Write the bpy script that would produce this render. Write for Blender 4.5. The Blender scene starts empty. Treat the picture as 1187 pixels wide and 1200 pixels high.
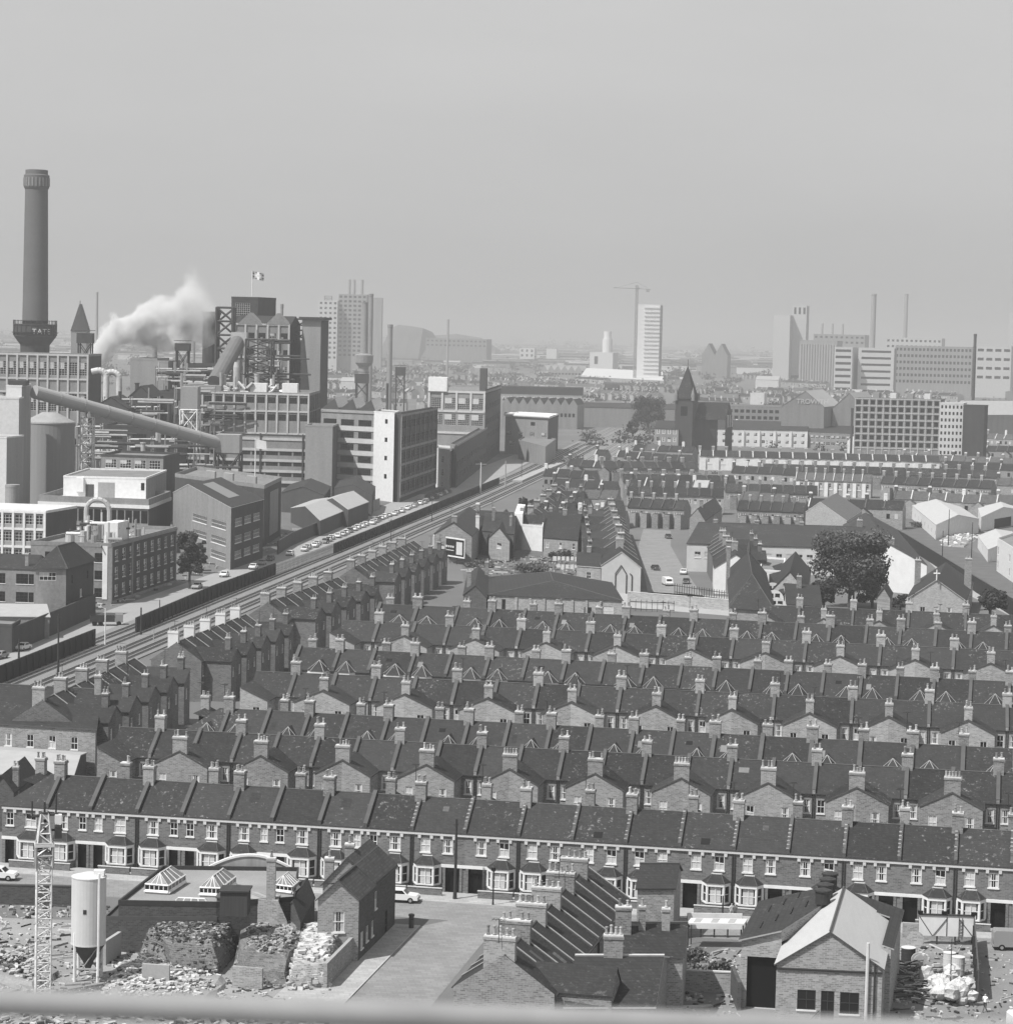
SKY_S, SKY_K, HAZE_TOP, HAZE_C, HAZE_D, EXPO = .14, 2.3, 150.0, .55, .00019, 0.4
import bpy, math, random
from math import sin, cos, atan2, sqrt, pi, radians
from mathutils import Vector, Matrix
R = random.Random(7)
SC = bpy.context.scene
COL = SC.collection
# ---------------------------------------------------------------- camera model
# sizes below are read off the photograph (1187 x 1200 px) and turned into metres:
# level ground at z=0, eye 60 m up on the tower block, 3000 px focal length
FO, CX, CY, YH, ROLL, EYE = 3000.0, 593.5, 600.0, 392.0, 0.023, 60.0
PIT = math.atan((CY - YH) / FO)
Rv = Vector((1, 0, 0)); Uv = Vector((0, sin(PIT), cos(PIT))); Fv = Vector((0, cos(PIT), -sin(PIT)))
def ray(x, y):
    u, v = x - CX, y - CY
    a = u * cos(ROLL) + v * sin(ROLL); b = -u * sin(ROLL) + v * cos(ROLL)
    return a * Rv - b * Uv + FO * Fv
def P(x, y, z=0.0):
    r = ray(x, y); t = (z - EYE) / r.z
    return Vector((r.x * t, r.y * t, z))
def PD(x, y, Y):
    r = ray(x, y); t = Y / r.y
    return Vector((r.x * t, Y, EYE + r.z * t))
def HT(gx, gy, tx, ty):
    "height of something standing at ground pixel (gx,gy) whose top is at (tx,ty)"
    return PD(tx, ty, P(gx, gy).y).z
# ---------------------------------------------------------------- materials
MT = {}
def mat(name, g, var=0.15, scale=1.5, rough=0.85, kind='noise', spec=0.12, metal=0.0, spots=0.0, rnd=0.0, streak=None, fine=0.0):
    if name in MT: return MT[name]
    fine = fine * 1.7 + .04
    m = bpy.data.materials.new(name); m.use_nodes = True; MT[name] = m
    nt = m.node_tree; N = nt.nodes; L = nt.links
    b = N['Principled BSDF']; b.inputs['Roughness'].default_value = rough
    b.inputs['Specular IOR Level'].default_value = spec; b.inputs['Metallic'].default_value = metal
    if kind == 'plain':
        b.inputs['Base Color'].default_value = (g, g, g, 1); return m
    geo = N.new('ShaderNodeNewGeometry')
    def math_(op, a, c, clamp=False):
        n = N.new('ShaderNodeMath'); n.operation = op; n.use_clamp = clamp
        for i, v in enumerate((a, c)):
            if isinstance(v, (int, float)): n.inputs[i].default_value = v
            else: L.new(v, n.inputs[i])
        return n.outputs[0]
    def noise(sc, det=3, vec=None, rg=0.55):
        n = N.new('ShaderNodeTexNoise'); n.inputs['Scale'].default_value = sc; n.inputs['Detail'].default_value = det
        n.inputs['Roughness'].default_value = rg
        L.new(vec if vec is not None else geo.outputs['Position'], n.inputs['Vector']); return n.outputs['Fac']
    if streak:
        mp = N.new('ShaderNodeMapping'); mp.inputs['Scale'].default_value = streak
        L.new(geo.outputs['Position'], mp.inputs['Vector']); v = noise(scale, 4, mp.outputs[0])
    else: v = noise(scale, 4)
    f = math_('MULTIPLY', math_('SUBTRACT', v, 0.5), var * 4)
    if fine: f = math_('ADD', f, math_('MULTIPLY', math_('SUBTRACT', noise(1.5 if name.split('_')[0] in ('factory', 'grey', 'chimney', 'silo') else max(5.5, scale * 7), 3, rg=.8), 0.5), fine * 4))
    if kind in ('slate', 'brick', 'tile', 'sett'):
        sx = N.new('ShaderNodeSeparateXYZ'); L.new(geo.outputs['Position'], sx.inputs[0])
        cb = N.new('ShaderNodeCombineXYZ')
        L.new(math_('ADD', sx.outputs[0], math_('MULTIPLY', sx.outputs[1], 0.7 if kind != 'sett' else .15)), cb.inputs[0])
        L.new(math_('MULTIPLY', sx.outputs[1 if kind == 'sett' else 2], 1.0), cb.inputs[1])
        br = N.new('ShaderNodeTexBrick'); L.new(cb.outputs[0], br.inputs['Vector'])
        br.inputs['Scale'].default_value = 1.0
        a, c, w, h, ms = {'slate': (.8, 1.15, .32, .15, .015), 'tile': (.7, 1.2, .45, .22, .04), 'brick': (.68, 1.3, .42, .16, .03), 'sett': (.9, 1.1, 1.0, .7, .03)}[kind]
        br.inputs['Color1'].default_value = (a, a, a, 1); br.inputs['Color2'].default_value = (c, c, c, 1)
        mo = {'brick': 1.25, 'sett': .8}.get(kind, .75)
        br.inputs['Mortar'].default_value = (mo, mo, mo, 1)
        br.inputs['Brick Width'].default_value = w; br.inputs['Row Height'].default_value = h; br.inputs['Mortar Size'].default_value = ms
        f = math_('ADD', f, math_('SUBTRACT', br.outputs['Color'], 1.0))
    if rnd:
        oi = N.new('ShaderNodeObjectInfo'); f = math_('ADD', f, math_('MULTIPLY', math_('SUBTRACT', oi.outputs['Random'], .5), rnd * 2))
    val = math_('MULTIPLY', math_('ADD', f, 1.0), g)
    if spots:
        s = noise(2.2, 3, rg=.7); s2 = noise(.12, 2)
        k = math_('ADD', s, math_('MULTIPLY', s2, .35))
        k = math_('MULTIPLY', math_('SUBTRACT', k, .80), 9.0, True)
        val = math_('ADD', val, math_('MULTIPLY', k, spots))
    val = math_('MAXIMUM', val, g * .25)
    L.new(val, b.inputs['Base Color'])
    return m
slate = mat('slate', .030, .10, .7, .7, 'slate', .15, spots=.14, rnd=.26, fine=.11)
slate2 = mat('slate_smooth', .03, .08, .5, .75, 'slate', .15, rnd=.08, spots=.05, fine=.08)
tile = mat('pale_tile', .085, .10, .8, .8, 'tile', .3, spots=.05, rnd=.15)
brick = mat('stock_brick', .20, .12, .9, .9, 'brick', .2, rnd=.22, fine=.14)
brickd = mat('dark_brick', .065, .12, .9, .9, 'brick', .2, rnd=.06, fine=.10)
brickp = mat('pale_brick', .26, .12, .9, .9, 'brick', .1, rnd=.2, fine=.08)
brickf = mat('front_brick', .125, .12, .8, .9, 'brick', .2, rnd=.10, fine=.10)
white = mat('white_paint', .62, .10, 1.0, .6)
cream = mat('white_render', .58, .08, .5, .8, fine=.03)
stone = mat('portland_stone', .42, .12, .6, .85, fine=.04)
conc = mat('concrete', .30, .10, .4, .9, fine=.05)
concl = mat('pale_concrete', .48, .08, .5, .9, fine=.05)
pot = mat('clay_pot', .28, .2, 3, .8, rnd=.5)
glass = mat('glass', .012, kind='plain', rough=.1, spec=.3)
curt = mat('net_curtain', .45, .15, 3, .9)
black = mat('black_paint', .008, .1, 2, .5)
iron = mat('iron', .035, .2, 2, .6)
steel = mat('galvanised', .32, .15, .8, .45, metal=.4)
lead = mat('lead', .075, .15, .8, .7)
darkened = mat('shade_toned_brick', .11, .15, .9, .9, 'brick', .1, rnd=.15, fine=.12)  # railway terraces' shaded walls: the shade is put into the brick colour
asph = mat('asphalt_roof', .16, .2, .3, .9, fine=.06)
corr = mat('corrugated_asbestos', .30, .08, .6, .9, streak=(1, 1, 1))
# ---------------------------------------------------------------- mesh builder
class MB:
    def __init__(s): s.v = []; s.f = []; s.m = []; s.ms = []
    def mi(s, m):
        if m not in s.ms: s.ms.append(m)
        return s.ms.index(m)
    def poly(s, pts, m):
        b = len(s.v); s.v += [tuple(p) for p in pts]; s.f.append(tuple(range(b, b + len(pts)))); s.m.append(s.mi(m))
    def box(s, x0, y0, z0, x1, y1, z1, m, top=None):
        s.prism([(x0, y0), (x1, y0), (x1, y1), (x0, y1)], z0, z1, m, top)
    def prism(s, fp, z0, z1, m, top=None, bottom=True):
        n = len(fp); b = len(s.v); k = s.mi(m)
        s.v += [(p[0], p[1], z0) for p in fp] + [(p[0], p[1], z1) for p in fp]
        for i in range(n):
            j = (i + 1) % n; s.f.append((b + i, b + j, b + n + j, b + n + i)); s.m.append(k)
        s.f.append(tuple(b + n + i for i in range(n))); s.m.append(s.mi(top) if top else k)
        if bottom: s.f.append(tuple(b + n - 1 - i for i in range(n))); s.m.append(k)
    def hexa(s, a, c, m):
        "a,c: 4 bottom and 4 top points"
        b = len(s.v); s.v += [tuple(p) for p in a] + [tuple(p) for p in c]; k = s.mi(m)
        for f in ((3, 2, 1, 0), (4, 5, 6, 7), (0, 1, 5, 4), (1, 2, 6, 5), (2, 3, 7, 6), (3, 0, 4, 7)):
            s.f.append(tuple(b + i for i in f)); s.m.append(k)
    def slab(s, pts, t, m, me=None):
        "a sloping sheet with thickness t (downwards)"
        n = len(pts); b = len(s.v); k = s.mi(m); ke = s.mi(me or m)
        s.v += [tuple(p) for p in pts] + [(p[0], p[1], p[2] - t) for p in pts]
        s.f.append(tuple(b + i for i in range(n))); s.m.append(k)
        s.f.append(tuple(b + 2 * n - 1 - i for i in range(n))); s.m.append(ke)
        for i in range(n):
            j = (i + 1) % n; s.f.append((b + i, b + n + i, b + n + j, b + j)); s.m.append(ke)
    def cyl(s, x, y, z0, z1, r0, r1=None, n=12, m=None, cap=True):
        r1 = r0 if r1 is None else r1; b = len(s.v); k = s.mi(m)
        for z, r in ((z0, r0), (z1, r1)):
            s.v += [(x + r * cos(2 * pi * i / n), y + r * sin(2 * pi * i / n), z) for i in range(n)]
        for i in range(n):
            j = (i + 1) % n; s.f.append((b + i, b + j, b + n + j, b + n + i)); s.m.append(k)
        if cap: s.f.append(tuple(b + n + i for i in range(n))); s.m.append(k)
    def lathe(s, x, y, prof, n, m):
        b = len(s.v); k = s.mi(m)
        for z, r in prof: s.v += [(x + r * cos(2 * pi * i / n), y + r * sin(2 * pi * i / n), z) for i in range(n)]
        for q in range(len(prof) - 1):
            for i in range(n):
                j = (i + 1) % n; o = b + q * n; s.f.append((o + i, o + j, o + n + j, o + n + i)); s.m.append(k)
        s.f.append(tuple(b + (len(prof) - 1) * n + i for i in range(n))); s.m.append(k)
    def tube(s, p, q, r, m, n=6, r2=None):
        p = Vector(p); q = Vector(q); d = q - p
        if d.length < 1e-6: return
        d.normalize(); a = d.orthogonal().normalized(); c = d.cross(a); b = len(s.v); k = s.mi(m); r2 = r if r2 is None else r2
        for o, rr in ((p, r), (q, r2)):
            s.v += [tuple(o + rr * (cos(2 * pi * i / n + pi / n) * a + sin(2 * pi * i / n + pi / n) * c)) for i in range(n)]
        for i in range(n):
            j = (i + 1) % n; s.f.append((b + i, b + j, b + n + j, b + n + i)); s.m.append(k)
        s.f.append(tuple(b + i for i in range(n))); s.m.append(k); s.f.append(tuple(b + n + i for i in range(n))); s.m.append(k)
    def path(s, pts, r, m, n=8):
        for a, b in zip(pts, pts[1:]): s.tube(a, b, r, m, n)
    def wall(s, A, B, z0, z1, m, holes=(), rev=.12, ztop=None, mr=None):
        "vertical wall A->B (2D), outward normal to the right of A->B; holes (s0,s1,z0,z1)"
        ax, ay = A[0], A[1]; L = sqrt((B[0] - ax) ** 2 + (B[1] - ay) ** 2); tx, ty = (B[0] - ax) / L, (B[1] - ay) / L
        nx, ny = ty, -tx
        def pt(q, z, d=0): return (ax + tx * q - nx * d, ay + ty * q - ny * d, z)
        S = sorted({0.0, L} | {h[0] for h in holes} | {h[1] for h in holes}); Z = sorted({z0, z1} | {h[2] for h in holes} | {h[3] for h in holes})
        for i in range(len(S) - 1):
            for j in range(len(Z) - 1):
                cs, cz = (S[i] + S[i + 1]) / 2, (Z[j] + Z[j + 1]) / 2
                if any(h[0] < cs < h[1] and h[2] < cz < h[3] for h in holes): continue
                s.poly([pt(S[i], Z[j]), pt(S[i + 1], Z[j]), pt(S[i + 1], Z[j + 1]), pt(S[i], Z[j + 1])], m)
        for a, b, c, d in holes:
            mm = mr or m
            s.poly([pt(a, c), pt(a, d), pt(a, d, rev), pt(a, c, rev)], mm); s.poly([pt(b, c), pt(b, d), pt(b, d, rev), pt(b, c, rev)], mm)
            s.poly([pt(a, c), pt(b, c), pt(b, c, rev), pt(a, c, rev)], mm); s.poly([pt(a, d), pt(b, d), pt(b, d, rev), pt(a, d, rev)], mm)
    def mesh(s, name):
        me = bpy.data.meshes.new(name); me.from_pydata(s.v, [], s.f)
        for m in s.ms: me.materials.append(m)
        me.polygons.foreach_set('material_index', s.m); me.update(); return me
def tag(o, label=None, cat=None, group=None, kind=None):
    if label: o['label'] = label
    if cat: o['category'] = cat
    if group: o['group'] = group
    if kind: o['kind'] = kind
    return o
def mb_obj(name, mb, label=None, cat=None, group=None, kind=None, loc=(0, 0, 0), rz=0):
    o = bpy.data.objects.new(name, mb.mesh(name) if isinstance(mb, MB) else mb); COL.objects.link(o)
    o.location = loc; o.rotation_euler = (0, 0, rz); return tag(o, label, cat, group, kind)
class T:
    "a thing's template: parts and sub-parts sharing mesh data between copies"
    def __init__(s): s.p = []
    def add(s, name, mb, par=None, loc=(0, 0, 0), rz=0, label=None, kind=None, sc=None):
        s.p.append((name, mb.mesh(name) if isinstance(mb, MB) else mb, par, loc, rz, label, kind, sc)); return len(s.p) - 1
    def place(s, name, loc, rz, label, cat, group=None, sc=(1, 1, 1), skip=()):
        r = bpy.data.objects.new(name, None); COL.objects.link(r); r.empty_display_size = .5
        r.location = loc; r.rotation_euler = (0, 0, rz); r.scale = sc; tag(r, label, cat, group)
        obs = []
        for i, (n, me, par, l, z, lb, kd, c) in enumerate(s.p):
            if i in skip or (par in skip and par is not None): obs.append(None); continue
            o = bpy.data.objects.new(n, me); COL.objects.link(o); o.parent = r if par is None else obs[par]
            o.location = l; o.rotation_euler = (0, 0, z)
            if c: o.scale = c
            if lb: o['label'] = lb
            if kd: o['kind'] = kd
            obs.append(o)
        return r
def frame2(A, B):
    d = Vector((B[0] - A[0], B[1] - A[1])); return d.length, atan2(d.y, d.x)
# ---------------------------------------------------------------- windows
WC = {}
def win_mesh(w, h, style='sash', var=0):
    k = (round(w, 2), round(h, 2), style, var)
    if k in WC: return WC[k]
    b = MB(); fr = white if style in ('sash', 'factory', 'ribbon') else iron; t = .065 if style == 'sash' else .07
    y0, y1 = .03, .09
    for a in ((0, 0, t, h), (w - t, 0, w, h), (t, 0, w - t, t), (t, h - t, w - t, h)):
        b.box(a[0], y0, a[1], a[2], y1, a[3], fr)
    if style == 'sash':
        b.box(t, y0 + .01, h * .48, w - t, y1, h * .48 + .07, fr); b.box(w / 2 - .02, y0 + .02, t, w / 2 + .02, y1, h - t, fr)
    elif style in ('factory', 'ribbon', 'iron'):
        n = max(2, round(w / .9)); q = max(2, round(h / .8)); tt = .035
        for i in range(1, n): b.box(w * i / n - tt, y0 + .01, t, w * i / n + tt, y1, h - t, fr)
        for i in range(1, q): b.box(t, y0 + .012, h * i / q - tt, w - t, y1 - .001, h * i / q + tt, fr)
    b.poly([(0, .1, 0), (w, .1, 0), (w, .1, h), (0, .1, h)], glass)
    if style == 'sash':
        if var == 1:
            b.poly([(t, .096, t), (w - t, .096, t), (w - t, .096, h * .5), (t, .096, h * .62)], curt)
        elif var == 2:
            for a, c in ((t, w * .33), (w * .67, w - t)): b.poly([(a, .096, t), (c, .096, t), (c, .096, h - t), (a, .096, h - t)], curt)
        elif var == 3: b.poly([(t, .096, t), (w - t, .096, t), (w - t, .096, h - t), (t, .096, h - t)], curt)
    elif var and style == 'factory': b.poly([(t, .096, h * .5), (w * .6, .096, h * .5), (w * .6, .096, h - t), (t, .096, h - t)], curt)
    WC[k] = b.mesh('window'); return WC[k]
SL = {}
def sill_mesh(w):
    w = round(w, 2)
    if w not in SL:
        b = MB(); b.box(-.08, -.1, -.14, w + .08, .08, 0, white); SL[w] = b.mesh('sill')
    return SL[w]
def add_win(t, A, B, s0, z, w, h, style='sash', var=None, sill=True, par=None, mesh=None):
    L = sqrt((B[0] - A[0]) ** 2 + (B[1] - A[1]) ** 2); tx, ty = (B[0] - A[0]) / L, (B[1] - A[1]) / L
    var = R.choice((0, 1, 2, 3, 1, 2)) if var is None else var
    i = t.add('window', mesh or win_mesh(w, h, style, var), par, (A[0] + tx * s0, A[1] + ty * s0, z), atan2(ty, tx))
    if sill and par is None: t.add('sill', sill_mesh(w), i)
    return i
ORD = ['first', 'second', 'third', 'fourth', 'fifth', 'sixth', 'seventh', 'eighth', 'ninth', 'tenth', 'eleventh', 'twelfth', 'thirteenth', 'fourteenth',
       'fifteenth', 'sixteenth', 'seventeenth', 'eighteenth', 'nineteenth', 'twentieth', 'twenty-first', 'twenty-second', 'twenty-third', 'twenty-fourth', 'twenty-fifth', 'twenty-sixth', 'twenty-seventh', 'twenty-eighth']
def nth(i): return ORD[i] if i < len(ORD) else '%dth' % (i + 1)
# ---------------------------------------------------------------- terraced houses
HD, ZE, ZR = 8.4, 6.6, 9.5      # depth, eaves, ridge
POT = {}
def pot_mesh(big=False):
    if big not in POT:
        b = MB(); b.lathe(0, 0, [(0, .15), (.1, .17), (.16, .12), (.5, .10), (.56, .14), (.64, .13)], 8, pot); POT[big] = b.mesh('chimney_pot')
    return POT[big]
def stack(t, x, y, z0, z1, wx, wy, m=brick, npx=2, npy=2, name='chimney', pots=True):
    b = MB(); hx, hy = wx / 2, wy / 2
    b.box(x - hx, y - hy, z0, x + hx, y + hy, z1 - .35, m)
    b.box(x - hx - .07, y - hy - .07, z1 - .35, x + hx + .07, y + hy + .07, z1 - .12, m)
    b.box(x - hx - .02, y - hy - .02, z1 - .12, x + hx + .02, y + hy + .02, z1, concl)
    i = t.add(name, b)
    if pots:
        for a in range(npx):
            for c in range(npy):
                if R.random() < .12: continue
                s = R.choice((1, 1, 1.25, .8))
                t.add('chimney_pot', pot_mesh(), i, (x - hx + wx * (a + .5) / npx, y - hy + wy * (c + .5) / npy, z1), 0, sc=(1, 1, s))
    if pots and z0 > 6 and R.random() < .3:
        k = MB(); px_, hh = x - hx - .05, R.uniform(1.4, 2.4); k.tube((px_, y, z1 - .5), (px_, y, z1 + hh), .035, iron, 4)
        for q in range(4): k.tube((px_ - .45 + .05 * q, y - .5 + .3 * q, z1 + hh - .1), (px_ + .45 - .05 * q, y - .5 + .3 * q, z1 + hh - .1), .025, iron, 4)
        k.tube((px_, y - .6, z1 + hh - .1), (px_, y + .6, z1 + hh - .1), .025, iron, 4); t.add('aerial', k, i)
    return i
def parapet(b, x0, x1, m, up=.38, d0=0, d1=HD, zr=ZR, ze=ZE, mt=None):
    ym = (d0 + d1) / 2
    for ya, za, yb, zb in ((d0 - .1, ze, ym, zr), (ym, zr, d1 + .1, ze)):
        b.hexa([(x0, ya, za - .25), (x1, ya, za - .25), (x1, yb, zb - .25), (x0, yb, zb - .25)],
               [(x0, ya, za + up), (x1, ya, za + up), (x1, yb, zb + up), (x0, yb, zb + up)], m)
        if mt: b.hexa([(x0 - .04, ya, za + up), (x1 + .04, ya, za + up), (x1 + .04, yb, zb + up), (x0 - .04, yb, zb + up)],
               [(x0 - .04, ya, za + up + .07), (x1 + .04, ya, za + up + .07), (x1 + .04, yb, zb + up + .07), (x0 - .04, yb, zb + up + .07)], mt)
def bay(t, W, x0, x1, fx, two=False):
    "projecting bay window; fx mirrors x"
    pr = .95; ins = .55; zt = 3.0
    fp = [(x0, 0), (x0 + ins, -pr), (x1 - ins, -pr), (x1, 0)]
    def g(p): return (fx(p[0]), p[1])
    levels = [(.0, .9, 2.75, 3.1)] + ([(3.1, 4.1, 6.1, 6.5)] if two else [])
    b = MB()
    for zb, z0, z1, z2 in levels:
        b.prism([g(p) for p in fp], zb, z0, brickf)
        o = [(x0 - .1, 0), (x0 + ins - .07, -pr - .1), (x1 - ins + .07, -pr - .1), (x1 + .1, 0)]
        b.prism([g(p) for p in o], z0, z0 + .14, white); b.prism([g(p) for p in o], z1, z2, white)
        inn = [(x0 + .12, 0), (x0 + ins + .06, -pr + .12), (x1 - ins - .06, -pr + .12), (x1 - .12, 0)]
        b.prism([g(p) for p in inn], z0 + .14, z1, glass)
        for p in fp:
            b.cyl(fx(p[0]), p[1] + (.06 if p[1] < 0 else -.05), z0 + .14, z1, .15, n=6, m=white)
        xm = (x0 + x1) / 2
        for q in (.5,): b.box(fx(xm) - .04, -pr + .04, z0 + .14, fx(xm) + .04, -pr + .1, z1, white)
        zz = (z0 + z1) / 2 + .05
        b.prism([g(p) for p in [(x0 + .08, 0), (x0 + ins + .05, -pr + .08), (x1 - ins - .05, -pr + .08), (x1 - .08, 0)]], zz - .04, zz + .04, white)
        b.box(min(fx(xm - .55), fx(xm + .55)), -pr + .105, z0 + .2, max(fx(xm - .55), fx(xm + .55)), -pr + .115, z1 - .1, curt)
    t.add('bay_window', b)
    r = MB(); o = [(x0 - .15, 0), (x0 + ins - .1, -pr - .18), (x1 - ins + .1, -pr - .18), (x1 + .15, 0)]
    xm = (x0 + x1) / 2
    if two:
        z0, y1, z1 = 6.5, 1.75, 8.15
        ap = (fx(xm), .35, z1); bk = (fx(xm), y1 + .5, z1 - .02)
        ring = [(fx(p[0]), p[1], z0) for p in o]
        r.poly([ring[1], ring[2], ap], slate); r.poly([ring[0], ring[1], ap], slate); r.poly([ring[2], ring[3], ap], slate)
        e0 = (fx(x0 - .15), 0, z0); e3 = (fx(x1 + .15), 0, z0)
        r.poly([e0, ap, bk], slate); r.poly([e3, bk, ap], slate)
        for q in ring[0:4]: r.tube(q, ap, .038, conc, 4)
    else:
        z0, z1 = 3.1, 3.95; a1 = (fx(xm - .45), 0, z1); a2 = (fx(xm + .45), 0, z1)
        ring = [(fx(p[0]), p[1], z0) for p in o]
        r.poly([ring[0], ring[1], a1], slate2); r.poly([ring[1], ring[2], a2, a1], slate2); r.poly([ring[2], ring[3], a2], slate2)
        r.poly(ring, white)
        for q, a in ((ring[0], a1), (ring[1], a1), (ring[2], a2), (ring[3], a2)): r.tube(q, a, .045, lead, 4)
        r.box(min(a1[0], a2[0]) - .1, -.06, z1 - .1, max(a1[0], a2[0]) + .1, 0, z1 + .06, white)
    t.add('bay_roof', r)
def house(kind, W, mirror, main_stack=None, hip=None, wallm=None, side='rear', addn=True, pot_n=(2, 2), lastpar=False, fr=True, roofm=None, addstack=True, thin=False):
    """kind: 'narrow'/'wide' single-storey bay, 'two' two-storey bay, 'back' plain front
    stack side at x=0 (x=W when mirrored)"""
    wm = wallm or brick; rm = roofm or slate
    t = T(); fx = (lambda x: W - x) if mirror else (lambda x: x)
    w = MB(); fh = []; wins = []
    if kind == 'narrow': wins = [(1.15, 4.3, 1.15, 1.5), (3.55, 4.35, .8, 1.45)]
    elif kind == 'wide': wins = [(.95, 4.3, 1.05, 1.5), (3.35, 4.3, 1.05, 1.5)]
    dx0, dx1 = (W - 1.35, W - .35) if kind == 'narrow' else (W - 2.0, W - .45)
    def rng(a, b): a, b = fx(a), fx(b); return (min(a, b), max(a, b))
    if kind in ('narrow', 'wide'):
        for a, z, ww, hh in wins: q = rng(a, a + ww); fh.append((q[0], q[1], z, z + hh))
        q = rng(dx0, dx1); fh.append((q[0], q[1], 0.05, 2.75))
    w.wall((0, 0), (W, 0), 0, ZE, brickf if kind in ('narrow', 'wide', 'two') else wm, [h for h in fh[:-1]], .1)  if not fh else w.wall((0, 0), (W, 0), 0, ZE, brickf, fh, .14)
    aw = 3.3; ae = 4.5; za = 8.4; ax0 = W - aw
    if not addn: ax0 = W
    # rear wall + windows (outward +y): A at x=W -> B at x=0
    rw = [] ; rear_w = [(W * .08, 4.2, .85, 1.6)] if addn else [(W * .15, 4.2, 1.0, 1.6), (W * .6, 4.2, 1.0, 1.6)]
    hs = []
    for a, z, ww, hh in rear_w:
        q = rng(a, a + ww); hs.append((W - q[1], W - q[0], z, z + hh))
    w.wall((W, HD), (0, HD), 0, ZE, wm, hs, .1)
    # gable ends
    for x in (0, W):
        w.poly([(x, 0, 0), (x, HD, 0), (x, HD, ZE), (x, HD / 2, ZR), (x, 0, ZE)], wm) if not (hip == ('L' if x == 0 else 'R')) else w.poly([(x, 0, 0), (x, HD, 0), (x, HD, ZE), (x, 0, ZE)], wm)
    w.poly([(0, 0, 0), (W, 0, 0), (W, HD, 0), (0, HD, 0)], wm)
    t.add('wall', w)
    # main roof
    r = MB(); e = .12; ez = ZE - e * (ZR - ZE) / (HD / 2)
    L0, L1 = 0, W; r0 = 0 if hip != 'L' else 3.6; r1 = W if hip != 'R' else W - 3.6
    ea = -e if hip == 'L' else 0; eb = W + e if hip == 'R' else W
    r.poly([(ea, -e, ez), (eb, -e, ez), (r1, HD / 2, ZR), (r0, HD / 2, ZR)], rm)
    r.poly([(ea, HD + e, ez), (eb, HD + e, ez), (r1, HD / 2, ZR), (r0, HD / 2, ZR)], rm)
    if hip == 'L': r.poly([(ea, -e, ez), (ea, HD + e, ez), (r0, HD / 2, ZR)], rm)
    if hip == 'R': r.poly([(eb, -e, ez), (eb, HD + e, ez), (r1, HD / 2, ZR)], rm)
    r.tube((r0, HD / 2, ZR), (r1, HD / 2, ZR), .09, lead if kind != 'wide' else tile, 5)
    r.box(ea, -e - .08, ez - .06, eb, -e, ez + .02, iron); r.box(ea, HD + e, ez - .1, eb, HD + e + .1, ez + .02, iron)
    t.add('roof', r)
    for _ in range(2):
        if R.random() < .3:
            k = MB(); u0 = R.uniform(.1, .6) * W; u1 = u0 + R.uniform(.5, 1.5); f0 = R.uniform(.08, .6); f1 = f0 + R.uniform(.12, .3); up = .03
            yy = lambda f: HD - f * HD / 2 if R_side else f * HD / 2
            R_side = R.random() < .5; zz = lambda f: ZE + (ZR - ZE) * f + up
            k.poly([(u0, yy(f0), zz(f0)), (min(u1, W - .3), yy(f0), zz(f0)), (min(u1, W - .3), yy(f1), zz(f1)), (u0, yy(f1), zz(f1))], R.choice((tile, slate2, slate2, asph, glass))); t.add('roof_patch', k)
    # party parapets, toned dark so the colour carries their shadow side
    if hip != 'L':
        p = MB()
        if thin: parapet(p, -.09, .09, brickd, up=.12, mt=conc)
        else: parapet(p, -.17, .17, brickd if kind != 'back' else wm, mt=lead if kind == 'two' or kind == 'back' else (lead if kind == 'narrow' else None))
        if kind == 'wide':
            n = 9
            for i in range(n):
                f = i / n; y = -.05 + (HD / 2) * f + .1; z = ZE + (ZR - ZE) * f + .38
                if R.random() < .75: p.box(-.2, y, z + .02, .05, y + .18, z + .14, stone)
        t.add('party_parapet', p)
    if lastpar:
        p = MB(); parapet(p, W - .17, W + .17, brickd, mt=lead); t.add('party_parapet', p)
    if kind in ('narrow', 'wide'):
        c = MB()
        c.box(0.0, -.16, ZE - .42, W, 0, ZE - .13, concl)
        for a, z, ww, hh in wins:
            for q in (a - .12, a + ww + .12): c.box(fx(q) - .16, -.14, ZE - .8, fx(q) + .16, 0, ZE - .42, concl)
        t.add('cornice', c)
        for a, z, ww, hh in wins:
            q = rng(a, a + ww); add_win(t, (0, 0), (W, 0), q[0], z, ww, hh)
        bay(t, W, .3, 3.1, fx)
        s = MB(); q = rng(3.1, W); s.box(q[0], -.12, 2.78, q[1], 0, 3.1, white)
        for xx in (dx0 - .12, dx1 + .12): s.box(fx(xx) - .14, -.1, 0, fx(xx) + .14, 0, 2.78, brickf)
        t.add('porch_surround', s)
        d = MB(); q = rng(dx0, dx1)
        d.box(q[0], .5, .05, q[1], .6, 2.75, black); d.box(q[0] + .12, .46, .1, q[0] + .95, .5, 2.1, black)
        d.box(q[0] + .12, .47, 2.2, q[1] - .12, .5, 2.6, glass); d.box(q[0], .14, 0, q[0] + .02, .5, 2.75, black); d.box(q[1] - .02, .14, 0, q[1], .5, 2.75, black)
        t.add('door', d)
        gpi = MB(); gpi.tube((fx(.12), -.1, 0), (fx(.12), -.1, ZE - .2), .06, iron, 6); t.add('downpipe', gpi)
        gw = MB(); q = rng(.1, W - 1.9 if kind == 'wide' else W - 1.5)
        gw.box(q[0], -2.05, 0.12, q[1], -1.85, .85, brickf); gw.box(q[0] - .03, -2.1, .85, q[1] + .03, -1.8, .93, stone); t.add('garden_wall', gw)
    if kind == 'two': bay(t, W, .45, 3.0, fx, True)
    for a, z, ww, hh in rear_w:
        q = rng(a, a + ww); add_win(t, (W, HD), (0, HD), W - q[1], z, ww, hh)
    if kind == 'back':
        gpi = MB(); gpi.tube((fx(.12), HD + .1, 0), (fx(.12), HD + .1, ZE - .2), .06, iron, 6); t.add('downpipe', gpi)
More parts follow.
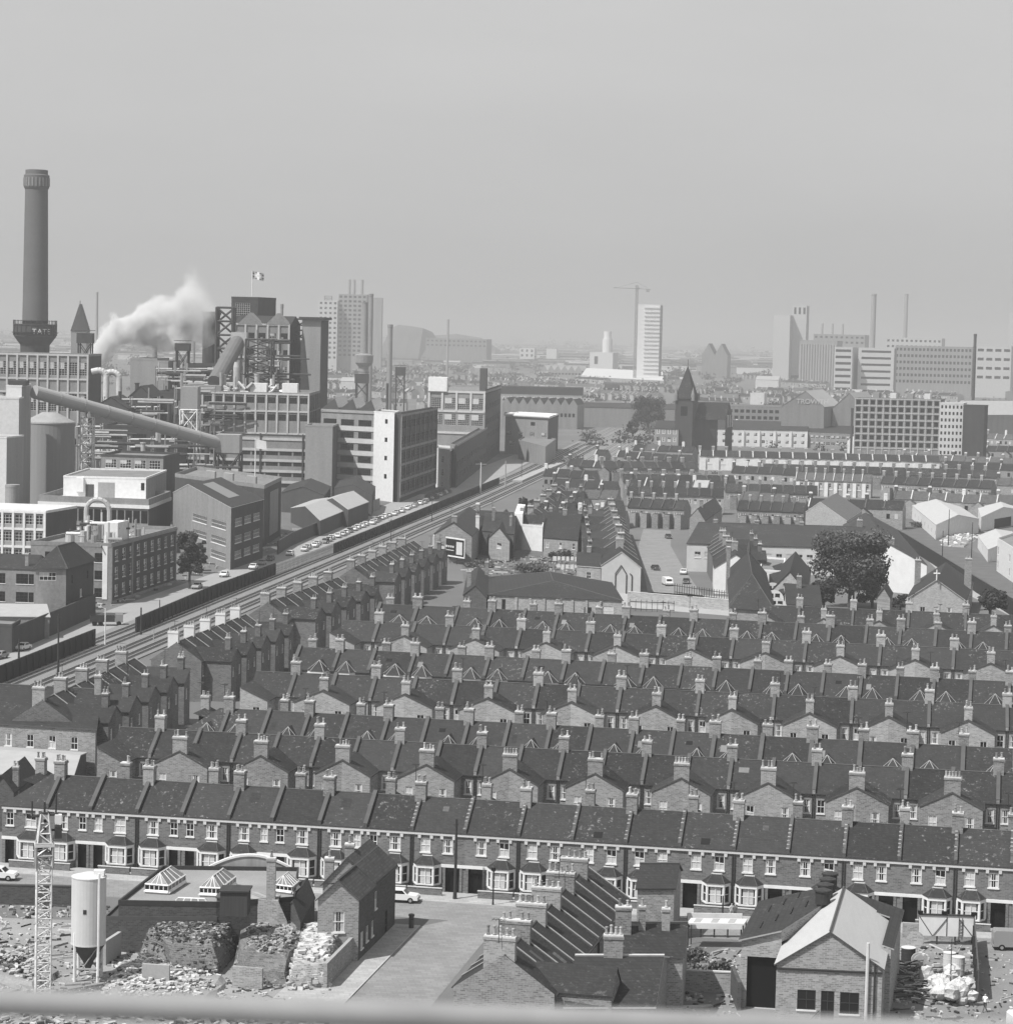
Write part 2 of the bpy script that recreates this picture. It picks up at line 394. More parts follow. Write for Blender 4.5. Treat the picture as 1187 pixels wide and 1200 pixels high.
    # rear addition (half of a gabled pair)
    if addn:
        a = MB(); yv = HD / 2 + (ZR - za) / (ZR - ZE) * HD / 2
        y1 = HD + ae; X = fx(W); X0 = fx(ax0)
        hole = [(.9, 1.8, 3.9, 5.5)]
        if not mirror: a.wall((X, y1), (X0, y1), 0, ZE, wm, [(aw - 1.8, aw - .9, 3.9, 5.5)], .1)
        else: a.wall((X0, y1), (X, y1), 0, ZE, wm, [(.9, 1.8, 3.9, 5.5)], .1)
        a.poly([(X, y1, ZE), (X0, y1, ZE), (X, y1, za)], wm)
        a.poly([(X0, HD, 0), (X0, y1, 0), (X0, y1, ZE), (X0, HD, ZE)], wm)
        a.poly([(X, HD, 0), (X, y1, 0), (X, y1, za), (X, HD, za)], wm)
        i = t.add('rear_wing', a)
        if mirror: add_win(t, (X0, y1), (X, y1), .9, 3.9, .9, 1.6, par=i)
        else: add_win(t, (X, y1), (X0, y1), aw - 1.8, 3.9, .9, 1.6, par=i)
        ro = MB(); o = .15; zo = ZE - o * (za - ZE) / aw; Xo = fx(ax0 - o)
        ro.poly([(X, yv, za), (X, y1 + .1, za), (Xo, y1 + .1, zo), (Xo, HD + .0, zo)], rm)
        ro.poly([(X, y1 + .1, za), (Xo, y1 + .1, zo), (Xo, y1 + .1, zo - .14), (X, y1 + .1, za - .14)], lead)
        ro.box(min(Xo, Xo + (.08 if mirror else -.08)), HD, zo - .1, max(Xo, Xo + (.08 if mirror else -.08)), y1 + .1, zo + .02, iron)
        t.add('wing_roof', ro)
        if mirror and addstack:
            stack(t, X, y1 - .55 if pot_n[0] > 2 else y1 - 1.4, 6.9, 10.1, 1.7 if pot_n[0] > 2 else 1.0, .75 if pot_n[0] > 2 else .9, wm, pot_n[0], 1 if pot_n[0] > 2 else 2, 'chimney')
    ms = (not mirror) if main_stack is None else main_stack
    if ms: stack(t, 0, HD / 2 - .15, ZR - 1.1, ZR + 1.75, 1.15, 1.05, wm if kind in ('back',) else brick, 2, 2)
    return t
HC = {}
def hget(*a, **k):
    key = (a, tuple(sorted((q, id(v) if not isinstance(v, (int, float, str, bool, tuple, type(None))) else v) for q, v in k.items())))
    if key not in HC: HC[key] = [house(*a, **k) for _ in range(4)]
    return R.choice(HC[key])
def on_line(pL, pR, x, z):
    y = pL[1] + (pR[1] - pL[1]) * (x - pL[0]) / (pR[0] - pL[0]); return P(x, y, z)
ROWS = {}
def row(rid, pL, pR, xs, first, kindf, rowdesc, desc, back=False, hipL=False, pot_n=(2, 2), wm=None, group=None, **kw):
    """xs: party-wall x positions in the photo; first: True when xs[0] is a stack wall"""
    a = P(pL[0], pL[1], ZR); b = P(pR[0], pR[1], ZR); d = (b - a); d.z = 0; d.normalize(); n = Vector((d.y, -d.x, 0))  # n towards camera
    pts = [on_line(pL, pR, x, ZR) for x in xs]; ROWS[rid] = (pts, d, n)
    for i in range(len(xs) - 1):
        sL = first if i % 2 == 0 else not first
        L, Rr = pts[i], pts[i + 1]; w = (Rr - L).length
        kind, W0 = kindf(i, w)
        hip = 'L' if (hipL and i == 0) else None
        wmx = wm
        lab = '%s, %s from left in %s' % (desc(i), nth(i), rowdesc)
        if not back:
            t = hget(kind, W0, not sL, hip=hip, wallm=wmx, pot_n=pot_n, **kw)
            loc = L + n * (HD / 2); rz = atan2(d.y, d.x)
        else:
            mir = sL   # rotated half a turn: local x=0 is the right end
            t = hget(kind, W0, mir, hip='R' if hip else None, wallm=wmx, pot_n=pot_n, **kw)
            loc = Rr - n * (HD / 2); rz = atan2(-d.y, -d.x)
        t.place('terraced_house', (loc.x, loc.y, 0), rz, lab, 'house', group or ('houses of ' + rowdesc), (w / W0, 1, 1))
X1 = [20, 72, 122, 176, 228, 282, 332, 387, 440, 494, 555, 617, 679, 741, 803, 866, 928.5, 993, 1057, 1122, 1187, 1252]
row('R1', (228, 918), (1057, 967), X1, True if False else False, lambda i, w: ('narrow', 4.8) if i < 9 else ('wide', 5.65), 'the near street terrace',
    lambda i: ('narrow' if i < 9 else 'wide') + ' bay-windowed brick house', hipL=True)
X2 = [141, 188, 235, 283, 327.5, 375, 421, 469, 517, 565, 612, 661, 709.5, 758, 808, 858, 907, 957, 1008, 1063, 1117, 1170, 1225]
row('R2', (235, 857), (1117, 903), X2, False, lambda i, w: ('back', 4.9), 'row right behind the near terrace',
    lambda i: 'slate-roofed brick house back', back=True, pot_n=(5, 1))
X3 = [222, 269.5, 316.7, 363.5, 408, 456, 502, 550, 597, 646.5, 693, 743, 790, 838, 894, 952, 1009, 1069.5, 1129, 1187]
row('R3', (269.5, 831), (1069, 872), X3, False, lambda i, w: ('two', 4.9), 'third row back',
    lambda i: 'house with peaked bay roof', hipL=True)
X4 = [300, 347, 394, 441, 488, 536, 583, 631, 679, 728, 776, 820, 863, 908, 952, 999, 1043, 1089, 1134, 1180, 1225]
row('R4', (394, 791), (1043, 820.5), X4, False, lambda i, w: ('back', 4.9), 'fourth row back',
    lambda i: 'pale brick house back with slate roof', back=True, hipL=False, wm=brickp)
X5 = [352, 399, 440, 487, 529.5, 574, 618, 664, 708, 755, 799, 840, 882, 924, 965.6, 1010, 1052, 1095, 1138, 1183, 1225]
row('R5', (399, 761), (1052, 793), X5, False, lambda i, w: ('two', 4.9), 'fifth row back',
    lambda i: 'slate-roofed house with small bay roof')
X6 = [402, 444.6, 487, 527, 568.6, 611, 650, 692, 731.6, 775, 817, 860, 902.6, 945, 988.5, 1032, 1075, 1118, 1162, 1205]
row('R6', (487, 731), (1162, 762), X6, False, lambda i, w: ('back', 4.9), 'sixth row back',
    lambda i: 'stock brick house back', back=True, wm=brickp)
X7 = [446, 490, 537, 577, 616, 655, 694, 734, 774, 813, 853, 893, 934, 973, 1016, 1055.6, 1097, 1138.5, 1180, 1222]
row('R7', (490, 710), (1056, 736), X7, False, lambda i, w: ('two', 4.9), 'seventh row, below the school and hall',
    lambda i: 'dark slate-roofed house', )
X8 = [904, 937, 968, 1000, 1032, 1065, 1098, 1131.6, 1164, 1197]
row('R8', (937, 711), (1131, 719), X8, False, lambda i, w: ('back', 4.9), 'short row below the big tree',
    lambda i: 'small gabled house back', back=True, wm=brickp)
# terraces along the railway, seen from the side; their fronts face the line
def rail_terrace(rid, s0, s1, n, desc, stm=None, extra=0, **kw):
    "s0,s1: tops of first and last chimney (z=11.2); n houses per stack interval = 2"
    a = P(s0[0], s0[1], 11.4); b = P(s1[0], s1[1], 11.4); d = b - a; d.z = 0; Lt = d.length; d.normalize()
    w = Lt / n / 2; nn = Vector((-d.y, d.x, 0))     # front faces left, towards the line
    hs = []
    for i in range(2 * n + extra):
        # local x runs along -d so that local -y is nn : x axis = (nn rotated +90)
        st = i % 2 == 0
        p0 = a + d * (w * i); p1 = p0 + d * w
        o = p1 + nn * (HD / 2); rz = atan2(-d.y, -d.x)
        t = hget('back', 4.9, st, main_stack=False, pot_n=(2, 2), thin=True, wallm=darkened, **kw)
        hs.append((o, rz, t, st, i))
    for o, rz, t, st, i in hs:
        r = t.place('terraced_house', (o.x, o.y, 0), rz, 'side-on slate house, %s from near end of %s' % (nth(i), desc), 'house', 'houses of ' + desc, (w / 4.9, 1, 1))
        if st:
            q = T(); stack(q, 4.9 - (.5 if i == 0 else 0), HD / 2 - .6, ZR - 1.2, ZR + 1.75, .95, 1.7, stm or brick, 1, 4)
            for (nm, me, par, l, z, lb, kd, c) in q.p:
                ob = bpy.data.objects.new(nm, me); COL.objects.link(ob)
                ob.location = l
                if c: ob.scale = c
                if par is None: ob.parent = r; cp = ob
                else: ob.parent = cp
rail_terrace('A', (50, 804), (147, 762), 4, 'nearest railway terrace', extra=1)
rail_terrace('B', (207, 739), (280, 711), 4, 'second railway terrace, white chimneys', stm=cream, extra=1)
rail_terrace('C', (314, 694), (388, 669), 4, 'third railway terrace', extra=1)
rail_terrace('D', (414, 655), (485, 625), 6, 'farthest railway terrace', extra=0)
# ---------------------------------------------------------------- generic buildings
def V2(p): return (p[0], p[1])
def grid(L, nc, nr, w, h, z0, dz, mg=.8, style='sash', sill=True, off=0):
    o = []
    for i in range(nc):
        s = mg + (L - 2 * mg - w) * (i / (nc - 1) if nc > 1 else .5) + off
        for j in range(nr): o.append((s, z0 + dz * j, w, h, style, sill))
    return o
def face(t, mb, A, B, z0, z1, m, wins=(), rev=.12, mr=None, cap=100):
    L = sqrt((B[0] - A[0]) ** 2 + (B[1] - A[1]) ** 2)
    mb.wall(A, B, z0, z1, m, [(s, s + w, z, z + h) for s, z, w, h, st, sl in wins], rev, mr=mr)
    for s, z, w, h, st, sl in wins:
        if st == 'hole': continue
        add_win(t, A, B, s, z, w, h, st if st != 'dark' else 'iron', sill=sl)
class Bld:
    """rectangular building from three roof-corner pixels at height h (FL, FR, BR); coordinates relative to FL base"""
    def __init__(s, FL, FR, BR, h, sq=False):
        s.h = h; a, b, c = [P(q[0], q[1], h) for q in (FL, FR, BR)]
        u = b - a; v = c - b
        if sq: n = Vector((-u.y, u.x, 0)).normalized(); v = n * v.dot(n)
        s.O = Vector((a.x, a.y, 0)); s.u = Vector((u.x, u.y)); s.v = Vector((v.x, v.y)); s.t = T(); s.w = s.u.length; s.d = s.v.length
    def q(s, a, b, z=None):
        "point at fractions a along front, b along depth"
        p = s.u * a + s.v * b; return (p.x, p.y) if z is None else (p.x, p.y, z)
    def m(s, a, b, z=None): return s.q(a / s.w, b / s.d, z)
    def corners(s): return [s.q(0, 0), s.q(1, 0), s.q(1, 1), s.q(0, 1)]
    def walls(s, m, wf=(), wr=(), wl=(), z0=0, mside=None, h=None, name='wall', label=None, mr=None):
        b = MB(); A, B, C, D = s.corners(); h = h or s.h
        face(s.t, b, A, B, z0, h, m, wf, mr=mr); face(s.t, b, B, C, z0, h, mside or m, wr, mr=mr); face(s.t, b, C, D, z0, h, mside or m); face(s.t, b, D, A, z0, h, mside or m, wl, mr=mr)
        return b
    def done(s, name, label, cat, group=None): return s.t.place(name, s.O, 0, label, cat, group)
    def flat(s, m, roofm=asph, par=.5, parm=None, wf=(), wr=(), wl=(), band=None, mside=None, mr=None):
        b = s.walls(m, wf, wr, wl, mside=mside, mr=mr); i = s.t.add('wall', b)
        r = MB(); z = s.h - .25; r.poly([s.q(0, 0, z), s.q(1, 0, z), s.q(1, 1, z), s.q(0, 1, z)], roofm); s.t.add('roof', r)
        if par:
            p = MB(); pm = parm or m; c = s.corners(); tt = .25
            e = [s.m(-.06, -.06), s.m(s.w + .06, -.06), s.m(s.w + .06, s.d + .06), s.m(-.06, s.d + .06)]
            f = [s.m(tt, tt), s.m(s.w - tt, tt), s.m(s.w - tt, s.d - tt), s.m(tt, s.d - tt)]
            for k in range(4):
                j = (k + 1) % 4; p.hexa([(*e[k], s.h - .3), (*e[j], s.h - .3), (*f[j], s.h - .3), (*f[k], s.h - .3)], [(*e[k], s.h + par), (*e[j], s.h + par), (*f[j], s.h + par), (*f[k], s.h + par)], pm)
            s.t.add('parapet', p)
        return s
    def gable(s, m, roofm=slate, rise=2.5, axis='f', wf=(), wr=(), wl=(), ov=.2, trim=None, mside=None, ridge=None, rt=None, mr=None, off=.5):
        "axis 'f': gable towards the front; 'l': ridge parallel to the front"
        b = s.walls(m, wf, wr, wl, mside=mside, mr=mr); h = s.h; zr = h + rise; k = off
        if axis == 'f':
            b.poly([s.q(0, 0, h), s.q(1, 0, h), s.q(k, 0, zr)], m); b.poly([s.q(0, 1, h), s.q(1, 1, h), s.q(k, 1, zr)], m)
        else:
            b.poly([s.q(0, 0, h), s.q(0, 1, h), s.q(0, k, zr)], mside or m); b.poly([s.q(1, 0, h), s.q(1, 1, h), s.q(1, k, zr)], mside or m)
        s.t.add('wall', b); r = MB(); th = rt or .14
        if axis == 'f':
            o = ov / s.w; p = ov / s.d; ze = h - rise * o * 2
            r.slab([s.q(-o, -p, ze + .05), s.q(k, -p, zr + .05), s.q(k, 1 + p, zr + .05), s.q(-o, 1 + p, ze + .05)], th, roofm, trim)
            r.slab([s.q(1 + o, -p, ze + .05), s.q(k, -p, zr + .05), s.q(k, 1 + p, zr + .05), s.q(1 + o, 1 + p, ze + .05)], th, roofm, trim)
            if ridge: r.tube(s.q(k, -p, zr + .1), s.q(k, 1 + p, zr + .1), .12, ridge, 5)
        else:
            o = ov / s.d; p = ov / s.w; ze = h - rise * o * 2
            r.slab([s.q(-p, -o, ze + .05), s.q(1 + p, -o, ze + .05), s.q(1 + p, k, zr + .05), s.q(-p, k, zr + .05)], th, roofm, trim)
            r.slab([s.q(-p, 1 + o, ze + .05), s.q(1 + p, 1 + o, ze + .05), s.q(1 + p, k, zr + .05), s.q(-p, k, zr + .05)], th, roofm, trim)
            if ridge: r.tube(s.q(-p, k, zr + .1), s.q(1 + p, k, zr + .1), .12, ridge, 5)
        s.t.add('roof', r); return s
    def hip(s, m, roofm=slate, rise=2.5, wf=(), wr=(), wl=(), ov=.3, mside=None, rl=None, ridge=lead):
        b = s.walls(m, wf, wr, wl, mside=mside); s.t.add('wall', b); r = MB(); h = s.h; zr = h + rise
        a, d = ov / s.w, ov / s.d; E = [s.q(-a, -d, h), s.q(1 + a, -d, h), s.q(1 + a, 1 + d, h), s.q(-a, 1 + d, h)]
        if s.w >= s.d: f = min(.49, (rl if rl is not None else s.d / 2) / s.w); R0, R1 = s.q(f, .5, zr), s.q(1 - f, .5, zr); F = [(0, 1, R1, R0), (1, 2, R1), (2, 3, R0, R1), (3, 0, R0)]
        else: f = min(.49, (rl if rl is not None else s.w / 2) / s.d); R0, R1 = s.q(.5, f, zr), s.q(.5, 1 - f, zr); F = [(0, 1, R0), (1, 2, R1, R0), (2, 3, R1), (3, 0, R0, R1)]
        for q in F: r.poly([E[q[0]], E[q[1]]] + list(q[2:]), roofm)
        r.poly(E, iron)
        for e, k in ((0, R0), (1, R1 if s.w >= s.d else R0), (2, R1), (3, R0 if s.w >= s.d else R1)): r.tube(E[e], k, .09, ridge, 4)
        r.tube(R0, R1, .1, ridge, 4); s.t.add('roof', r); return s
    def stack(s, a, b, z0, z1, wx=1, wy=.8, m=brick, n=(2, 1)):
        p = s.q(a, b); stack(s.t, p[0], p[1], z0, z1, wx, wy, m, *n); return s
    def box(s, name, a0, b0, z0, a1, b1, z1, m, par=None, top=None, label=None):
        b = MB(); b.prism([s.m(a0, b0), s.m(a1, b0), s.m(a1, b1), s.m(a0, b1)], z0, z1, m, top); return s.t.add(name, b, par, label=label)
# ---------------------------------------------------------------- ground
gnd = mat('ground_mix', .12, .22, .02, .95, fine=.15)
dirt = mat('site_dirt', .21, .22, .15, .95, fine=.15)
tarmac = mat('tarmac', .19, .12, .22, .9, 'sett', fine=.05)
pave = mat('paving', .30, .10, .5, .9, 'sett', fine=.05)
kerb = mat('kerbstone', .34, .1, 1, .9)
grassm = mat('grass', .10, .2, .25, .95, fine=.2)
rubm = mat('rubble', .11, .2, 1.2, .95, 'brick', fine=.3)
g = MB(); g.poly([(-15000, -300, 0), (15000, -300, 0), (15000, 25000, 0), (-15000, 25000, 0)], gnd); mb_obj('ground', g, kind='structure')
def sheet(name, pts, m, z=.004, kind='structure', **k):
    g = MB(); g.poly([(*V2(P(x, y)), z) for x, y in pts], m); return mb_obj(name, g, kind=kind, **k)
S0 = ROWS['R1'][0][11]; D1 = ROWS['R1'][1]; N1 = ROWS['R1'][2]
def ST(s, t, z=0): p = S0 + D1 * s + N1 * (t + HD / 2); return Vector((p.x, p.y, z))
def strip(name, s0, s1, t0, t1, z0, z1, m, top=None):
    b = MB(); b.prism([V2(ST(s0, t1)), V2(ST(s1, t1)), V2(ST(s1, t0)), V2(ST(s0, t0))], z0, z1, m, top); return mb_obj(name, b, kind='structure')
strip('road', -120, 120, 4.85, 12.5, -.1, .008, tarmac)
strip('pavement', -120, 120, 2.1, 4.7, -.1, .12, pave); strip('kerb', -120, 120, 4.7, 4.85, -.1, .13, kerb)
strip('front_paths', -60, 62, 0, 2.1, -.1, .10, conc)
# side road running down to the camera
sheet('side_road', [(493, 1086), (606, 1062), (560, 1112), (505, 1180), (455, 1262), (325, 1262), (417, 1163)], tarmac, .012)
def kerbline(pts, w=1.5, side=-1, m=pave):
    a, b = [P(*p) for p in pts]; d = (b - a).normalized(); n = Vector((-d.y, d.x, 0)) * side
    k = MB(); k.prism([V2(a), V2(b), V2(b + n * w), V2(a + n * w)], -.05, .12, m); mb_obj('pavement', k, kind='structure')
    k = MB(); k.prism([V2(a - n * .13), V2(b - n * .13), V2(b), V2(a)], -.05, .13, kerb); mb_obj('kerb', k, kind='structure')
kerbline([(491, 1086), (345, 1236)], 6.5, -1)
sheet('building_site', [(-30, 1075), (130, 1080), (260, 1098), (415, 1135), (345, 1236), (280, 1300), (-60, 1300), (-60, 1075)], dirt, .006)
sheet('yard_ground', [(800, 1130), (860, 1105), (1180, 1100), (1230, 1120), (1230, 1300), (760, 1300)], mat('yard', .17, .2, .2, .95, fine=.12), .006)
# ---------------------------------------------------------------- corner house by the side road
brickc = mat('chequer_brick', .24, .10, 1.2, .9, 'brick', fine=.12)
pant = mat('pantiles', .06, .1, .8, .8, 'tile', fine=.05)
he = HT(421, 1128, 420.7, 1052.4)
B = Bld((372.7, 1053), (420.7, 1052.4), (463.9, 1013.7), he)
wl = B.w
B.gable(brickc, pant, 1.75, 'f', wf=[(B.w * .36, he - 3.3, 1.15, 2.0, 'sash', True)],
        wr=[(B.d * .42, he - 2.6, .9, 1.7, 'sash', True), (1.0, 1.0, 1.0, 1.6, 'sash', True), (3.2, 1.2, .9, 1.5, 'sash', True), (5.4, 1.2, .9, 1.5, 'sash', True), (B.d * .72, .1, 1.0, 2.3, 'dark', False)], mside=brickd, ridge=lead, trim=lead)  # darker brick on the sides puts the house's shade into their colour
# cross wing with the higher ridge at the back left
w = MB(); zr = he + 2.6
for p in ([B.m(-1.2, B.d * .42, 0), B.m(1, B.d * .42, 0), B.m(1, B.d * .42, he), B.m(-1.2, B.d * .42, he)], [B.m(-1.2, B.d * .42, 0), B.m(-1.2, B.d * 1, 0), B.m(-1.2, B.d, he), B.m(-1.2, B.d * .42, he)]): w.poly(p, brickc)
w.poly([B.m(-1.2, B.d * .42, he), B.m(B.w * .8, B.d * .42, he + .4), B.m(B.w * .3, B.d * .42, zr)], brickc); w.poly([B.m(-1.2, B.d, he), B.m(B.w, B.d, he), B.m(B.w * .3, B.d, zr)], brickc)
i = B.t.add('side_wing', w)
r = MB(); r.slab([B.m(-1.4, B.d * .41, he - .1), B.m(B.w * .3, B.d * .41, zr + .06), B.m(B.w * .3, B.d * 1.02, zr + .06), B.m(-1.4, B.d * 1.02, he - .1)], .14, pant, lead)
r.slab([B.m(B.w * 1.03, B.d * .41, he + .1), B.m(B.w * .3, B.d * .41, zr + .06), B.m(B.w * .3, B.d * 1.02, zr + .06), B.m(B.w * 1.03, B.d * 1.02, he + .0)], .14, pant, lead)
B.t.add('wing_roof', r)
stack(B.t, *B.m(-.9, B.d * .5), he - 2, he + 2.4, .9, .8, brick, 1, 1); stack(B.t, *B.m(.6, B.d * .62), he - 1, he + 3.4, .9, .8, brick, 1, 1)
B.done('corner_house', 'chequered brick corner house with dark tiled gable roof beside the empty side road', 'house')
# ---------------------------------------------------------------- cottage terrace across the side road
def cottages():
    a = P(592, 1096, 11.2); b = P(687, 995, 11.2); d = b - a; d.z = 0; Lt = d.length; d.normalize(); n = 11; w = Lt / n; nn = Vector((-d.y, d.x, 0))
    for i in range(n):
        st = i % 2 == 0; p1 = a + d * (w * (i + 1)); o = p1 + nn * (HD / 2); rz = atan2(-d.y, -d.x)
        t = hget('back', 4.9, st, main_stack=False, pot_n=(2, 2), thin=True, addn=i < 2, wallm=brick, roofm=slate2, addstack=False)
        r = t.place('terraced_house', (o.x, o.y, 0), rz, 'small slate cottage, %s from the near end of terrace stepping up the side road' % nth(i), 'house', 'cottages along the side road', (w / 4.9, 1, 1))
        if st:
            q = T(); stack(q, 4.9 - (.8 if i == 0 else 0), HD / 2 - .5, ZR - 1.7, ZR + 1.5, .8 * 4.9 / w, 2.6, brick, 1, 5)
            for (nm, me, par, l, z, lb, kd, c) in q.p:
                ob = bpy.data.objects.new(nm, me); COL.objects.link(ob); ob.location = l
                if c: ob.scale = c
                if par is None: ob.parent = r; cp = ob
                else: ob.parent = cp; ob.scale = ((c or (1, 1, 1))[0] * 4.9 / w, 1, (c or (1, 1, 1))[2])
    return a, d, w, nn
ca, cd, cw, cn = cottages()
# rear buildings of the cottages
B = Bld((663, 1180), (766, 1180), (783, 1122), 5.6); B.gable(brick, slate2, 2.1, 'l', trim=stone, ridge=stone); B.stack(.42, .5, 6.5, 9.6, 1.6, .8, n=(4, 1))
B.done('rear_outbuilding', 'low slate-roofed wing with broad four-pot chimney behind the nearest cottage', 'building')
B = Bld((716, 1121), (800, 1121), (806, 1086), 5.8); B.gable(brickc, slate2, 1.6, 'l', ridge=lead, trim=lead); B.stack(.12, .35, 6, 9.4, 1.4, .8, n=(2, 1)); B.stack(.38, .4, 5.6, 9.3, .6, .5, n=(1, 1)); B.stack(.72, .4, 5.6, 9.1, .7, .6, n=(1, 1))
B.done('rear_outbuilding', 'brick back range with three slim chimneys beside the overgrown yard', 'building')
B = Bld((747, 1041), (790, 1041), (798, 1020), 5.4); B.gable(brickc, slate2, 1.5, 'l', ridge=lead, trim=iron); B.stack(.8, -.15, 0, 3.4, .7, .7, n=(1, 1))
B.done('rear_outbuilding', 'small speckled brick building with plain slate roof below the near street', 'building')
# ---------------------------------------------------------------- workshop with the flat roof and glass lanterns
def poly_block(name, px, h, m, roofm, label, cat, par=None, parm=None, z0=0, group=None):
    pts = [P(x, y, h) for x, y in px]; O = Vector((pts[0].x, pts[0].y, 0)); t = T(); b = MB(); fp = [(p.x - O.x, p.y - O.y) for p in pts]
    b.prism(fp, z0, h, m, roofm); t.add('wall', b)
    if par:
        n = len(fp); cx = sum(p[0] for p in fp) / n; cy = sum(p[1] for p in fp) / n; k = MB()
        inn = [(p[0] + (cx - p[0]) * .02, p[1] + (cy - p[1]) * .02) for p in fp]; out = [(p[0] - (cx - p[0]) * .004, p[1] - (cy - p[1]) * .004) for p in fp]
        for i in range(n):
            j = (i + 1) % n; k.hexa([(*out[i], h - .1), (*out[j], h - .1), (*inn[j], h - .1), (*inn[i], h - .1)], [(*out[i], h + par), (*out[j], h + par), (*inn[j], h + par), (*inn[i], h + par)], parm or m)
        t.add('parapet', k)
    return t, O
felt = mat('pale_felt', .22, .15, .25, .9, fine=.06)
t, O = poly_block('w', [(139, 1060), (253, 1062), (345, 1056), (350, 1021), (191, 1019)], 4.6, brickd, felt, '', '', .4, iron)
w0 = P(243, 1019, 4.6) - O; w1 = P(341, 1019, 4.6) - O; a = MB(); n = 18; pts = []
for i in range(n + 1):
    f = i / n; p = w0.lerp(w1, f); pts.append((p.x, p.y, 4.6 + 2.1 * sin(pi * (.12 + .76 * f)) ** 1.0 - .75))
stain = mat('stained_render', .28, .18, .8, .9, streak=(2.2, 2.2, .15))
for i in range(n):
    p, q = pts[i], pts[i + 1]
    a.hexa([(p[0], p[1], 0), (q[0], q[1], 0), (q[0], q[1] + .3, 0), (p[0], p[1] + .3, 0)], [p, q, (q[0], q[1] + .3, q[2]), (p[0], p[1] + .3, p[2])], stain)
    a.hexa([(p[0], p[1] - .1, p[2]), (q[0], q[1] - .1, q[2]), (q[0], q[1] + .4, q[2]), (p[0], p[1] + .4, p[2])], [(p[0], p[1] - .1, p[2] + .22), (q[0], q[1] - .1, q[2] + .22), (q[0], q[1] + .4, q[2] + .22), (p[0], p[1] + .4, p[2] + .22)], white)
t.add('arched_gable', a)
def lantern(t, O, px, z, h, hr, name='roof_lantern'):
    "glazed hipped rooflight: px = FL, FR, BR at height z"
    a, b, c = [P(x, y, z) - O for x, y in px]; a.z = b.z = c.z = 0; d = a + (c - b); C = [a, b, c, d]; m = MB()
    m.prism([V2(p) for p in C], z - .05, z + h, glass)
    ctr = (a + c) / 2; long_u = (b - a).length >= (c - b).length
    if long_u: r0 = a.lerp(d, .5).lerp(ctr, .35); r1 = b.lerp(c, .5).lerp(ctr, .35)
    else: r0 = a.lerp(b, .5).lerp(ctr, .35); r1 = d.lerp(c, .5).lerp(ctr, .35)
    T_ = [Vector((p.x, p.y, z + h)) for p in C]; R0 = Vector((r0.x, r0.y, z + hr)); R1 = Vector((r1.x, r1.y, z + hr))
    F = [([T_[0], T_[1]], [R0, R1]), ([T_[1], T_[2]], [R1, R1]), ([T_[2], T_[3]], [R1, R0]), ([T_[3], T_[0]], [R0, R0])] if long_u else [([T_[0], T_[1]], [R0, R0]), ([T_[1], T_[2]], [R0, R1]), ([T_[2], T_[3]], [R1, R1]), ([T_[3], T_[0]], [R1, R0])]
    pg = mat('dusty_glass', .16, .15, 1, .35)
    for e, k in F:
        m.poly([e[0], e[1], k[1], k[0]] if (k[1] - k[0]).length > .01 else [e[0], e[1], k[0]], pg)
        nb = 4
        for i in range(nb + 1): m.tube(e[0].lerp(e[1], i / nb), k[0].lerp(k[1], i / nb), .05, white, 4)
        lo0 = Vector((e[0].x, e[0].y, z)); lo1 = Vector((e[1].x, e[1].y, z))
        m.tube(e[0], e[1], .09, white, 4); m.tube(lo0 + Vector((0, 0, .2)), lo1 + Vector((0, 0, .2)), .2, white, 4)
        for i in range(6): m.tube(lo0.lerp(lo1, i / 5), e[0].lerp(e[1], i / 5), .055, white, 4)
    m.tube(R0, R1, .08, white, 4); return t.add(name, m)
lantern(t, O, [(170, 1047), (197, 1049), (217, 1036)], 4.6, .9, 1.9); lantern(t, O, [(234, 1051), (258, 1052), (276, 1038)], 4.6, .9, 1.9)
lantern(t, O, [(319, 1046), (342, 1049), (350, 1042)], 4.6, .8, 1.7)
t.place('flat_roofed_workshop', O, 0, 'long flat felt-roofed workshop with three glass lanterns and arched gable end', 'building')
t, O = poly_block('w', [(123, 1077), (254, 1078), (253, 1064), (139, 1062)], 3.3, brickd, mat('wet_felt', .06, .1, .3, .7), '', '', .25, lead)
lantern(t, O, [(198, 1074), (246, 1076), (250, 1068)], 3.3, .75, 1.5)
t.place('lean_to', O, 0, 'low dark flat extension with one long glass lantern in front of the workshop', 'building')
B = Bld((258, 1046), (290, 1046.5), (294, 1040), 6.9); B.h = 6.9
b = B.walls(mat('tarred_boards', .05, .2, 1.5, .8, streak=(4, 4, .2)), z0=4.6); B.t.add('wall', b); B.box('roof', -.15, -.15, 6.9, B.w + .15, B.d + .15, 7.05, iron); B.done('tank_shed', 'dark boarded shed standing on top of the flat workshop roof', 'shed')
def boxpx(name, FL, FR, BR, h, m, label, cat, top=None, z0=0, group=None):
    B = Bld(FL, FR, BR, h); b = MB(); b.prism(B.corners(), z0, h, m, top); B.t.add('wall', b); return B
B = boxpx('w', (254, 1053), (290, 1054), (292, 1047), 4.9, brickd, '', ''); B.box('coping', -.1, -.1, 4.9, B.w + .1, B.d + .1, 5.02, lead); B.done('brick_block', 'soot-dark square brick block under the tank shed', 'building')
B = boxpx('w', (289.5, 1053), (326, 1056), (329, 1048), 5.0, brickc, '', '');
st = B.q(.75, .2); stack(B.t, st[0], st[1], 4.9, 9.1, .85, .8, brickc, 1, 1)
w = MB(); a = B.q(1, 0); a2 = B.q(1, 1); w.poly([(a[0], a[1], 0), (a[0] + 1.1, a[1], 0), (a[0] + .9, a[1], 3), (a[0], a[1], 5)], brickc); B.t.add('broken_wall', w)
B.done('brick_block', 'pale mottled brick block with tall square chimney beside corner house', 'building')
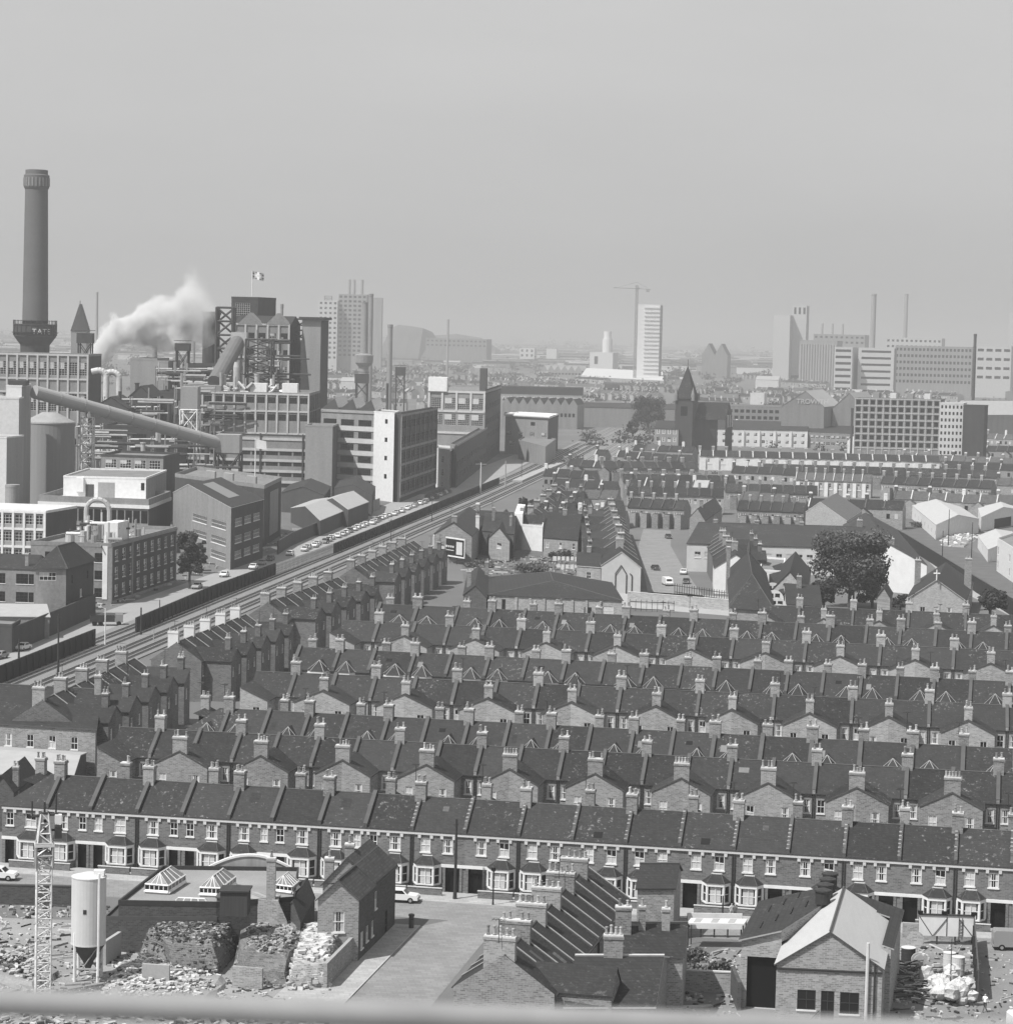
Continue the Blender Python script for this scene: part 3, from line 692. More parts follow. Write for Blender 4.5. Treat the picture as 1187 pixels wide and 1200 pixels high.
B = Bld((334, 1062), (352, 1080), (369, 1052), 3.6); B.gable(brickd, slate2, 1.2, 'f', trim=lead); B.done('lean_to', 'dark steep-roofed outhouse squeezed between brick block and corner house', 'building')
# ---------------------------------------------------------------- demolition site
def yard_wall(name, pts, h, m, label, th=.35, cop=None, cat='wall'):
    t = T(); b = MB(); W_ = [P(*p) for p in pts]; O = W_[0].copy()
    for p, q in zip(W_, W_[1:]):
        d = (q - p).normalized(); n = Vector((-d.y, d.x, 0)) * th; p = p - O; q = q - O
        b.prism([V2(p), V2(q), V2(q + n), V2(p + n)], 0, h, m)
    t.add('wall', b)
    if cop:
        c = MB()
        for p, q in zip(W_, W_[1:]):
            d = (q - p).normalized(); n = Vector((-d.y, d.x, 0)); p = p - O - n * .05; q = q - O - n * .05; e = n * (th + .1)
            c.prism([V2(p), V2(q), V2(q + e), V2(p + e)], h, h + .12, cop)
        t.add('coping', c)
    return t.place(name, O, 0, label, cat)
yard_wall('yard_wall', [(-20, 1060), (86, 1062)], 2.0, brickd, 'long dark brick yard wall behind the white silo', cop=lead)
yard_wall('yard_wall', [(122, 1110), (188, 1111)], 2.4, conc, 'pale cement-rendered wall between silo and brick heap')
yard_wall('yard_wall', [(124, 1132), (142, 1120)], 2.3, conc, 'short boarded concrete wall just right of the silo')
yard_wall('yard_wall', [(383, 1160), (421, 1120)], 2.4, brick, 'leaning brick wall running up to the corner house')
yard_wall('yard_wall', [(188, 1097), (289, 1103)], 1.6, white, 'whitewashed low wall below the brick blocks')
yard_wall('yard_wall', [(166, 1158), (198, 1160)], 2.2, conc, 'stub of concrete wall left standing in the rubble')
yard_wall('yard_wall', [(272, 1158), (307, 1161)], 2.0, brickc, 'low brick wall stub at the foot of the rubble', )
yard_wall('yard_wall', [(700, 1165), (706, 1161), (713, 1166)], 2.2, brickd, 'dark corner of wall at the edge of the side road')
def heap(px, hgt, m, label, cat='rubble heap', nb=260, bm=(brickc, brickd, stone), seed=1, bs=.45, flat=.55):
    "piled bricks: a lumpy mound covered with loose blocks"
    r = random.Random(seed); W_ = [P(*p) for p in px]; O = sum(W_, Vector()) / len(W_); W_ = [p - O for p in W_]; t = T(); b = MB(); n = len(W_)
    ring = []
    for i in range(n):
        for k in range(4): ring.append(W_[i].lerp(W_[(i + 1) % n], k / 4))
    N = len(ring); lev = [(1.0, 0), (.93, .45), (.85, .8), (flat, 1.0)]; L_ = []
    for s, z in lev: L_.append([(p.x * s + r.uniform(-.2, .2), p.y * s + r.uniform(-.2, .2), max(0, z * hgt + (r.uniform(-.2, .2) if z else 0))) for p in ring])
    for a, c in zip(L_, L_[1:]):
        for i in range(N): j = (i + 1) % N; b.poly([a[i], a[j], c[j], c[i]], m)
    for i in range(N): b.poly([L_[-1][i], L_[-1][(i + 1) % N], (0, 0, hgt)], m)
    for q in range(nb):
        f = r.random() ** .6; k = r.randrange(N); p = ring[k].lerp(ring[(k + 1) % N], r.random()) * f
        z = hgt * (1.0 if f < flat else max(0, 1 - ((f - flat) / (1 - flat)) ** 2)) + r.uniform(-.1, .15)
        a = r.uniform(0, pi); u = Vector((cos(a), sin(a), r.uniform(-.3, .3))).normalized(); v = Vector((-sin(a), cos(a), 0)); w = u.cross(v); s = bs * r.uniform(.5, 1.4)
        c0 = p + Vector((0, 0, z)); e = [(-1, -1), (1, -1), (1, 1), (-1, 1)]
        b.hexa([c0 + u * (x * s * .5) + v * (y * s * .28) - w * s * .18 for x, y in e], [c0 + u * (x * s * .5) + v * (y * s * .28) + w * s * .18 for x, y in e], r.choice(bm))
    t.add('rubble', b, kind='stuff'); return t.place('rubble_heap', O, 0, label, cat)
heap([(162, 1125), (180, 1088), (280, 1094), (286, 1106), (255, 1145), (200, 1142)], 2.9, rubm, 'big stack of salvaged dark bricks in front of the whitewashed wall', nb=1800, seed=3, bs=.34, flat=.7, bm=(brickd, brickd, brickc))
heap([(275, 1150), (277, 1106), (350, 1103), (372, 1112), (335, 1158)], 2.6, rubm, 'loose brick mound below the brick block with tall chimney', nb=1700, seed=4, bs=.34, bm=(brickd, brickc, brickc))
heap([(336, 1163), (350, 1108), (400, 1104), (402, 1118), (383, 1160)], 2.6, brickp, 'stepped pile of pale stone blocks against the leaning wall', nb=700, seed=5, bs=.7, bm=(stone, stone, concl, brickp))
heap([(-30, 1150), (-20, 1110), (40, 1118), (70, 1145), (40, 1165)], .9, dirt, 'low spoil bank at the foot of the lattice mast', nb=500, seed=6, bm=(conc, stone, brickd))
heap([(120, 1160), (140, 1130), (190, 1128), (270, 1150), (250, 1185), (130, 1185)], .8, dirt, 'scattered pale debris and planks around the silo legs', nb=1300, seed=7, bs=.42, bm=(stone, concl, conc, brickd))
heap([(-20, 1262), (0, 1190), (380, 1190), (330, 1262)], .6, dirt, 'wide spread of rubble below the handrail', nb=1600, seed=8, bs=.5, bm=(stone, conc, brickd, iron, concl))
# silo
base = P(103, 1148); s = (base.y ** 2 + EYE ** 2) ** .5 / FO; zt = HT(103, 1148, 103, 1027); zb = HT(103, 1148, 103, 1106); zc = HT(103, 1148, 103, 1124)
t = T(); r = 19.8 * s; b = MB(); b.lathe(0, 0, [(zb, r), (zt, r), (zt + .02, r * .97), (zt + .35, r * .3)], 32, mat('silo_paint', .47, .1, .5, .6, streak=(2, 2, .12))); t.add('tank', b)
b = MB(); b.lathe(0, 0, [(zc - .9, .25), (zc - .2, .5), (zb, r)], 32, lead); t.add('cone', b)
for a in (pi / 4, 3 * pi / 4, 5 * pi / 4, 7 * pi / 4):
    b = MB(); b.tube((r * .95 * cos(a), r * .95 * sin(a), 0), (r * .95 * cos(a), r * .95 * sin(a), zb + 1.2), .14, white); t.add('leg', b)
b = MB()
for a in (5 * pi / 4, 7 * pi / 4, pi / 4):
    c = a + pi / 2; b.tube((r * .95 * cos(a), r * .95 * sin(a), 1.2), (r * .95 * cos(c), r * .95 * sin(c), 1.2), .1, steel); b.tube((r * .95 * cos(a), r * .95 * sin(a), .2), (r * .95 * cos(c), r * .95 * sin(c), zb), .06, steel)
t.add('brace', b); b = MB(); b.tube((r * .7, -r * .74, .6), (r * .7, -r * .74, zt + .5), .12, white); b.box(r * .3, -.4, zt + .1, r * .9, .4, zt + .6, white); t.add('filler_pipe', b)
b = MB(); b.box(-.25, -r - .03, zt - 3.2, .05, -r + .1, zt - 2.8, iron); t.add('label_plate', b)
b = MB(); b.lathe(0, 0, [(zt - .08, r + .03), (zt + .02, r + .03)], 32, concl); b.lathe(0, 0, [(zb, r + .03), (zb + .12, r + .03)], 32, concl); t.add('rim', b)
t.place('cement_silo', base, 0, 'tall white cement silo on legs over a cone hopper', 'silo')
# lattice mast
base = P(50, 1168); t = T(); zt = HT(50, 1168, 52, 944); s = (base.y ** 2 + EYE ** 2) ** .5 / FO
def lattice(b, w0, w1, z0, z1, m, n, r=.05, cx=0, cy=0, d0=None):
    for i in range(n):
        f0, f1 = i / n, (i + 1) / n; za, zb_ = z0 + (z1 - z0) * f0, z0 + (z1 - z0) * f1; a, c = w0 + (w1 - w0) * f0, w0 + (w1 - w0) * f1
        ca = [(cx - a, cy - a, za), (cx + a, cy - a, za), (cx + a, cy + a, za), (cx - a, cy + a, za)]; cc = [(cx - c, cy - c, zb_), (cx + c, cy - c, zb_), (cx + c, cy + c, zb_), (cx - c, cy + c, zb_)]
        for k in range(4):
            j = (k + 1) % 4; b.tube(ca[k], cc[k], r * 1.4, m, 4); b.tube(cc[k], cc[j], r, m, 4); b.tube(ca[k] if (i + k) % 2 else ca[j], cc[j] if (i + k) % 2 else cc[k], r, m, 4)
zm = HT(50, 1168, 50, 1003); b = MB(); lattice(b, 8.2 * s, 8.2 * s, 0, zm, concl, 16, .055); t.add('mast_section', b)
b = MB(); lattice(b, 9.5 * s, 9.5 * s, zm - 1, zm + 1.2, steel, 2, .08); b.box(-11 * s, -11 * s, zm + .9, 11 * s, 11 * s, zm + 1.15, concl); t.add('collar', b)
b = MB(); lattice(b, 8.0 * s, 4 * s, zm + 1.15, zm + 3.9, concl, 3, .07); b.hexa([(-.55, -.5, zm + 1.2), (.55, -.5, zm + 1.2), (.55, -.4, zm + 1.2), (-.55, -.4, zm + 1.2)], [(-.28, -.35, zm + 3.8), (.28, -.35, zm + 3.8), (.28, -.25, zm + 3.8), (-.28, -.25, zm + 3.8)], conc)
for k in range(3): b.box(-.12, -.53, zm + 1.7 + .7 * k, .12, -.3, zm + 1.95 + .7 * k, black)
t.add('tower_head', b); b = MB(); lattice(b, .33, .33, zm + 3.8, zt - .6, iron, 2, .06); b.tube((0, 0, zm + 3.8), (0, 0, zt + .3), .1, iron)
b.tube((-1.2, 0, zt - 1), (1.2, 0, zt - .8), .12, iron); b.tube((1.0, 0, zt - 1), (1.0, 0, zt + 1), .08, iron); b.tube((-1.1, 0, zt - 1), (-1.1, 0, zt + .4), .07, iron); t.add('winch_head', b)
b = MB(); b.box(.9, -.4, zm + 2.9, 1.5, .3, zm + 3.7, white); b.box(.9, -.5, zm + 1.6, 1.5, .2, zm + 2.7, iron); b.tube((.6, 0, zm + 2.3), (1.6, 0, zm + 2.3), .1, iron); t.add('winch_motor', b)
t.place('lattice_mast', base, radians(14), 'pale lattice hoist mast rising in front of the terrace beside the silo', 'crane mast')
# street bits: pillar box, poles, lamp post
def post(px, py, ty, r, m, name, label, cat, arms=()):
    base = P(px, py); h = HT(px, py, px + (py - ty) * ROLL * .0 + 0, ty); t = T(); b = MB(); b.lathe(0, 0, [(0, r * 1.4), (h * .15, r), (h, r * .7)], 8, m); t.add('pole', b)
    for z, w, kind in arms:
        a = MB()
        if kind == 'arm': a.tube((-w, 0, h - z), (w, 0, h - z), .05, m, 4)
        elif kind == 'lamp': a.tube((0, 0, h - .1), (-w, -.2, h + .3), .05, m); a.box(-w - .5, -.35, h + .15, -w + .15, 0, h + .35, concl)
        elif kind == 'lantern': a.lathe(0, 0, [(h, .1), (h + .15, .25), (h + .5, .3), (h + .7, .05)], 8, glass); a.lathe(0, 0, [(h + .5, .33), (h + .75, .05)], 8, iron)
        t.add({'arm': 'crossarm', 'lamp': 'lamp_head', 'lantern': 'lantern'}[kind], a)
    return t.place(name, base, 0, label, cat)
post(533, 1055, 960, .17, iron, 'telegraph_pole', 'tall dark telegraph pole standing before the near bay windows', 'pole', [(.6, .35, 'arm')])
post(577.6, 1062, 1022, .09, iron, 'lamp_post', 'short street lamp on the kerb left of the porches', 'street lamp', [(0, 0, 'lantern')])
post(846.5, 1077, 1050, .1, iron, 'bollard_post', 'slender dark post on the pavement before the black porches', 'post')
base = P(482, 1089); h = HT(482, 1089, 482, 1071); t = T(); b = MB(); b.lathe(0, 0, [(0, .3), (.1, .3), (.12, .26), (h - .25, .26), (h - .22, .31), (h - .05, .3), (h, .12)], 16, mat('postbox_red', .07, kind='plain', rough=.4)); t.add('box_body', b)
b = MB(); b.box(-.12, -.28, h - .55, .12, -.24, h - .48, black); t.add('slot', b); t.place('pillar_box', base, .4, 'round pillar box at the corner of the side road', 'letter box')
# ---------------------------------------------------------------- workshops and scrap yard
h1 = HT(868, 1181, 869, 1101)
def at_depth(x, Y): r = ray(x, 700); t = Y / r.y; return Vector((r.x * t, Y, 0))
B = Bld((869, 1101), (1044, 1112), (1056, 1067), h1)
RA = 1.9
m = MB(); h = h1; A0, A1, A2, A3 = B.corners(); c1 = B.q(.27, 0)
face(B.t, m, A0, c1, 0, h, brickp, [(.55, .02, 2.9, 4.7, 'hole', False)], rev=.35)
m.poly([B.q(0, 0, h), B.q(.27, 0, h), B.q(.27, 0, h + RA * .54)], brickp); m.wall(A3, A0, 0, h, brickp); m.wall(A2, A3, 0, h, brickp); m.wall(A1, A2, 0, h, brickp); m.wall(B.q(.93, 0), A1, 0, h, brickp)
m.poly([B.q(0, 1, h), B.q(1, 1, h), B.q(.5, 1, h + RA)], brickp); m.poly([B.q(.27, 0, h), B.q(.5, .5, h), B.q(.5, .5, h + RA), B.q(.27, 0, h + RA * .54)], brickp); B.t.add('wall', m)
m = MB(); m.poly([(*B.q(.02, .03), .01), (*B.q(.26, .03), .01), (*B.q(.26, .03), 4.8), (*B.q(.02, .03), 4.8)], black); B.t.add('interior_shade_panel', m)  # black sheet painted in for the shade inside the doorway
m = MB(); zz = lambda a: h + RA * (1 - abs(a - .5) * 2) + .06
m.slab([B.q(a, b, zz(a)) for a, b in ((-.02, -.02), (.27, -.02), (.5, .5), (.5, 1.02), (-.02, 1.02))], .14, slate2, conc); m.slab([B.q(a, b, zz(a)) for a, b in ((.5, .72), (.94, .72), (.94, -.0), (1.02, -.0), (1.02, 1.02), (.5, 1.02))], .14, slate2, conc); B.t.add('roof', m)
for k in range(4):
    m = MB(); p = B.q(.49, .96 - .16 * k); m.lathe(p[0], p[1], [(h1 + 2.0, .7), (h1 + 3.1, .7), (h1 + 3.15, .8), (h1 + 3.3, .8), (h1 + 3.45, .3)], 16, iron); B.t.add('roof_ventilator', m)
for k in range(7):
    m = MB(); fr = .1 + .09 * (k % 4); z0 = zz(fr); a, c = B.q(fr, .18 + .11 * k), B.q(fr, .34 + .11 * k); m.tube((a[0], a[1], z0 + .03), (c[0], c[1], z0 + .03), .07, black, 4); B.t.add('glazing_slit', m)
B.done('workshop', 'large dark-roofed workshop with four round ventilators along its ridge', 'workshop')
h2 = HT(910, 1207, 910, 1129)
B = Bld((910, 1129), (1034, 1135), (1045, 1081), h2)
w = B.w
B.gable(brickp, mat('pale_sheeting', .36, .05, .6, .85, streak=(3, .2, 3), fine=.03), 3.0, 'f',
        wf=[(w * .205, 1.9, 1.6, 1.75, 'iron', True), (w * .43, .9, 1.15, 2.75, 'dark', False), (w * .61, 1.7, 1.65, 1.9, 'iron', True)], trim=lead, ridge=lead, ov=.2)
m = MB(); a = B.m(0, -.06); c = B.m(w, -.06); m.tube((a[0], a[1], h2 - .45), (c[0], c[1], h2 - .45), .11, iron, 5); B.t.add('string_course', m)
m = MB(); a = B.m(w * .86, -.2); m.tube((*a, 0), (*a, h2 + 2.2), .16, concl, 8); B.t.add('flue_pipe', m)
m = MB(); a = B.m(w * .93, -.15); m.tube((*a, 0), (*a, h2 + .4), .09, iron, 6); B.t.add('downpipe', m)
m = MB(); a, c = B.m(w * .05, -.1), B.m(w * .33, -.1); m.tube((*a, 1.0), (*c, 1.0), .06, iron); m.tube((*c, 1.0), (*B.m(w * .42, -.1), 1.9), .05, iron); B.t.add('wall_pipe', m)
B.done('workshop', 'gabled pale brick workshop with white sheet roof and iron-framed windows', 'workshop')
# yard clutter
def drum(px, py, ty, rpx, m, label, name='steel_drum', cat='drum', top=concl):
    b = P(px, py); s = b.y / FO; h = HT(px, py, px, ty); t = T(); k = MB(); r = rpx * s
    k.lathe(0, 0, [(0, r), (h * .33, r), (h * .35, r * 1.03), (h * .37, r), (h * .66, r), (h * .68, r * 1.03), (h * .7, r), (h, r)], 20, m); t.add('drum_body', k)
    k = MB(); k.lathe(0, 0, [(h, r * 1.03), (h + .05, r * 1.03), (h + .06, r * .2)], 20, top); t.add('lid', k); t.place(name, b, 0, label, cat)
drum(1112, 1138, 1117, 7.5, concl, 'left one of two tall pale drums above the bale heap'); drum(1122, 1143, 1122, 8, concl, 'right, nearer one of two tall pale drums above the bale heap')
drum(1064, 1128, 1111, 8.5, iron, 'squat black drum with a pale lid beside the dark workshop')
def disc(px, py, r, m, label, rz, name='cable_drum'):
    b = P(px, py); t = T(); k = MB()
    for y in (-.35, .3):
        n = 20; f = [(r * cos(2 * pi * i / n), r + r * sin(2 * pi * i / n)) for i in range(n)]
        k.poly([(x, y, z) for x, z in f], m); k.poly([(x, y + .08, z) for x, z in f], m)
        for i in range(n): j = (i + 1) % n; k.poly([(f[i][0], y, f[i][1]), (f[j][0], y, f[j][1]), (f[j][0], y + .08, f[j][1]), (f[i][0], y + .08, f[i][1])], m)
    t.add('flange', k); k = MB(); k.tube((0, -.3, r), (0, .35, r), r * .45, brickd, 12); t.add('barrel', k); t.place(name, b, rz, label, 'cable drum')
disc(1076, 1133, .62, stone, 'small round cable drum standing on edge by the black drum', .2); disc(1072, 1112, .85, brickp, 'large flat wooden cable drum end leaning behind the black drum', -.3)
t = T(); m = MB(); r = random.Random(5); O = P(1113, 1166); s = O.y / FO
balem = mat('rag_bale', .42, .3, 1.6, .95, fine=.25)
for i in range(26):
    k = MB(); a, e = r.uniform(-1, 1), r.uniform(-1, 1); zz = r.uniform(0, 1.4) * (1 - abs(a) * .5); R0 = r.uniform(.45, .8)
    pts = [(zz + R0 * cos(pi - pi * q / 6) + R0 * .8, R0 * sin(pi * q / 6) * r.uniform(.8, 1.25) + .02) for q in range(7)]
    k.lathe(0, 0, pts, 9, balem)
    k.v = [(x + r.uniform(-.1, .1), y + r.uniform(-.1, .1), max(0, z + r.uniform(-.1, .1))) for x, y, z in k.v]
    t.add('bale', k, None, (a * 23 * s, e * 24 * s * 4.0 * .55, 0))
t.place('bale_heap', O, 0, 'heap of pale tumbled rag bales in the fenced scrap yard', 'rag bales')
t = T(); m = MB(); O = P(1062, 1155)
for i in range(150):
    a = Vector((r.uniform(-2.4, 2.6), r.uniform(-6, 6), r.uniform(0, .9))); d = Vector((r.gauss(1, .6), r.gauss(0, .7), r.gauss(0, .15))).normalized() * r.uniform(.8, 2.4); m.tube(a, a + d, r.uniform(.03, .09), r.choice((iron, iron, brickd, stone, conc)), 4)
t.add('scrap', m, kind='stuff'); t.place('scrap_pile', O, 0, 'tangle of scrap pipes and timber along the white-roofed workshop wall', 'scrap metal')
# hoarding with braces seen from behind
def board(name, a, b, z0, z1, m, label, cat='hoarding', posts=4, pm=iron, extra=None, th=.12):
    A, Bp = P(*a), P(*b); L, rz = frame2(A, Bp); t = T(); k = MB(); k.box(0, 0, z0, L, th, z1, m); t.add('panel', k)
    for i in range(posts): k = MB(); x = L * (i + .03) / (posts - .94 + .0) if posts > 1 else 0; k.box(x - .07, th + .003, 0, x + .07, th + .15, z1 - .1, pm); t.add('post', k)
    if extra: extra(t, L)
    return t.place(name, A, rz, label, cat)
def hx(t, L):
    k = MB()
    for a, c in (((.0, 2.9), (L * .25, .9)), ((L * .25, .9), (L * .5, 2.7)), ((L * .5, .9), (L * .5, 2.9)), ((L * .72, 2.7), (L * .98, .9))): k.tube((a[0], -.05, a[1]), (c[0], -.05, c[1]), .04, lead, 4)
    for x in (L * .72, L * .78): k.tube((x, -.1, .6), (x, -.1, 2.8), .04, iron, 4)
    for q in range(6): k.tube((L * .72, -.1, .9 + .33 * q), (L * .78, -.1, .9 + .33 * q), .03, iron, 4)
    t.add('brace', k); k = MB(); k.box(-.05, -.1, 3.0, L + .05, .2, 3.12, iron); t.add('cap', k)
    for q in (.02, .45, .98): k = MB(); k.box(L * q - .25, -.15, 3.12, L * q + .25, .2, 3.4, black); t.add('floodlight', k)
board('hoarding', (1076, 1107), (1141, 1109), .9, 3.0, white, 'plain white hoarding seen from behind with dark braces and leaning ladder', extra=hx)
def hy(t, L):
    for q in range(4): k = MB(); k.box(L * q / 4, -.04, 3.0 - .02, L * q / 4 + L * .12, -.012, 3.25, conc); t.add('patch', k)
board('hoarding', (805, 1099), (869, 1100), .9, 2.5, white, 'long low white hoarding below the black porches, left of the workshop', posts=5)
b = Bld((805, 1082), (872, 1083), (876, 1077), 2.6); k = MB(); k.prism(b.corners(), 2.45, 2.6, white, concl); b.t.add('canopy_roof', k)
for i in range(3): b.box('patch', b.w * (.1 + .3 * i), .3, 2.6, b.w * (.22 + .3 * i), b.d * .9, 2.615, conc)
for q in ((.02, .1), (.98, .1), (.02, .9), (.98, .9)): p = b.q(*q); k = MB(); k.tube((*p, 0), (*p, 2.45), .06, iron, 6); b.t.add('post', k)
b.done('canopy', 'patched flat white canopy roof on posts in front of the black porches', 'canopy')
yard_wall('yard_wall', [(1057, 1100), (1138, 1105)], 1.6, brick, 'low dark brick wall under the white hoarding')
board('yard_fence', (1146, 1175), (1141, 1106), 0, 3.0, mat('rusty_sheet', .07, .25, 1.5, .8, streak=(2, 2, .3)), 'tall rusty sheet fence along the right side of the scrap yard', 'fence', 6)
yard_wall('yard_wall', [(795, 1180), (797, 1162), (860, 1165)], 1.9, brickc, 'mottled brick garden wall round the weedy plot', cop=stone)
yard_wall('yard_wall', [(868, 1185), (860, 1165)], 2.6, brickd, 'dark shadowed wall between weedy plot and workshop yard')
post(1113, 1170, 1100, .05, iron, 'post', 'thin iron pole standing in the scrap yard', 'post')
# white van roof at the corner
def bush(name, px, py, w, h, m, label, cat='bush', n=900, seed=1, leaf=.22):
    r = random.Random(seed); O = P(px, py); t = T(); k = MB(); st = MB()
    for i in range(7): st.tube((0, 0, 0), (r.uniform(-w, w) * .6, r.uniform(-w, w) * .4, h * r.uniform(.4, .8)), .05, iron, 4)
    t.add('stem', st)
    lob = [(r.uniform(-w, w) * .7, r.uniform(-w, w) * .4, h * r.uniform(.25, .7), r.uniform(.3, .55)) for _ in range(9)]
    for i in range(n):
        lx, ly, lz, lr = r.choice(lob); d = Vector((r.gauss(0, 1), r.gauss(0, 1), r.gauss(0, 1))).normalized() * r.random() ** .4
        c = Vector((lx + d.x * lr * w, ly + d.y * lr * w * .7, max(.1, lz + d.z * lr * h * .6))); a = Vector((r.gauss(0, 1), r.gauss(0, 1), r.gauss(0, 1))).normalized(); b = a.orthogonal().normalized() * leaf * r.uniform(.5, 1.2); e = a.cross(b.normalized()) * leaf * r.uniform(.4, .9)
        k.poly([c - b, c - e, c + b, c + e], m)
    t.add('foliage', k); return t.place(name, O, 0, label, cat)
leaf = mat('leaf', .055, .25, .6, .6, fine=.3); leafl = mat('leaf_light', .09, .25, .6, .6, fine=.3); leafd = mat('leaf_dark', .035, .25, .4, .6, fine=.25)
bush('bush', 830, 1150, 2.3, 2.0, leafl, 'sprawling weedy bush filling the walled plot', n=1600, seed=3, leaf=.2)
bush('bush', 815, 1128, 1.4, 1.5, leafl, 'smaller ragged bush at the upper left of walled plot', n=600, seed=4, leaf=.18)
bush('bush', 8, 1140, 1.6, 1.5, leafd, 'spiky dark scrub at the far left of the building site', n=500, seed=5, leaf=.2)
# ---------------------------------------------------------------- cars
def car_template(m, kind='saloon'):
    t = T(); L, Wd = (4.1, 1.6) if kind != 'van' else (4.6, 1.8); k = MB()
    if kind == 'saloon': prof = [(0, .35), (0, .7), (.12, .84), (1.05, .92), (1.55, 1.38), (2.75, 1.40), (3.3, .95), (3.95, .88), (4.1, .65), (4.1, .35)]
    elif kind == 'estate': prof = [(0, .35), (0, .7), (.12, .86), (1.05, .94), (1.5, 1.42), (3.6, 1.42), (4.0, .98), (4.1, .65), (4.1, .35)]
    else: prof = [(0, .4), (0, .9), (.3, 1.1), (.55, 1.75), (.9, 1.95), (4.4, 1.98), (4.6, 1.8), (4.6, .4)]
    def yo(z): return Wd / 2 * (1 if z < .95 else (1 - .14 * (z - .95) / .45 if kind != 'van' else 1 - .05 * (z - .95)))
    n = len(prof); b0 = len(k.v); k.v += [(x - L / 2, -yo(z), z) for x, z in prof] + [(x - L / 2, yo(z), z) for x, z in prof]; q = k.mi(m)
    k.f.append(tuple(range(b0, b0 + n))); k.m.append(q); k.f.append(tuple(range(b0 + 2 * n - 1, b0 + n - 1, -1))); k.m.append(q)
    for i in range(n): j = (i + 1) % n; k.f.append((b0 + i, b0 + n + i, b0 + n + j, b0 + j)); k.m.append(q)
    t.add('body', k)
    def panel(name, pts): k = MB(); k.poly(pts, glass); t.add(name, k)
    if kind != 'van':
        c = prof; e = .012
        for i, (a, b_) in enumerate(((3, 4), (5, 6) if kind == 'saloon' else (5, 6))):
            (xa, za), (xb, zb) = c[a], c[b_]; s = -1 if i == 0 else 1
            p = [(xa + (xb - xa) * .12, za + (zb - za) * .12), (xa + (xb - xa) * .88, za + (zb - za) * .88)]
            panel('windscreen' if i == 0 else 'rear_window', [(p[0][0] - L / 2 + s * e, -yo(p[0][1]) * .88, p[0][1] + e), (p[0][0] - L / 2 + s * e, yo(p[0][1]) * .88, p[0][1] + e), (p[1][0] - L / 2 + s * e, yo(p[1][1]) * .88, p[1][1] + e), (p[1][0] - L / 2 + s * e, -yo(p[1][1]) * .88, p[1][1] + e)])
        for s in (-1, 1): panel('side_window', [(1.3 - L / 2, s * (yo(.98) + e), 1.0), (3.05 - L / 2, s * (yo(.98) + e), 1.0), (2.75 - L / 2, s * (yo(1.34) + e), 1.33), (1.62 - L / 2, s * (yo(1.34) + e), 1.33)])
    else: panel('windscreen', [(.33 - L / 2 - .02, -.7, 1.15), (.33 - L / 2 - .02, .7, 1.15), (.53 - L / 2 - .02, .65, 1.7), (.53 - L / 2 - .02, -.65, 1.7)])
    for x in (.75, L - .8):
        for s in (-1, 1):
            k = MB(); k.tube((0, -.09, 0), (0, .09, 0), .32, black, 12); w = t.add('wheel', k, None, (x - L / 2, s * (Wd / 2 - .08), .32))
            k = MB(); k.tube((0, -.1, 0), (0, .1, 0), .17, steel, 8); t.add('hubcap', k, w)
    for s in (-1, 1): k = MB(); k.tube((-L / 2 - .04, s * .58, .68), (-L / 2 + .04, s * .58, .68), .1, concl, 8); t.add('headlight', k)
    for x in (-L / 2 - .07, L / 2): k = MB(); k.box(x, -Wd / 2, .38, x + .07, Wd / 2, .5, steel); t.add('bumper', k)
    return t
cpm = {'white': mat('car_white', .62, kind='plain', rough=.3, spec=.6), 'grey': mat('car_grey', .22, kind='plain', rough=.3, spec=.6), 'dark': mat('car_dark', .04, kind='plain', rough=.25, spec=.6), 'cream': mat('car_cream', .42, kind='plain', rough=.3, spec=.6)}
CT = {(c, k): car_template(m, k) for c, m in cpm.items() for k in ('saloon', 'estate', 'van')}
def car(px, py, c, kind, deg, label, group=None, z=0):
    p = P(px, py); CT[(c, kind)].place('van' if kind == 'van' else 'parked_car', (p.x, p.y, z), radians(deg), label, 'van' if kind == 'van' else 'car', group)
car(468, 1057, 'white', 'saloon', 172, 'white car parked half hidden behind the brick corner house', z=.01)
car(-2, 1031, 'white', 'saloon', 175, 'white car at the far left end of the near street', z=.01)
car(1190, 1113, 'grey', 'van', 178, 'grey van cut by the right edge on the near street', z=.01)
car(1212, 1212, 'white', 'van', 190, 'white van at the bottom right corner of the yard')
car(782, 686, 'white', 'van', 100, 'white van parked on the left side of the cul-de-sac'); car(768, 668, 'dark', 'saloon', 100, 'dark car just behind the white van in the cul-de-sac')
car(801, 673, 'white', 'saloon', 82, 'white car parked on the right side of the cul-de-sac'); car(804, 684, 'dark', 'saloon', 82, 'dark car right in front of the white cul-de-sac car')
car(783, 631, 'dark', 'saloon', 95, 'dark car standing at the far end of the cul-de-sac')
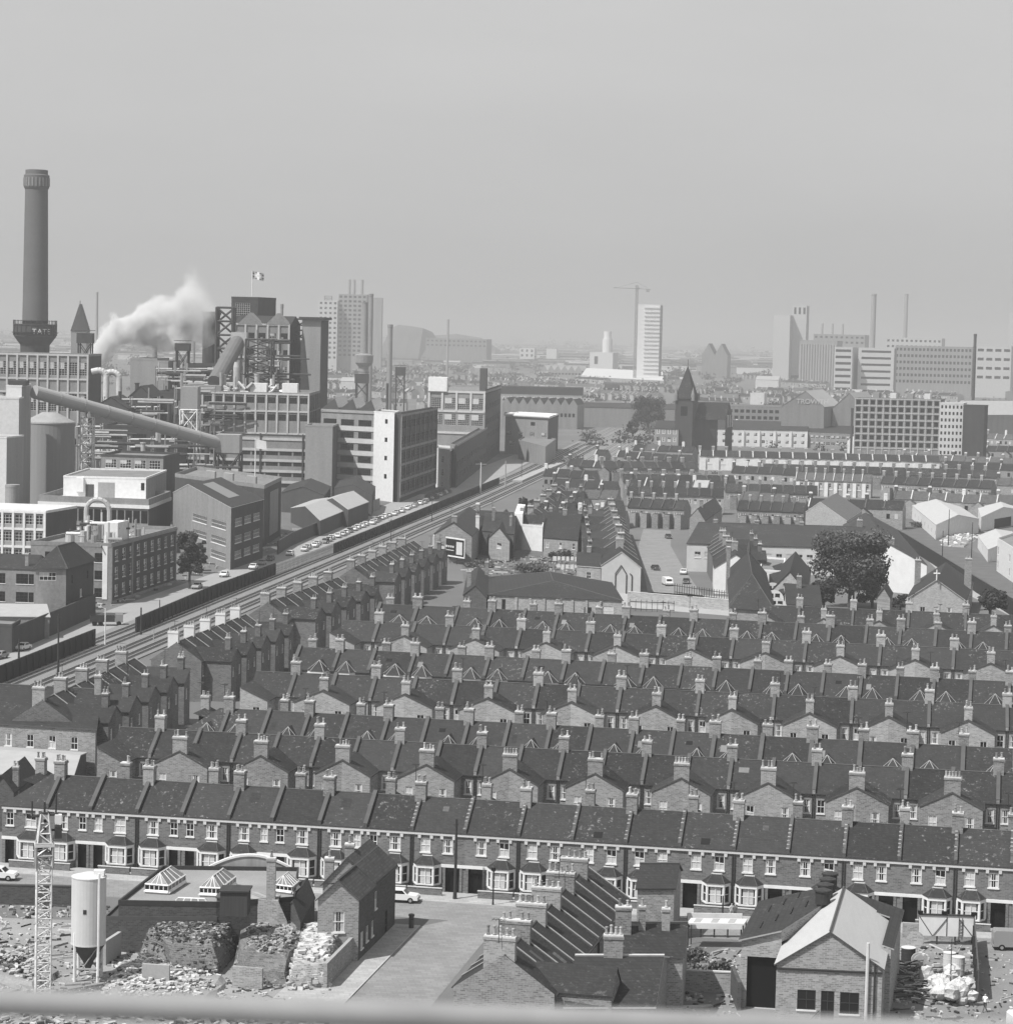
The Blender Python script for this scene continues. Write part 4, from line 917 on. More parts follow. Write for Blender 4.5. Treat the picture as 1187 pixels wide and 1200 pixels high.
# people
def person_mesh(shirt, trous, hair=.03, arm=.2, lean=0, step=.25):
    me = bpy.data.meshes.new('person'); V = [(0, 0, .92), (0, lean * .3, 1.15), (0, lean * .7, 1.38), (0, lean * .9, 1.5), (0, lean, 1.6), (0, lean, 1.7)]; E = [(0, 1), (1, 2), (2, 3), (3, 4), (4, 5)]; Rr = [.13, .13, .16, .06, .1, .085]
    for s in (-1, 1):
        b = len(V); V += [(s * .1, 0, .86), (s * .11, -step * s * .5, .48), (s * .11, step * s, .08), (s * .11, step * s - .15, .04)]; E += [(0, b), (b, b + 1), (b + 1, b + 2), (b + 2, b + 3)]; Rr += [.1, .065, .045, .04]
        b = len(V); V += [(s * .2, lean * .7, 1.4), (s * .25, lean * .6 - arm * .3, 1.13), (s * .22, lean * .5 - arm, .9), (s * .22, lean * .5 - arm - .04, .82)]; E += [(2, b), (b, b + 1), (b + 1, b + 2), (b + 2, b + 3)]; Rr += [.07, .05, .038, .035]
    me.from_pydata(V, E, []); me.update(); m = bpy.data.materials.new('clothes_%d' % len(bpy.data.materials)); m.use_nodes = True; nt = m.node_tree; tc = nt.nodes.new('ShaderNodeTexCoord'); sx = nt.nodes.new('ShaderNodeSeparateXYZ'); cr = nt.nodes.new('ShaderNodeValToRGB'); dv = nt.nodes.new('ShaderNodeMath'); dv.operation = 'DIVIDE'; dv.inputs[1].default_value = 1.8
    nt.links.new(tc.outputs['Object'], sx.inputs[0]); nt.links.new(sx.outputs[2], dv.inputs[0]); nt.links.new(dv.outputs[0], cr.inputs[0]); nt.links.new(cr.outputs[0], nt.nodes['Principled BSDF'].inputs['Base Color'])
    c = cr.color_ramp; c.interpolation = 'CONSTANT'; c.elements[0].position = 0; c.elements[0].color = (.03,) * 3 + (1,); c.elements[1].position = .05; c.elements[1].color = (trous,) * 3 + (1,)
    for p_, g in ((.53, shirt), (.83, .35), (.955, hair)): e = c.elements.new(p_); e.color = (g, g, g, 1)
    me.materials.append(m); return me, Rr
def person(px, py, rz, label, **k):
    me, Rr = person_mesh(**k); o = bpy.data.objects.new('person', me); COL.objects.link(o); o.location = P(px, py); o.rotation_euler = (0, 0, rz)
    md = o.modifiers.new('skin', 'SKIN'); sv = me.skin_vertices[0] if me.skin_vertices else None
    if sv is None:
        bpy.context.view_layer.objects.active = o; sv = me.skin_vertices[0]
    for i, r in enumerate(Rr): sv.data[i].radius = (r, r * .8)
    sv.data[0].use_root = True; o.modifiers.new('sub', 'SUBSURF').render_levels = 2; tag(o, label, 'person')
person(1154, 1187, 2.6, 'person in white shirt and dark trousers walking in the yard', shirt=.7, trous=.03)
person(632, 1000 + 82, .3, 'person in light top walking on the far pavement', shirt=.5, trous=.06) if False else None
person(857, 1078, .3, 'person in light coat standing before the black porches', shirt=.45, trous=.3)
person(861, 1079, -.4, 'person in dark clothes beside the one in light coat', shirt=.08, trous=.05)
# ---------------------------------------------------------------- railway, wall, road, cars
RD = (Vector((-13.4, 918.6)) - Vector((-81.6, 413.0))).normalized(); RN = Vector((RD.y, -RD.x))   # RN to the right
TR = [(-102, 300), (-81.6, 413), (-68.3, 510), (-54.8, 610), (-44.0, 690), (-30.8, 790), (-13.4, 918.6), (9.4, 1102.7), (45, 1430), (82, 1763), (111.4, 2150), (115, 2600)]
def offs(pts, o):
    r = []
    for i, p in enumerate(pts):
        a = Vector(pts[max(0, i - 1)]); b = Vector(pts[min(len(pts) - 1, i + 1)]); d = (b - a).normalized(); r.append((p[0] + d.y * o, p[1] - d.x * o))
    return r
def ribbon(name, pts, o0, o1, z0, z1, m, kind='structure', **k):
    a, c = offs(pts, o0), offs(pts, o1); b = MB()
    for i in range(len(pts) - 1): b.hexa([(*a[i], z0), (*a[i + 1], z0), (*c[i + 1], z0), (*c[i], z0)], [(*a[i], z1), (*a[i + 1], z1), (*c[i + 1], z1), (*c[i], z1)], m)
    return mb_obj(name, b, kind=kind, **k)
ballast = mat('ballast', .17, .12, .3, .95, fine=.15, streak=(1, .15, 1)); railm = mat('rail_steel', .45, .1, .5, .35, metal=.5); sleeper = mat('sleeper', .07, .2, 1, .9)
ribbon('trackbed', TR, -8.5, 9.5, -.1, .2, ballast)
for i, (o, lab) in enumerate(((-5.2, 'leftmost railway track, beside the dark wall'), (-1.4, 'second railway track from the dark wall'), (3.2, 'third railway track from the dark wall'), (7.0, 'rightmost railway track, beside the terrace yards'))):
    t = T()
    for s in (-.72, .72):
        a = offs(TR, o + s); b = MB()
        for p, q in zip(a, a[1:]):
            d = (Vector(q) - Vector(p)).normalized(); n = Vector((d.y, -d.x)) * .07
            b.hexa([(p[0] - n.x, p[1] - n.y, .3), (q[0] - n.x, q[1] - n.y, .3), (q[0] + n.x, q[1] + n.y, .3), (p[0] + n.x, p[1] + n.y, .3)], [(p[0] - n.x, p[1] - n.y, .48), (q[0] - n.x, q[1] - n.y, .48), (q[0] + n.x, q[1] + n.y, .48), (p[0] + n.x, p[1] + n.y, .48)], railm)
        t.add('rail', b)
    b = MB(); a = offs(TR, o); dist = 0
    for p, q in zip(a[:9], a[1:9]):
        L = (Vector(q) - Vector(p)).length; d = (Vector(q) - Vector(p)) / L; n = Vector((d.y, -d.x)); k = 0.0
        while k < L:
            c = Vector(p) + d * k; e = [c - d * .13 - n * 1.3, c + d * .13 - n * 1.3, c + d * .13 + n * 1.3, c - d * .13 + n * 1.3]; b.prism([(v.x, v.y) for v in e], .19, .3, sleeper, bottom=False); k += .85
    t.add('sleepers', b, kind='stuff'); t.place('railway_track', (0, 0, 0), 0, lab, 'railway track')
tarb = mat('tarred_wall', .028, .25, .8, .85, streak=(2, 2, .3))
def rwall(name, pxs, h, m, label, cat='wall', posts=True):
    W_ = [P(*p) for p in pxs]; O = W_[0].copy(); t = T()
    L = sum((b - a).length for a, b in zip(W_, W_[1:])); n = len(W_)
    for a, b in zip(W_, W_[1:]):
        d = b - a; Ls = d.length; d.normalize(); nn = Vector((-d.y, d.x, 0)) * .3; k = MB(); a0 = a - O; b0 = b - O; k.prism([V2(a0), V2(b0), V2(b0 + nn), V2(a0 + nn)], 0, h, m)
        q = 3.0
        while posts and q < Ls:
            c = a0 + d * q; k.prism([V2(c - d * .15 - nn), V2(c + d * .15 - nn), V2(c + d * .15), V2(c - d * .15)], 0, h + .15, m); q += 3.6
        t.add('wall', k)
    t.place(name, O, 0, label, cat)
rwall('railway_wall', [(-40, 822), (0, 803), (112, 757)], 3.2, tarb, 'nearest stretch of tarred black wall between road and tracks')
rwall('railway_wall', [(160, 743), (250, 703), (323, 675)], 3.2, tarb, 'middle stretch of tarred black wall beside the railway')
rwall('railway_wall', [(391, 650), (470, 617), (550, 583), (585, 568)], 2.9, tarb, 'farthest stretch of black wall, opposite the row of parked cars')
def paling(a, b, h, m, label, name='paling_fence', step=1.1, th=.25):
    A, Bp = P(*a), P(*b); L, rz = frame2(A, Bp); t = T(); k = MB(); q = 0
    while q < L: k.box(q, 0, 0, q + th, .1, h, m); q += step
    t.add('palings', k); k = MB(); k.box(0, .1, .4, L, .18, .55, m); k.box(0, .1, h - .6, L, .18, h - .45, m); t.add('rails', k); t.place(name, A, rz, label, 'fence')
paling((323, 675), (391, 650), 3.0, conc, 'pale open paling fence bridging the gap in the black wall', step=1.4, th=.7)
# road beside the railway
sheet('railway_road', [(-60, 800), (0, 772), (60, 742), (125, 716), (250, 672), (330, 645), (420, 605), (520, 563), (570, 545), (610, 530), (640, 520), (650, 526), (600, 552), (560, 572), (480, 606), (395, 640), (330, 668), (250, 698), (160, 738), (112, 757), (0, 798), (-60, 825)], mat('dusty_road', .25, .08, .1, .9, fine=.05), .012)
# queue of parked cars
r = random.Random(11); A, Z_ = (356, 646), (526, 578); n = 27
a0, a1 = P(*A), P(*Z_)
for i in range(40):
    f = i / 39; p = a0.lerp(a1, f); c = r.choice(['white', 'white', 'grey', 'cream', 'white', 'dark']); k = r.choice(['saloon', 'saloon', 'estate'])
    rz = atan2(RD.y, RD.x) + r.uniform(-.05, .05)
    CT[(c, k)].place('parked_car', (p.x + r.uniform(-.5, .5), p.y, .02), rz, '%s %s, %s from the near end of the roadside queue' % ({'white': 'white', 'grey': 'mid grey', 'cream': 'pale', 'dark': 'dark'}[c], 'car' if k == 'saloon' else 'estate car', nth(i)), 'car', 'cars parked nose to tail by the railway')
dg = math.degrees(atan2(RD.y, RD.x))
for px, py, c, lab in ((263, 676, 'white', 'pale car crossing before the gabled factory'), (231, 690, 'grey', 'grey car near the roadside tree'), (297, 667, 'white', 'white car nearest the gabled factory corner'), (307, 662, 'grey', 'grey car behind the white one at factory corner'), (317, 657, 'dark', 'dark car third in line at the factory corner'), (340, 651, 'white', 'lone white car between factory and parked queue'), (27, 762, 'white', 'white car at far left beside the yard gate'), (0, 772, 'grey', 'grey car cut by the left edge of picture')):
    car(px, py, c, 'saloon', dg if px > 100 else dg - 8, lab, z=.02)
# lorries
def lorry(px, py, deg, load, label, sc=1.0, tank=False):
    t = T(); k = MB(); k.box(-3.2, -1.1, .7, -1.7, 1.1, 2.3, cpm['grey']); t.add('cab', k); k = MB(); k.poly([(-3.22, -.95, 1.5), (-3.22, .95, 1.5), (-3.22, .95, 2.15), (-3.22, -.95, 2.15)], glass); t.add('windscreen', k)
    k = MB(); k.box(-1.6, -1.15, .8, 3.3, 1.15, 1.0, iron)
    for a in ((-1.6, -1.15, 3.3, -1.05), (-1.6, 1.05, 3.3, 1.15), (-1.6, -1.05, -1.5, 1.05), (3.2, -1.05, 3.3, 1.05)): k.box(a[0], a[1], 1.0, a[2], a[3], 1.9, load)
    t.add('body', k)
    for x in (-2.4, 1.2, 2.4):
        for s in (-1, 1): k = MB(); k.tube((0, -.14, 0), (0, .14, 0), .48, black, 12); t.add('wheel', k, None, (x, s * 1.0, .48))
    p = P(px, py); t.place('lorry', (p.x, p.y, .02), radians(deg), label, 'lorry', sc=(sc,) * 3)
lorry(125, 733, 190, iron, 'dark open lorry at the level crossing beside the black wall')
# signals and poles along the line
post(68, 792, 720, .18, iron, 'signal_post', 'tall dark signal post by the lower end of black wall', 'railway signal', [(.5, .5, 'arm')])
post(123, 757, 713, .13, white, 'crossing_signal', 'white post with tilted sign at the level crossing', 'railway signal', [(.2, .8, 'lamp')])
post(22, 775, 750, .2, iron, 'gate_post', 'stout dark post standing at the near wall', 'post'); post(165, 745, 712, .2, iron, 'gate_post', 'dark gate post at the end of the middle wall', 'post'); post(187, 727, 703, .12, iron, 'gate_post', 'thin dark post rising above the middle wall', 'post')
post(180, 752, 737, .1, conc, 'track_post', 'short pale post between the tracks', 'post')
for px, py, ty, lab in ((563, 578, 542, 'pale trackside signal with twin arms near the sidings'), (592, 572, 540, 'thin pale pole beyond the twin-armed signal')): post(px, py, ty, .3, concl if px < 570 else conc, 'signal_post', lab, 'railway signal', [(.6, 2.2, 'arm')] if px < 570 else [])
for px, py, ty, lab in ((611, 562, 540, 'lamp post standing on the platform'), (506, 612, 575, 'slim telegraph pole right of the tracks'), (458, 640, 608, 'slim trackside pole above the farthest wall')): post(px, py, ty, .12, iron, 'line_pole', lab, 'pole', [(.5, .8, 'arm')])
ribbon('platform', [tuple(P(x, y)[:2]) for x, y in ((606, 566), (628, 556), (655, 545))], -2, 2, 0, 1.1, conc)
# train of wagons
wt = T(); k = MB(); k.box(-3, -1.2, 1.0, 3, 1.2, 2.6, mat('wagon', .06, .2, .6, .8)); wt.add('body', k)
k = MB(); k.box(-3.1, -1.1, .8, 3.1, 1.1, 1.0, iron); wt.add('frame', k)
for x in (-1.9, 1.9):
    for s in (-1, 1): k = MB(); k.tube((x, s * .7 - .08, .93), (x, s * .7 + .08, .93), .45, iron, 10); wt.add('wheel', k)
pl = offs(TR, -1.4); d = (Vector(pl[7]) - Vector(pl[6])); d.normalize()
for i in range(7):
    p = Vector(pl[6]) + d * (-10 + 7.2 * i) + Vector((-14, 0)); wt.place('goods_wagon', (p.x, p.y, 0), atan2(d.y, d.x), 'dark open goods wagon, %s from the near end of the siding' % nth(i), 'wagon', 'goods wagons in the siding')
# ---------------------------------------------------------------- middle distance
def wg(L, nc, nr, w, h, z0, dz, mg=.8, style='sash', sill=True): return grid(L, nc, nr, w, h, z0, dz, mg, style, sill)
def gab(name, label, cat, FL, FR, BR, h, m=brick, rm=slate, rise=2.4, axis='l', wf=None, wr=None, stacks=(), base=None, group=None, **k):
    if base: h = HT(*base, *FR) if len(base) == 2 else h
    B = Bld(FL, FR, BR, h)
    B.gable(m, rm, rise, axis, wf=wg(B.w, *wf) if wf else (), wr=wg(B.d, *wr) if wr else (), **k)
    for s in stacks: B.stack(*s)
    B.done(name, label, cat, group); return B
def flt(name, label, cat, FL, FR, BR, h, m=brick, wf=None, wr=None, group=None, base=None, after=None, **k):
    if base: h = HT(*base, *FR)
    B = Bld(FL, FR, BR, h); B.flat(m, wf=wg(B.w, *wf) if wf else (), wr=wg(B.d, *wr) if wr else (), **k)
    if after: after(B)
    B.done(name, label, cat, group); return B
# left end building beside the first railway terrace and its sheds
B = gab('end_house', 'long two-storey brick house with three upper windows at the left edge', 'house', (-40, 846), (112, 855), (124, 815), 6.2, brick, slate, 3.0, 'l', (5, 1, 1.0, 1.7, 3.3, 3, 2.5), stacks=[(.98, .45, 7, 11.6, .9, 1.1)], off=.5, ridge=lead, trim=lead)
gab('garden_shed', 'pale corrugated sheet-roofed shed below the end house', 'shed', (-30, 905), (84, 913), (101, 882), 3.2, brickd, corr, 1.3, 'l')
gab('rear_outbuilding', 'dark gabled outbuilding with two chimneys at the left edge', 'building', (-12, 925), (16, 927), (42, 905), 5.0, brickd, slate2, 1.8, 'f', stacks=[(.1, .1, 4, 8.5, .8, .8), (.9, .2, 4, 7.5, .7, .7)])
# school-like long hipped building
h = 5.0
B = Bld((572, 697), (729, 704), (716, 683), h); B.hip(brickp, slate2, 2.7, wf=[(3, 1.6, .8, 2.6, 'dark', False), (B.w * .72, .3, 1.6, 3.0, 'dark', False), (B.w * .86, 1.8, 2.2, 1.9, 'sash', True)], rl=9)
for i in range(2, 9): B.box('buttress', B.w * i / 9.5 - .25, -.25, 0, B.w * i / 9.5 + .25, 0, h - .3, brickp)
B.done('school_hall', 'long low pale brick building with big dark hipped roof behind the seventh terrace', 'building')
gab('cottage', 'small dark roofed cottage left of the long hipped building', 'house', (543, 697), (570, 700), (573, 676), 5.2, brickd, slate, 2.2, 'f', stacks=[(.2, .2, 6, 9.5, .9, .9), (.9, .9, 6, 9, .8, .8)])
yard_wall('yard_wall', [(560, 690), (700, 691)], 2.2, brickp, 'pale boundary wall of the waste ground above the hipped building')
yard_wall('yard_wall', [(735, 706), (855, 716)], 2.4, brickp, 'pale playground wall behind the seventh terrace', cop=concl)
sheet('playground', [(700, 690), (860, 700), (856, 722), (735, 712)], conc, .02)
sheet('waste_ground', [(540, 655), (560, 640), (700, 645), (700, 695), (545, 690)], grassm, .015)
sheet('cul_de_sac', [(760, 700), (825, 700), (800, 665), (786, 640), (786, 622), (754, 620), (748, 640)], tarmac, .02)
paling((790, 696), (856, 706), 2.5, iron, 'thin iron railings round the end of the cul-de-sac', step=.9, th=.12); paling((738, 716), (790, 718), 2.6, iron, 'iron mesh fence in front of the playground', step=1.2, th=.1)
for x, y in ((741, 671), (786, 674)): pass
# billboard
def bb(t, L):
    k = MB(); k.box(-.2, -.1, 1.8, L + .2, -.02, 2.15, white); k.box(-.2, -.1, 6.5, L + .2, -.02, 6.9, white); k.box(-.25, -.1, 1.8, .1, -.02, 6.9, white); k.box(L - .1, -.1, 1.8, L + .25, -.02, 6.9, white); t.add('frame', k)
    k = MB(); k.box(L * .74, -.06, 2.6, L * .93, -.02, 5.9, concl); t.add('poster_picture', k)
    k = MB()
    for i in range(7): k.poly([(L * (.12 + .03 * i), -.05, 2.5 + .5 * i), (L * (.17 + .03 * i), -.05, 2.4 + .5 * i), (L * (.2 + .02 * i), -.05, 3.0 + .45 * i), (L * (.1 + .03 * i), -.05, 3.1 + .5 * i)], concl)
    for i in range(4): k.box(L * (.4 + .07 * i), -.06, 4.2, L * (.45 + .07 * i), -.02, 4.7, concl)
    k.box(L * .42, -.06, 3.4, L * .66, -.02, 3.6, concl); t.add('poster_marks', k)
board('billboard', (508, 657), (544, 663), 1.9, 6.8, black, 'large dark advertising billboard with white frame at end of the railway terrace', 'billboard', 5, extra=bb)
# houses around the waste ground
gab('gabled_house', 'big plain gabled house end behind the billboard', 'house', (509, 625), (553, 628), (570, 608), 7.5, brick, slate, 3.2, 'f', (3, 1, .9, 1.6, 3.4, 3, 2.2), stacks=[(.5, .05, 9, 12.2, 1.4, .9), (.98, .4, 7, 11, 1, .9, white)])
gab('gabled_house', 'small gabled house with white three-light window beside the billboard', 'house', (573, 630), (597, 634), (604, 610), 5.5, brick, slate, 3.0, 'f', (1, 1, 2.4, 1.5, 3.0, 3, 1), stacks=[(.95, .3, 6, 10.5, .7, .7)])
gab('terraced_house', 'dark-roofed house between the gabled pair and the white wall', 'house', (565, 622), (602, 626), (606, 607), 6.6, brickd, slate, 2.8, 'l', stacks=[(.3, .3, 7, 12, .8, .8)])
flt('white_building', 'white rendered end wall with tall narrow step at its left', 'building', (603, 614), (636, 617), (638, 605), 7.0, white, par=.2, after=lambda B: B.box('tall_section', -.1, 0, 0, B.w * .28, B.d, 10.0, white))
gab('gabled_house', 'dark slate roofed house pair with three white windows above the washing lines', 'house', (637, 630), (677, 633), (684, 606), 5.2, brick, slate, 4.0, 'l', (3, 1, .9, 1.6, 2.6, 3, .8), stacks=[(.5, .45, 7, 10.6, 1.2, .9), (.05, .5, 7, 10.4, .9, .9), (.97, .5, 7, 10.4, .9, .9)])
gab('gabled_house', 'dark roofed house left of the railings behind washing', 'house', (680, 622), (707, 624), (712, 600), 5.6, brick, slate, 3.2, 'l', stacks=[(.3, .4, 7, 10.5, 1.1, .9)])
for i, (x, y) in enumerate(((646, 662), (650, 672))):
    O = P(x, y); t = T(); k = MB(); rr = random.Random(i)
    k.tube((0, 0, 0), (0, 0, 2.4), .06, iron); k.tube((11, 0, 0), (11, 0, 2.4), .06, iron); t.add('post', k); k = MB()
    for q in range(9): k.box(.4 + 1.15 * q, -.02, 2.3 - rr.uniform(.7, 1.3), .4 + 1.15 * q + rr.uniform(.7, 1.0), .02, 2.3, white)
    t.add('laundry', k); t.place('washing_line', O, 0, ('farther' if i == 0 else 'nearer') + ' washing line hung with white laundry beside the waste ground', 'washing line')
# perpendicular terraces in the middle
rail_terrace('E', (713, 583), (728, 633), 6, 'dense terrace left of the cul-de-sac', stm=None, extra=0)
gab('gable_end', 'pale gable end with pointed blind arch beside the cul-de-sac', 'house', (705, 660), (751, 664), (748, 652), 6.4, cream, slate, 3.3, 'f', trim=stone, after=None) if False else None
B = Bld((705, 662), (751, 665), (746, 654), 6.4); B.gable(mat('pale_render', .36, .08, .6, .9), slate, 3.4, 'f', trim=stone)
k = MB(); w = B.w
for a, c in (((.36, 0), (.36, 4.6)), ((.36, 4.6), (.5, 6.6)), ((.5, 6.6), (.64, 4.6)), ((.64, 4.6), (.64, 0)), ((.78, 0), (.78, 4.4)), ((.78, 4.4), (.72, 4.8))):
    p, q = B.q(a[0], -.01), B.q(c[0], -.01); k.tube((*p, a[1]), (*q, c[1]), .12, iron, 4)
B.t.add('blind_arch', k); B.stack(.5, .6, 8.5, 11.8, 1.8, .9, n=(5, 1)); B.done('end_house', 'pale rendered gable end with pointed blind arch beside the cul-de-sac', 'house')
B = gab('end_house', 'low rear wing with wide slate roof left of the blind-arch gable', 'house', (676, 663), (704, 665), (703, 650), 5.6, brick, slate, 1.8, 'l', (1, 1, 1.2, 1.5, 2.8, 3, 3), trim=stone, stacks=[(.5, .5, 6, 9, 1.0, .8)])
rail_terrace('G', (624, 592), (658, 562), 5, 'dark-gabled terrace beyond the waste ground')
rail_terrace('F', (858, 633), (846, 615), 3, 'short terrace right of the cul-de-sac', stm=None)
B = Bld((837, 665), (892, 668), (888, 656), 6.2); B.gable(cream, slate, 3.4, 'f', off=.45, trim=lead); B.stack(.45, .5, 8.6, 11.6, 1.4, .9, n=(4, 1)); B.done('end_house', 'bright rendered gable end facing the playground', 'house')
B = Bld((890, 668), (918, 670), (920, 655), 5.4); B.flat(cream, par=.2); B.done('rear_outbuilding', 'low white-rendered block right of the bright gable end', 'building')
# long roofs behind
gab('long_terrace', 'long dark-roofed block with pale upper walls left of the big tree', 'building', (805, 637), (1010, 643), (1015, 618), 7.2, concl, slate, 2.8, 'l', (16, 1, 1.6, 1.6, 3.6, 3, 2), stacks=[(.1, .5, 9, 11, 1.2, .8), (.35, .5, 9, 11, 1.2, .8), (.62, .5, 9, 11, 1.2, .8), (.97, .5, 9, 12, 1.4, 1.4)], ridge=lead)
gab('gabled_shed', 'pale-roofed gabled hall with white verge above the long dark roof', 'hall', (944, 600), (992, 610), (1010, 598), 7, brickp, tile, 4, 'f', off=.35, trim=white)
gab('gabled_house', 'dark plain gable block left end of the long roof', 'house', (808, 606), (826, 610), (846, 596), 8, brick, slate, 3, 'f', stacks=[(.5, .2, 9, 13, 1, 1)])
# pyramid-roofed hall and arched windows
B = Bld((857, 713), (906, 716), (896, 672), 6.0); B.hip(brick, slate, 6.0, rl=14, ov=.5); B.stack(-.04, .75, 3, 13.5, .8, .8, n=(1, 1))
k = MB(); p = B.q(.52, .85); k.lathe(p[0], p[1], [(11, .5), (13, .4), (14.4, .05)], 6, lead); B.t.add('finial', k); B.done('church_hall', 'hall with big steep hipped slate roof at the end of the seventh terrace', 'hall')
t = T(); O = P(925, 722)
for i, (x, y, z) in enumerate(((912, 719, 7.2), (910, 711, 7.2), (907, 702, 7.2), (905, 693, 7.2))):
    p = P(x, y, 4.0) - O; k = MB(); n = 10; f = [(p.x - 2.1, 1.6), (p.x - 2.1, 3.9)] + [(p.x - 2.1 * cos(pi * q / n), 3.9 + 2.1 * sin(pi * q / n)) for q in range(1, n)] + [(p.x + 2.1, 3.9), (p.x + 2.1, 1.6)]
    k.poly([(a, p.y, b_) for a, b_ in f], white); m_ = t.add('arched_window', k)
    for a, b_, c, d_ in ((-1.7, 1.9, -.9, 3.7), (-.7, 1.9, .7, 3.7), (.9, 1.9, 1.7, 3.7), (-1.2, 4.0, -.2, 5.2), (.2, 4.0, 1.2, 5.2)): k = MB(); k.box(p.x + a, p.y - .06, b_, p.x + c, p.y - .02, d_, glass); t.add('pane', k, m_)
k = MB(); a, c = P(921, 721) - O, P(901, 688) - O; k.hexa([(a.x - 1, a.y + .3, 0), (a.x + 2.5, a.y + .3, 0), (c.x + 3, c.y, 0), (c.x - 1, c.y, 0)], [(a.x - 1, a.y + .3, 4.6), (a.x + 2.5, a.y + .3, 6.0), (c.x + 3, c.y, 6.0), (c.x - 1, c.y, 4.6)], slate); t.add('roof', k)
t.place('school_dormers', O, 0, 'stepped row of four white arched windows beside the hipped hall', 'school building')
gab('school_wing', 'low school wing with dark hipped roof and white band left of the big tree', 'building', (922, 708), (963, 711), (955, 690), 4.2, white, slate2, 2.6, 'l', (6, 1, 1.4, 1.5, 1.6, 3, 1), stacks=[(.4, .4, 5, 9, 1, .9)])
gab('school_wing', 'farther gabled school roof beyond the low wing', 'building', (905, 690), (945, 694), (950, 668), 4.6, brickp, slate2, 4.2, 'f')
# white gable by the pavement, chapel with cross
B = Bld((1012, 655), (1086, 662), (1050, 620), 7.4); B.gable(cream, slate, 4.0, 'f', off=.42, trim=lead); B.stack(.42, .05, 9.5, 12.6, 2.4, 1, brick, (3, 1)); B.done('end_house', 'tall cream rendered gable end between the big tree and the dark fence', 'house')
B = Bld((1062, 702), (1132, 704), (1140, 682), 5.0); B.gable(brickp, slate2, 4.4, 'f', off=.5, trim=stone, wf=wg(B.w, 3, 1, 1.1, 2.0, 1.4, 3, 3)); B.stack(.95, .6, 5, 12, 1.4, 1.2); B.stack(.05, .7, 5, 11, 1.2, 1.2)
k = MB(); p = B.q(.5, -.02); k.tube((*p, 9.3), (*p, 11.6), .14, white, 4); k.tube((p[0] - .7, p[1], 10.8), (p[0] + .7, p[1], 10.8), .14, white, 4); B.t.add('gable_cross', k)
B.done('chapel', 'small brick chapel with white cross on its gable between dark bushes', 'chapel')
gab('chapel_porch', 'little gabled bellcote block at the foot of the big tree', 'building', (1028, 699), (1043, 701), (1046, 694), 5.0, brick, slate2, 2.0, 'f')
# right side: fence, pavement, sheds
rwall('boundary_fence', [(985, 598), (1060, 640), (1125, 682), (1215, 742)], 3.6, tarb, 'long black fence running down the right edge beside the footpath', 'fence', posts=False)
sheet('footpath', [(1070, 640), (1078, 636), (1210, 716), (1230, 745), (1180, 720), (1120, 690)], conc, .015)
sheet('verge', [(985, 597), (1040, 590), (1100, 625), (1230, 690), (1230, 735), (1130, 672)], grassm, .015)
for i, (x, y, ty, lab) in enumerate(((1111, 640, 597, 'tall thin pole by the white sheds'), (1138, 660, 612, 'tallest pole beside the white office at right'), (1104, 655, 622, 'lamp post on the grass verge'))): post(x, y, ty, .14, iron, 'pole', lab, 'pole')
B = gab('white_shed', 'long white workshop shed with pale corrugated roof', 'shed', (1066, 591), (1098, 616), (1147, 607), 4.6, white, corr, 1.8, 'f', axis_='') if False else None
def shed(label, FL, FR, BR, h, rise, wl=0, m=white, rm=None, door=False):
    B = Bld(FL, FR, BR, h); wf = []
    if wl: wf = wg(B.w, wl, 1, 1.0, 1.3, 1.3, 3, 1.5, 'iron', False)
    B.gable(m, rm or mat('pale_corrugated', .36, .08, .6, .85), rise, 'l', wf=wf, wr=[(B.d * .3, .05, B.d * .4, 3.2, 'hole', False)] if door else (), trim=white)
    if door: B.box('interior_shade_panel', B.w - .4, B.d * .28, .02, B.w - .35, B.d * .72, 3.3, black)  # black strip stands in for the shade beyond the open doorway
    B.done('white_shed', label, 'shed')
shed('long white shed with row of small windows, nearest the verge', (1065, 589), (1097, 615), (1147, 608), 4.6, 2.2, 9)
shed('white shed with open black doorway at the right edge', (1145, 592), (1150, 606), (1200, 598), 4.6, 2.2, 0, door=True)
shed('smaller pale shed in front of the open white shed', (1146, 628), (1158, 644), (1200, 638), 3.6, 1.4, 3)
B = Bld((1169, 632), (1215, 660), (1240, 650), 8.5); B.flat(white, par=.4, wf=wg(B.w, 4, 2, 2.2, 2.0, 1.0, 3.6, 1, 'ribbon')); B.done('office', 'white two-storey office block cut by the right edge', 'office')
r = random.Random(21)
for i in range(22):
    x = 1052 + r.uniform(0, 125); y = 584 + r.uniform(-4, 8) + (x - 1052) * .05
    if 1066 < x < 1150 and y > 588: y = 585
    c = r.choice(['white', 'grey', 'dark', 'cream']); p = P(x, y)
    CT[(c, 'saloon')].place('parked_car', (p.x, p.y, .02), r.uniform(0, 3), 'far %s car in the crowded yard behind the white sheds' % {'white': 'white', 'grey': 'grey', 'cream': 'pale', 'dark': 'dark'}[c], 'car', '%s cars in the far yard' % c)
car(1147, 632, 'white', 'saloon', 160, 'white car beside the pale shed near the right edge'); car(1130, 615, 'dark', 'van', 20, 'dark van at the end of the long white shed')
heap([(1105, 640), (1100, 625), (1130, 622), (1145, 632), (1130, 642)], .7, dirt, 'pale rubbish strewn over the verge near the white sheds', nb=120, seed=9, bs=1.2, bm=(white, concl, conc))
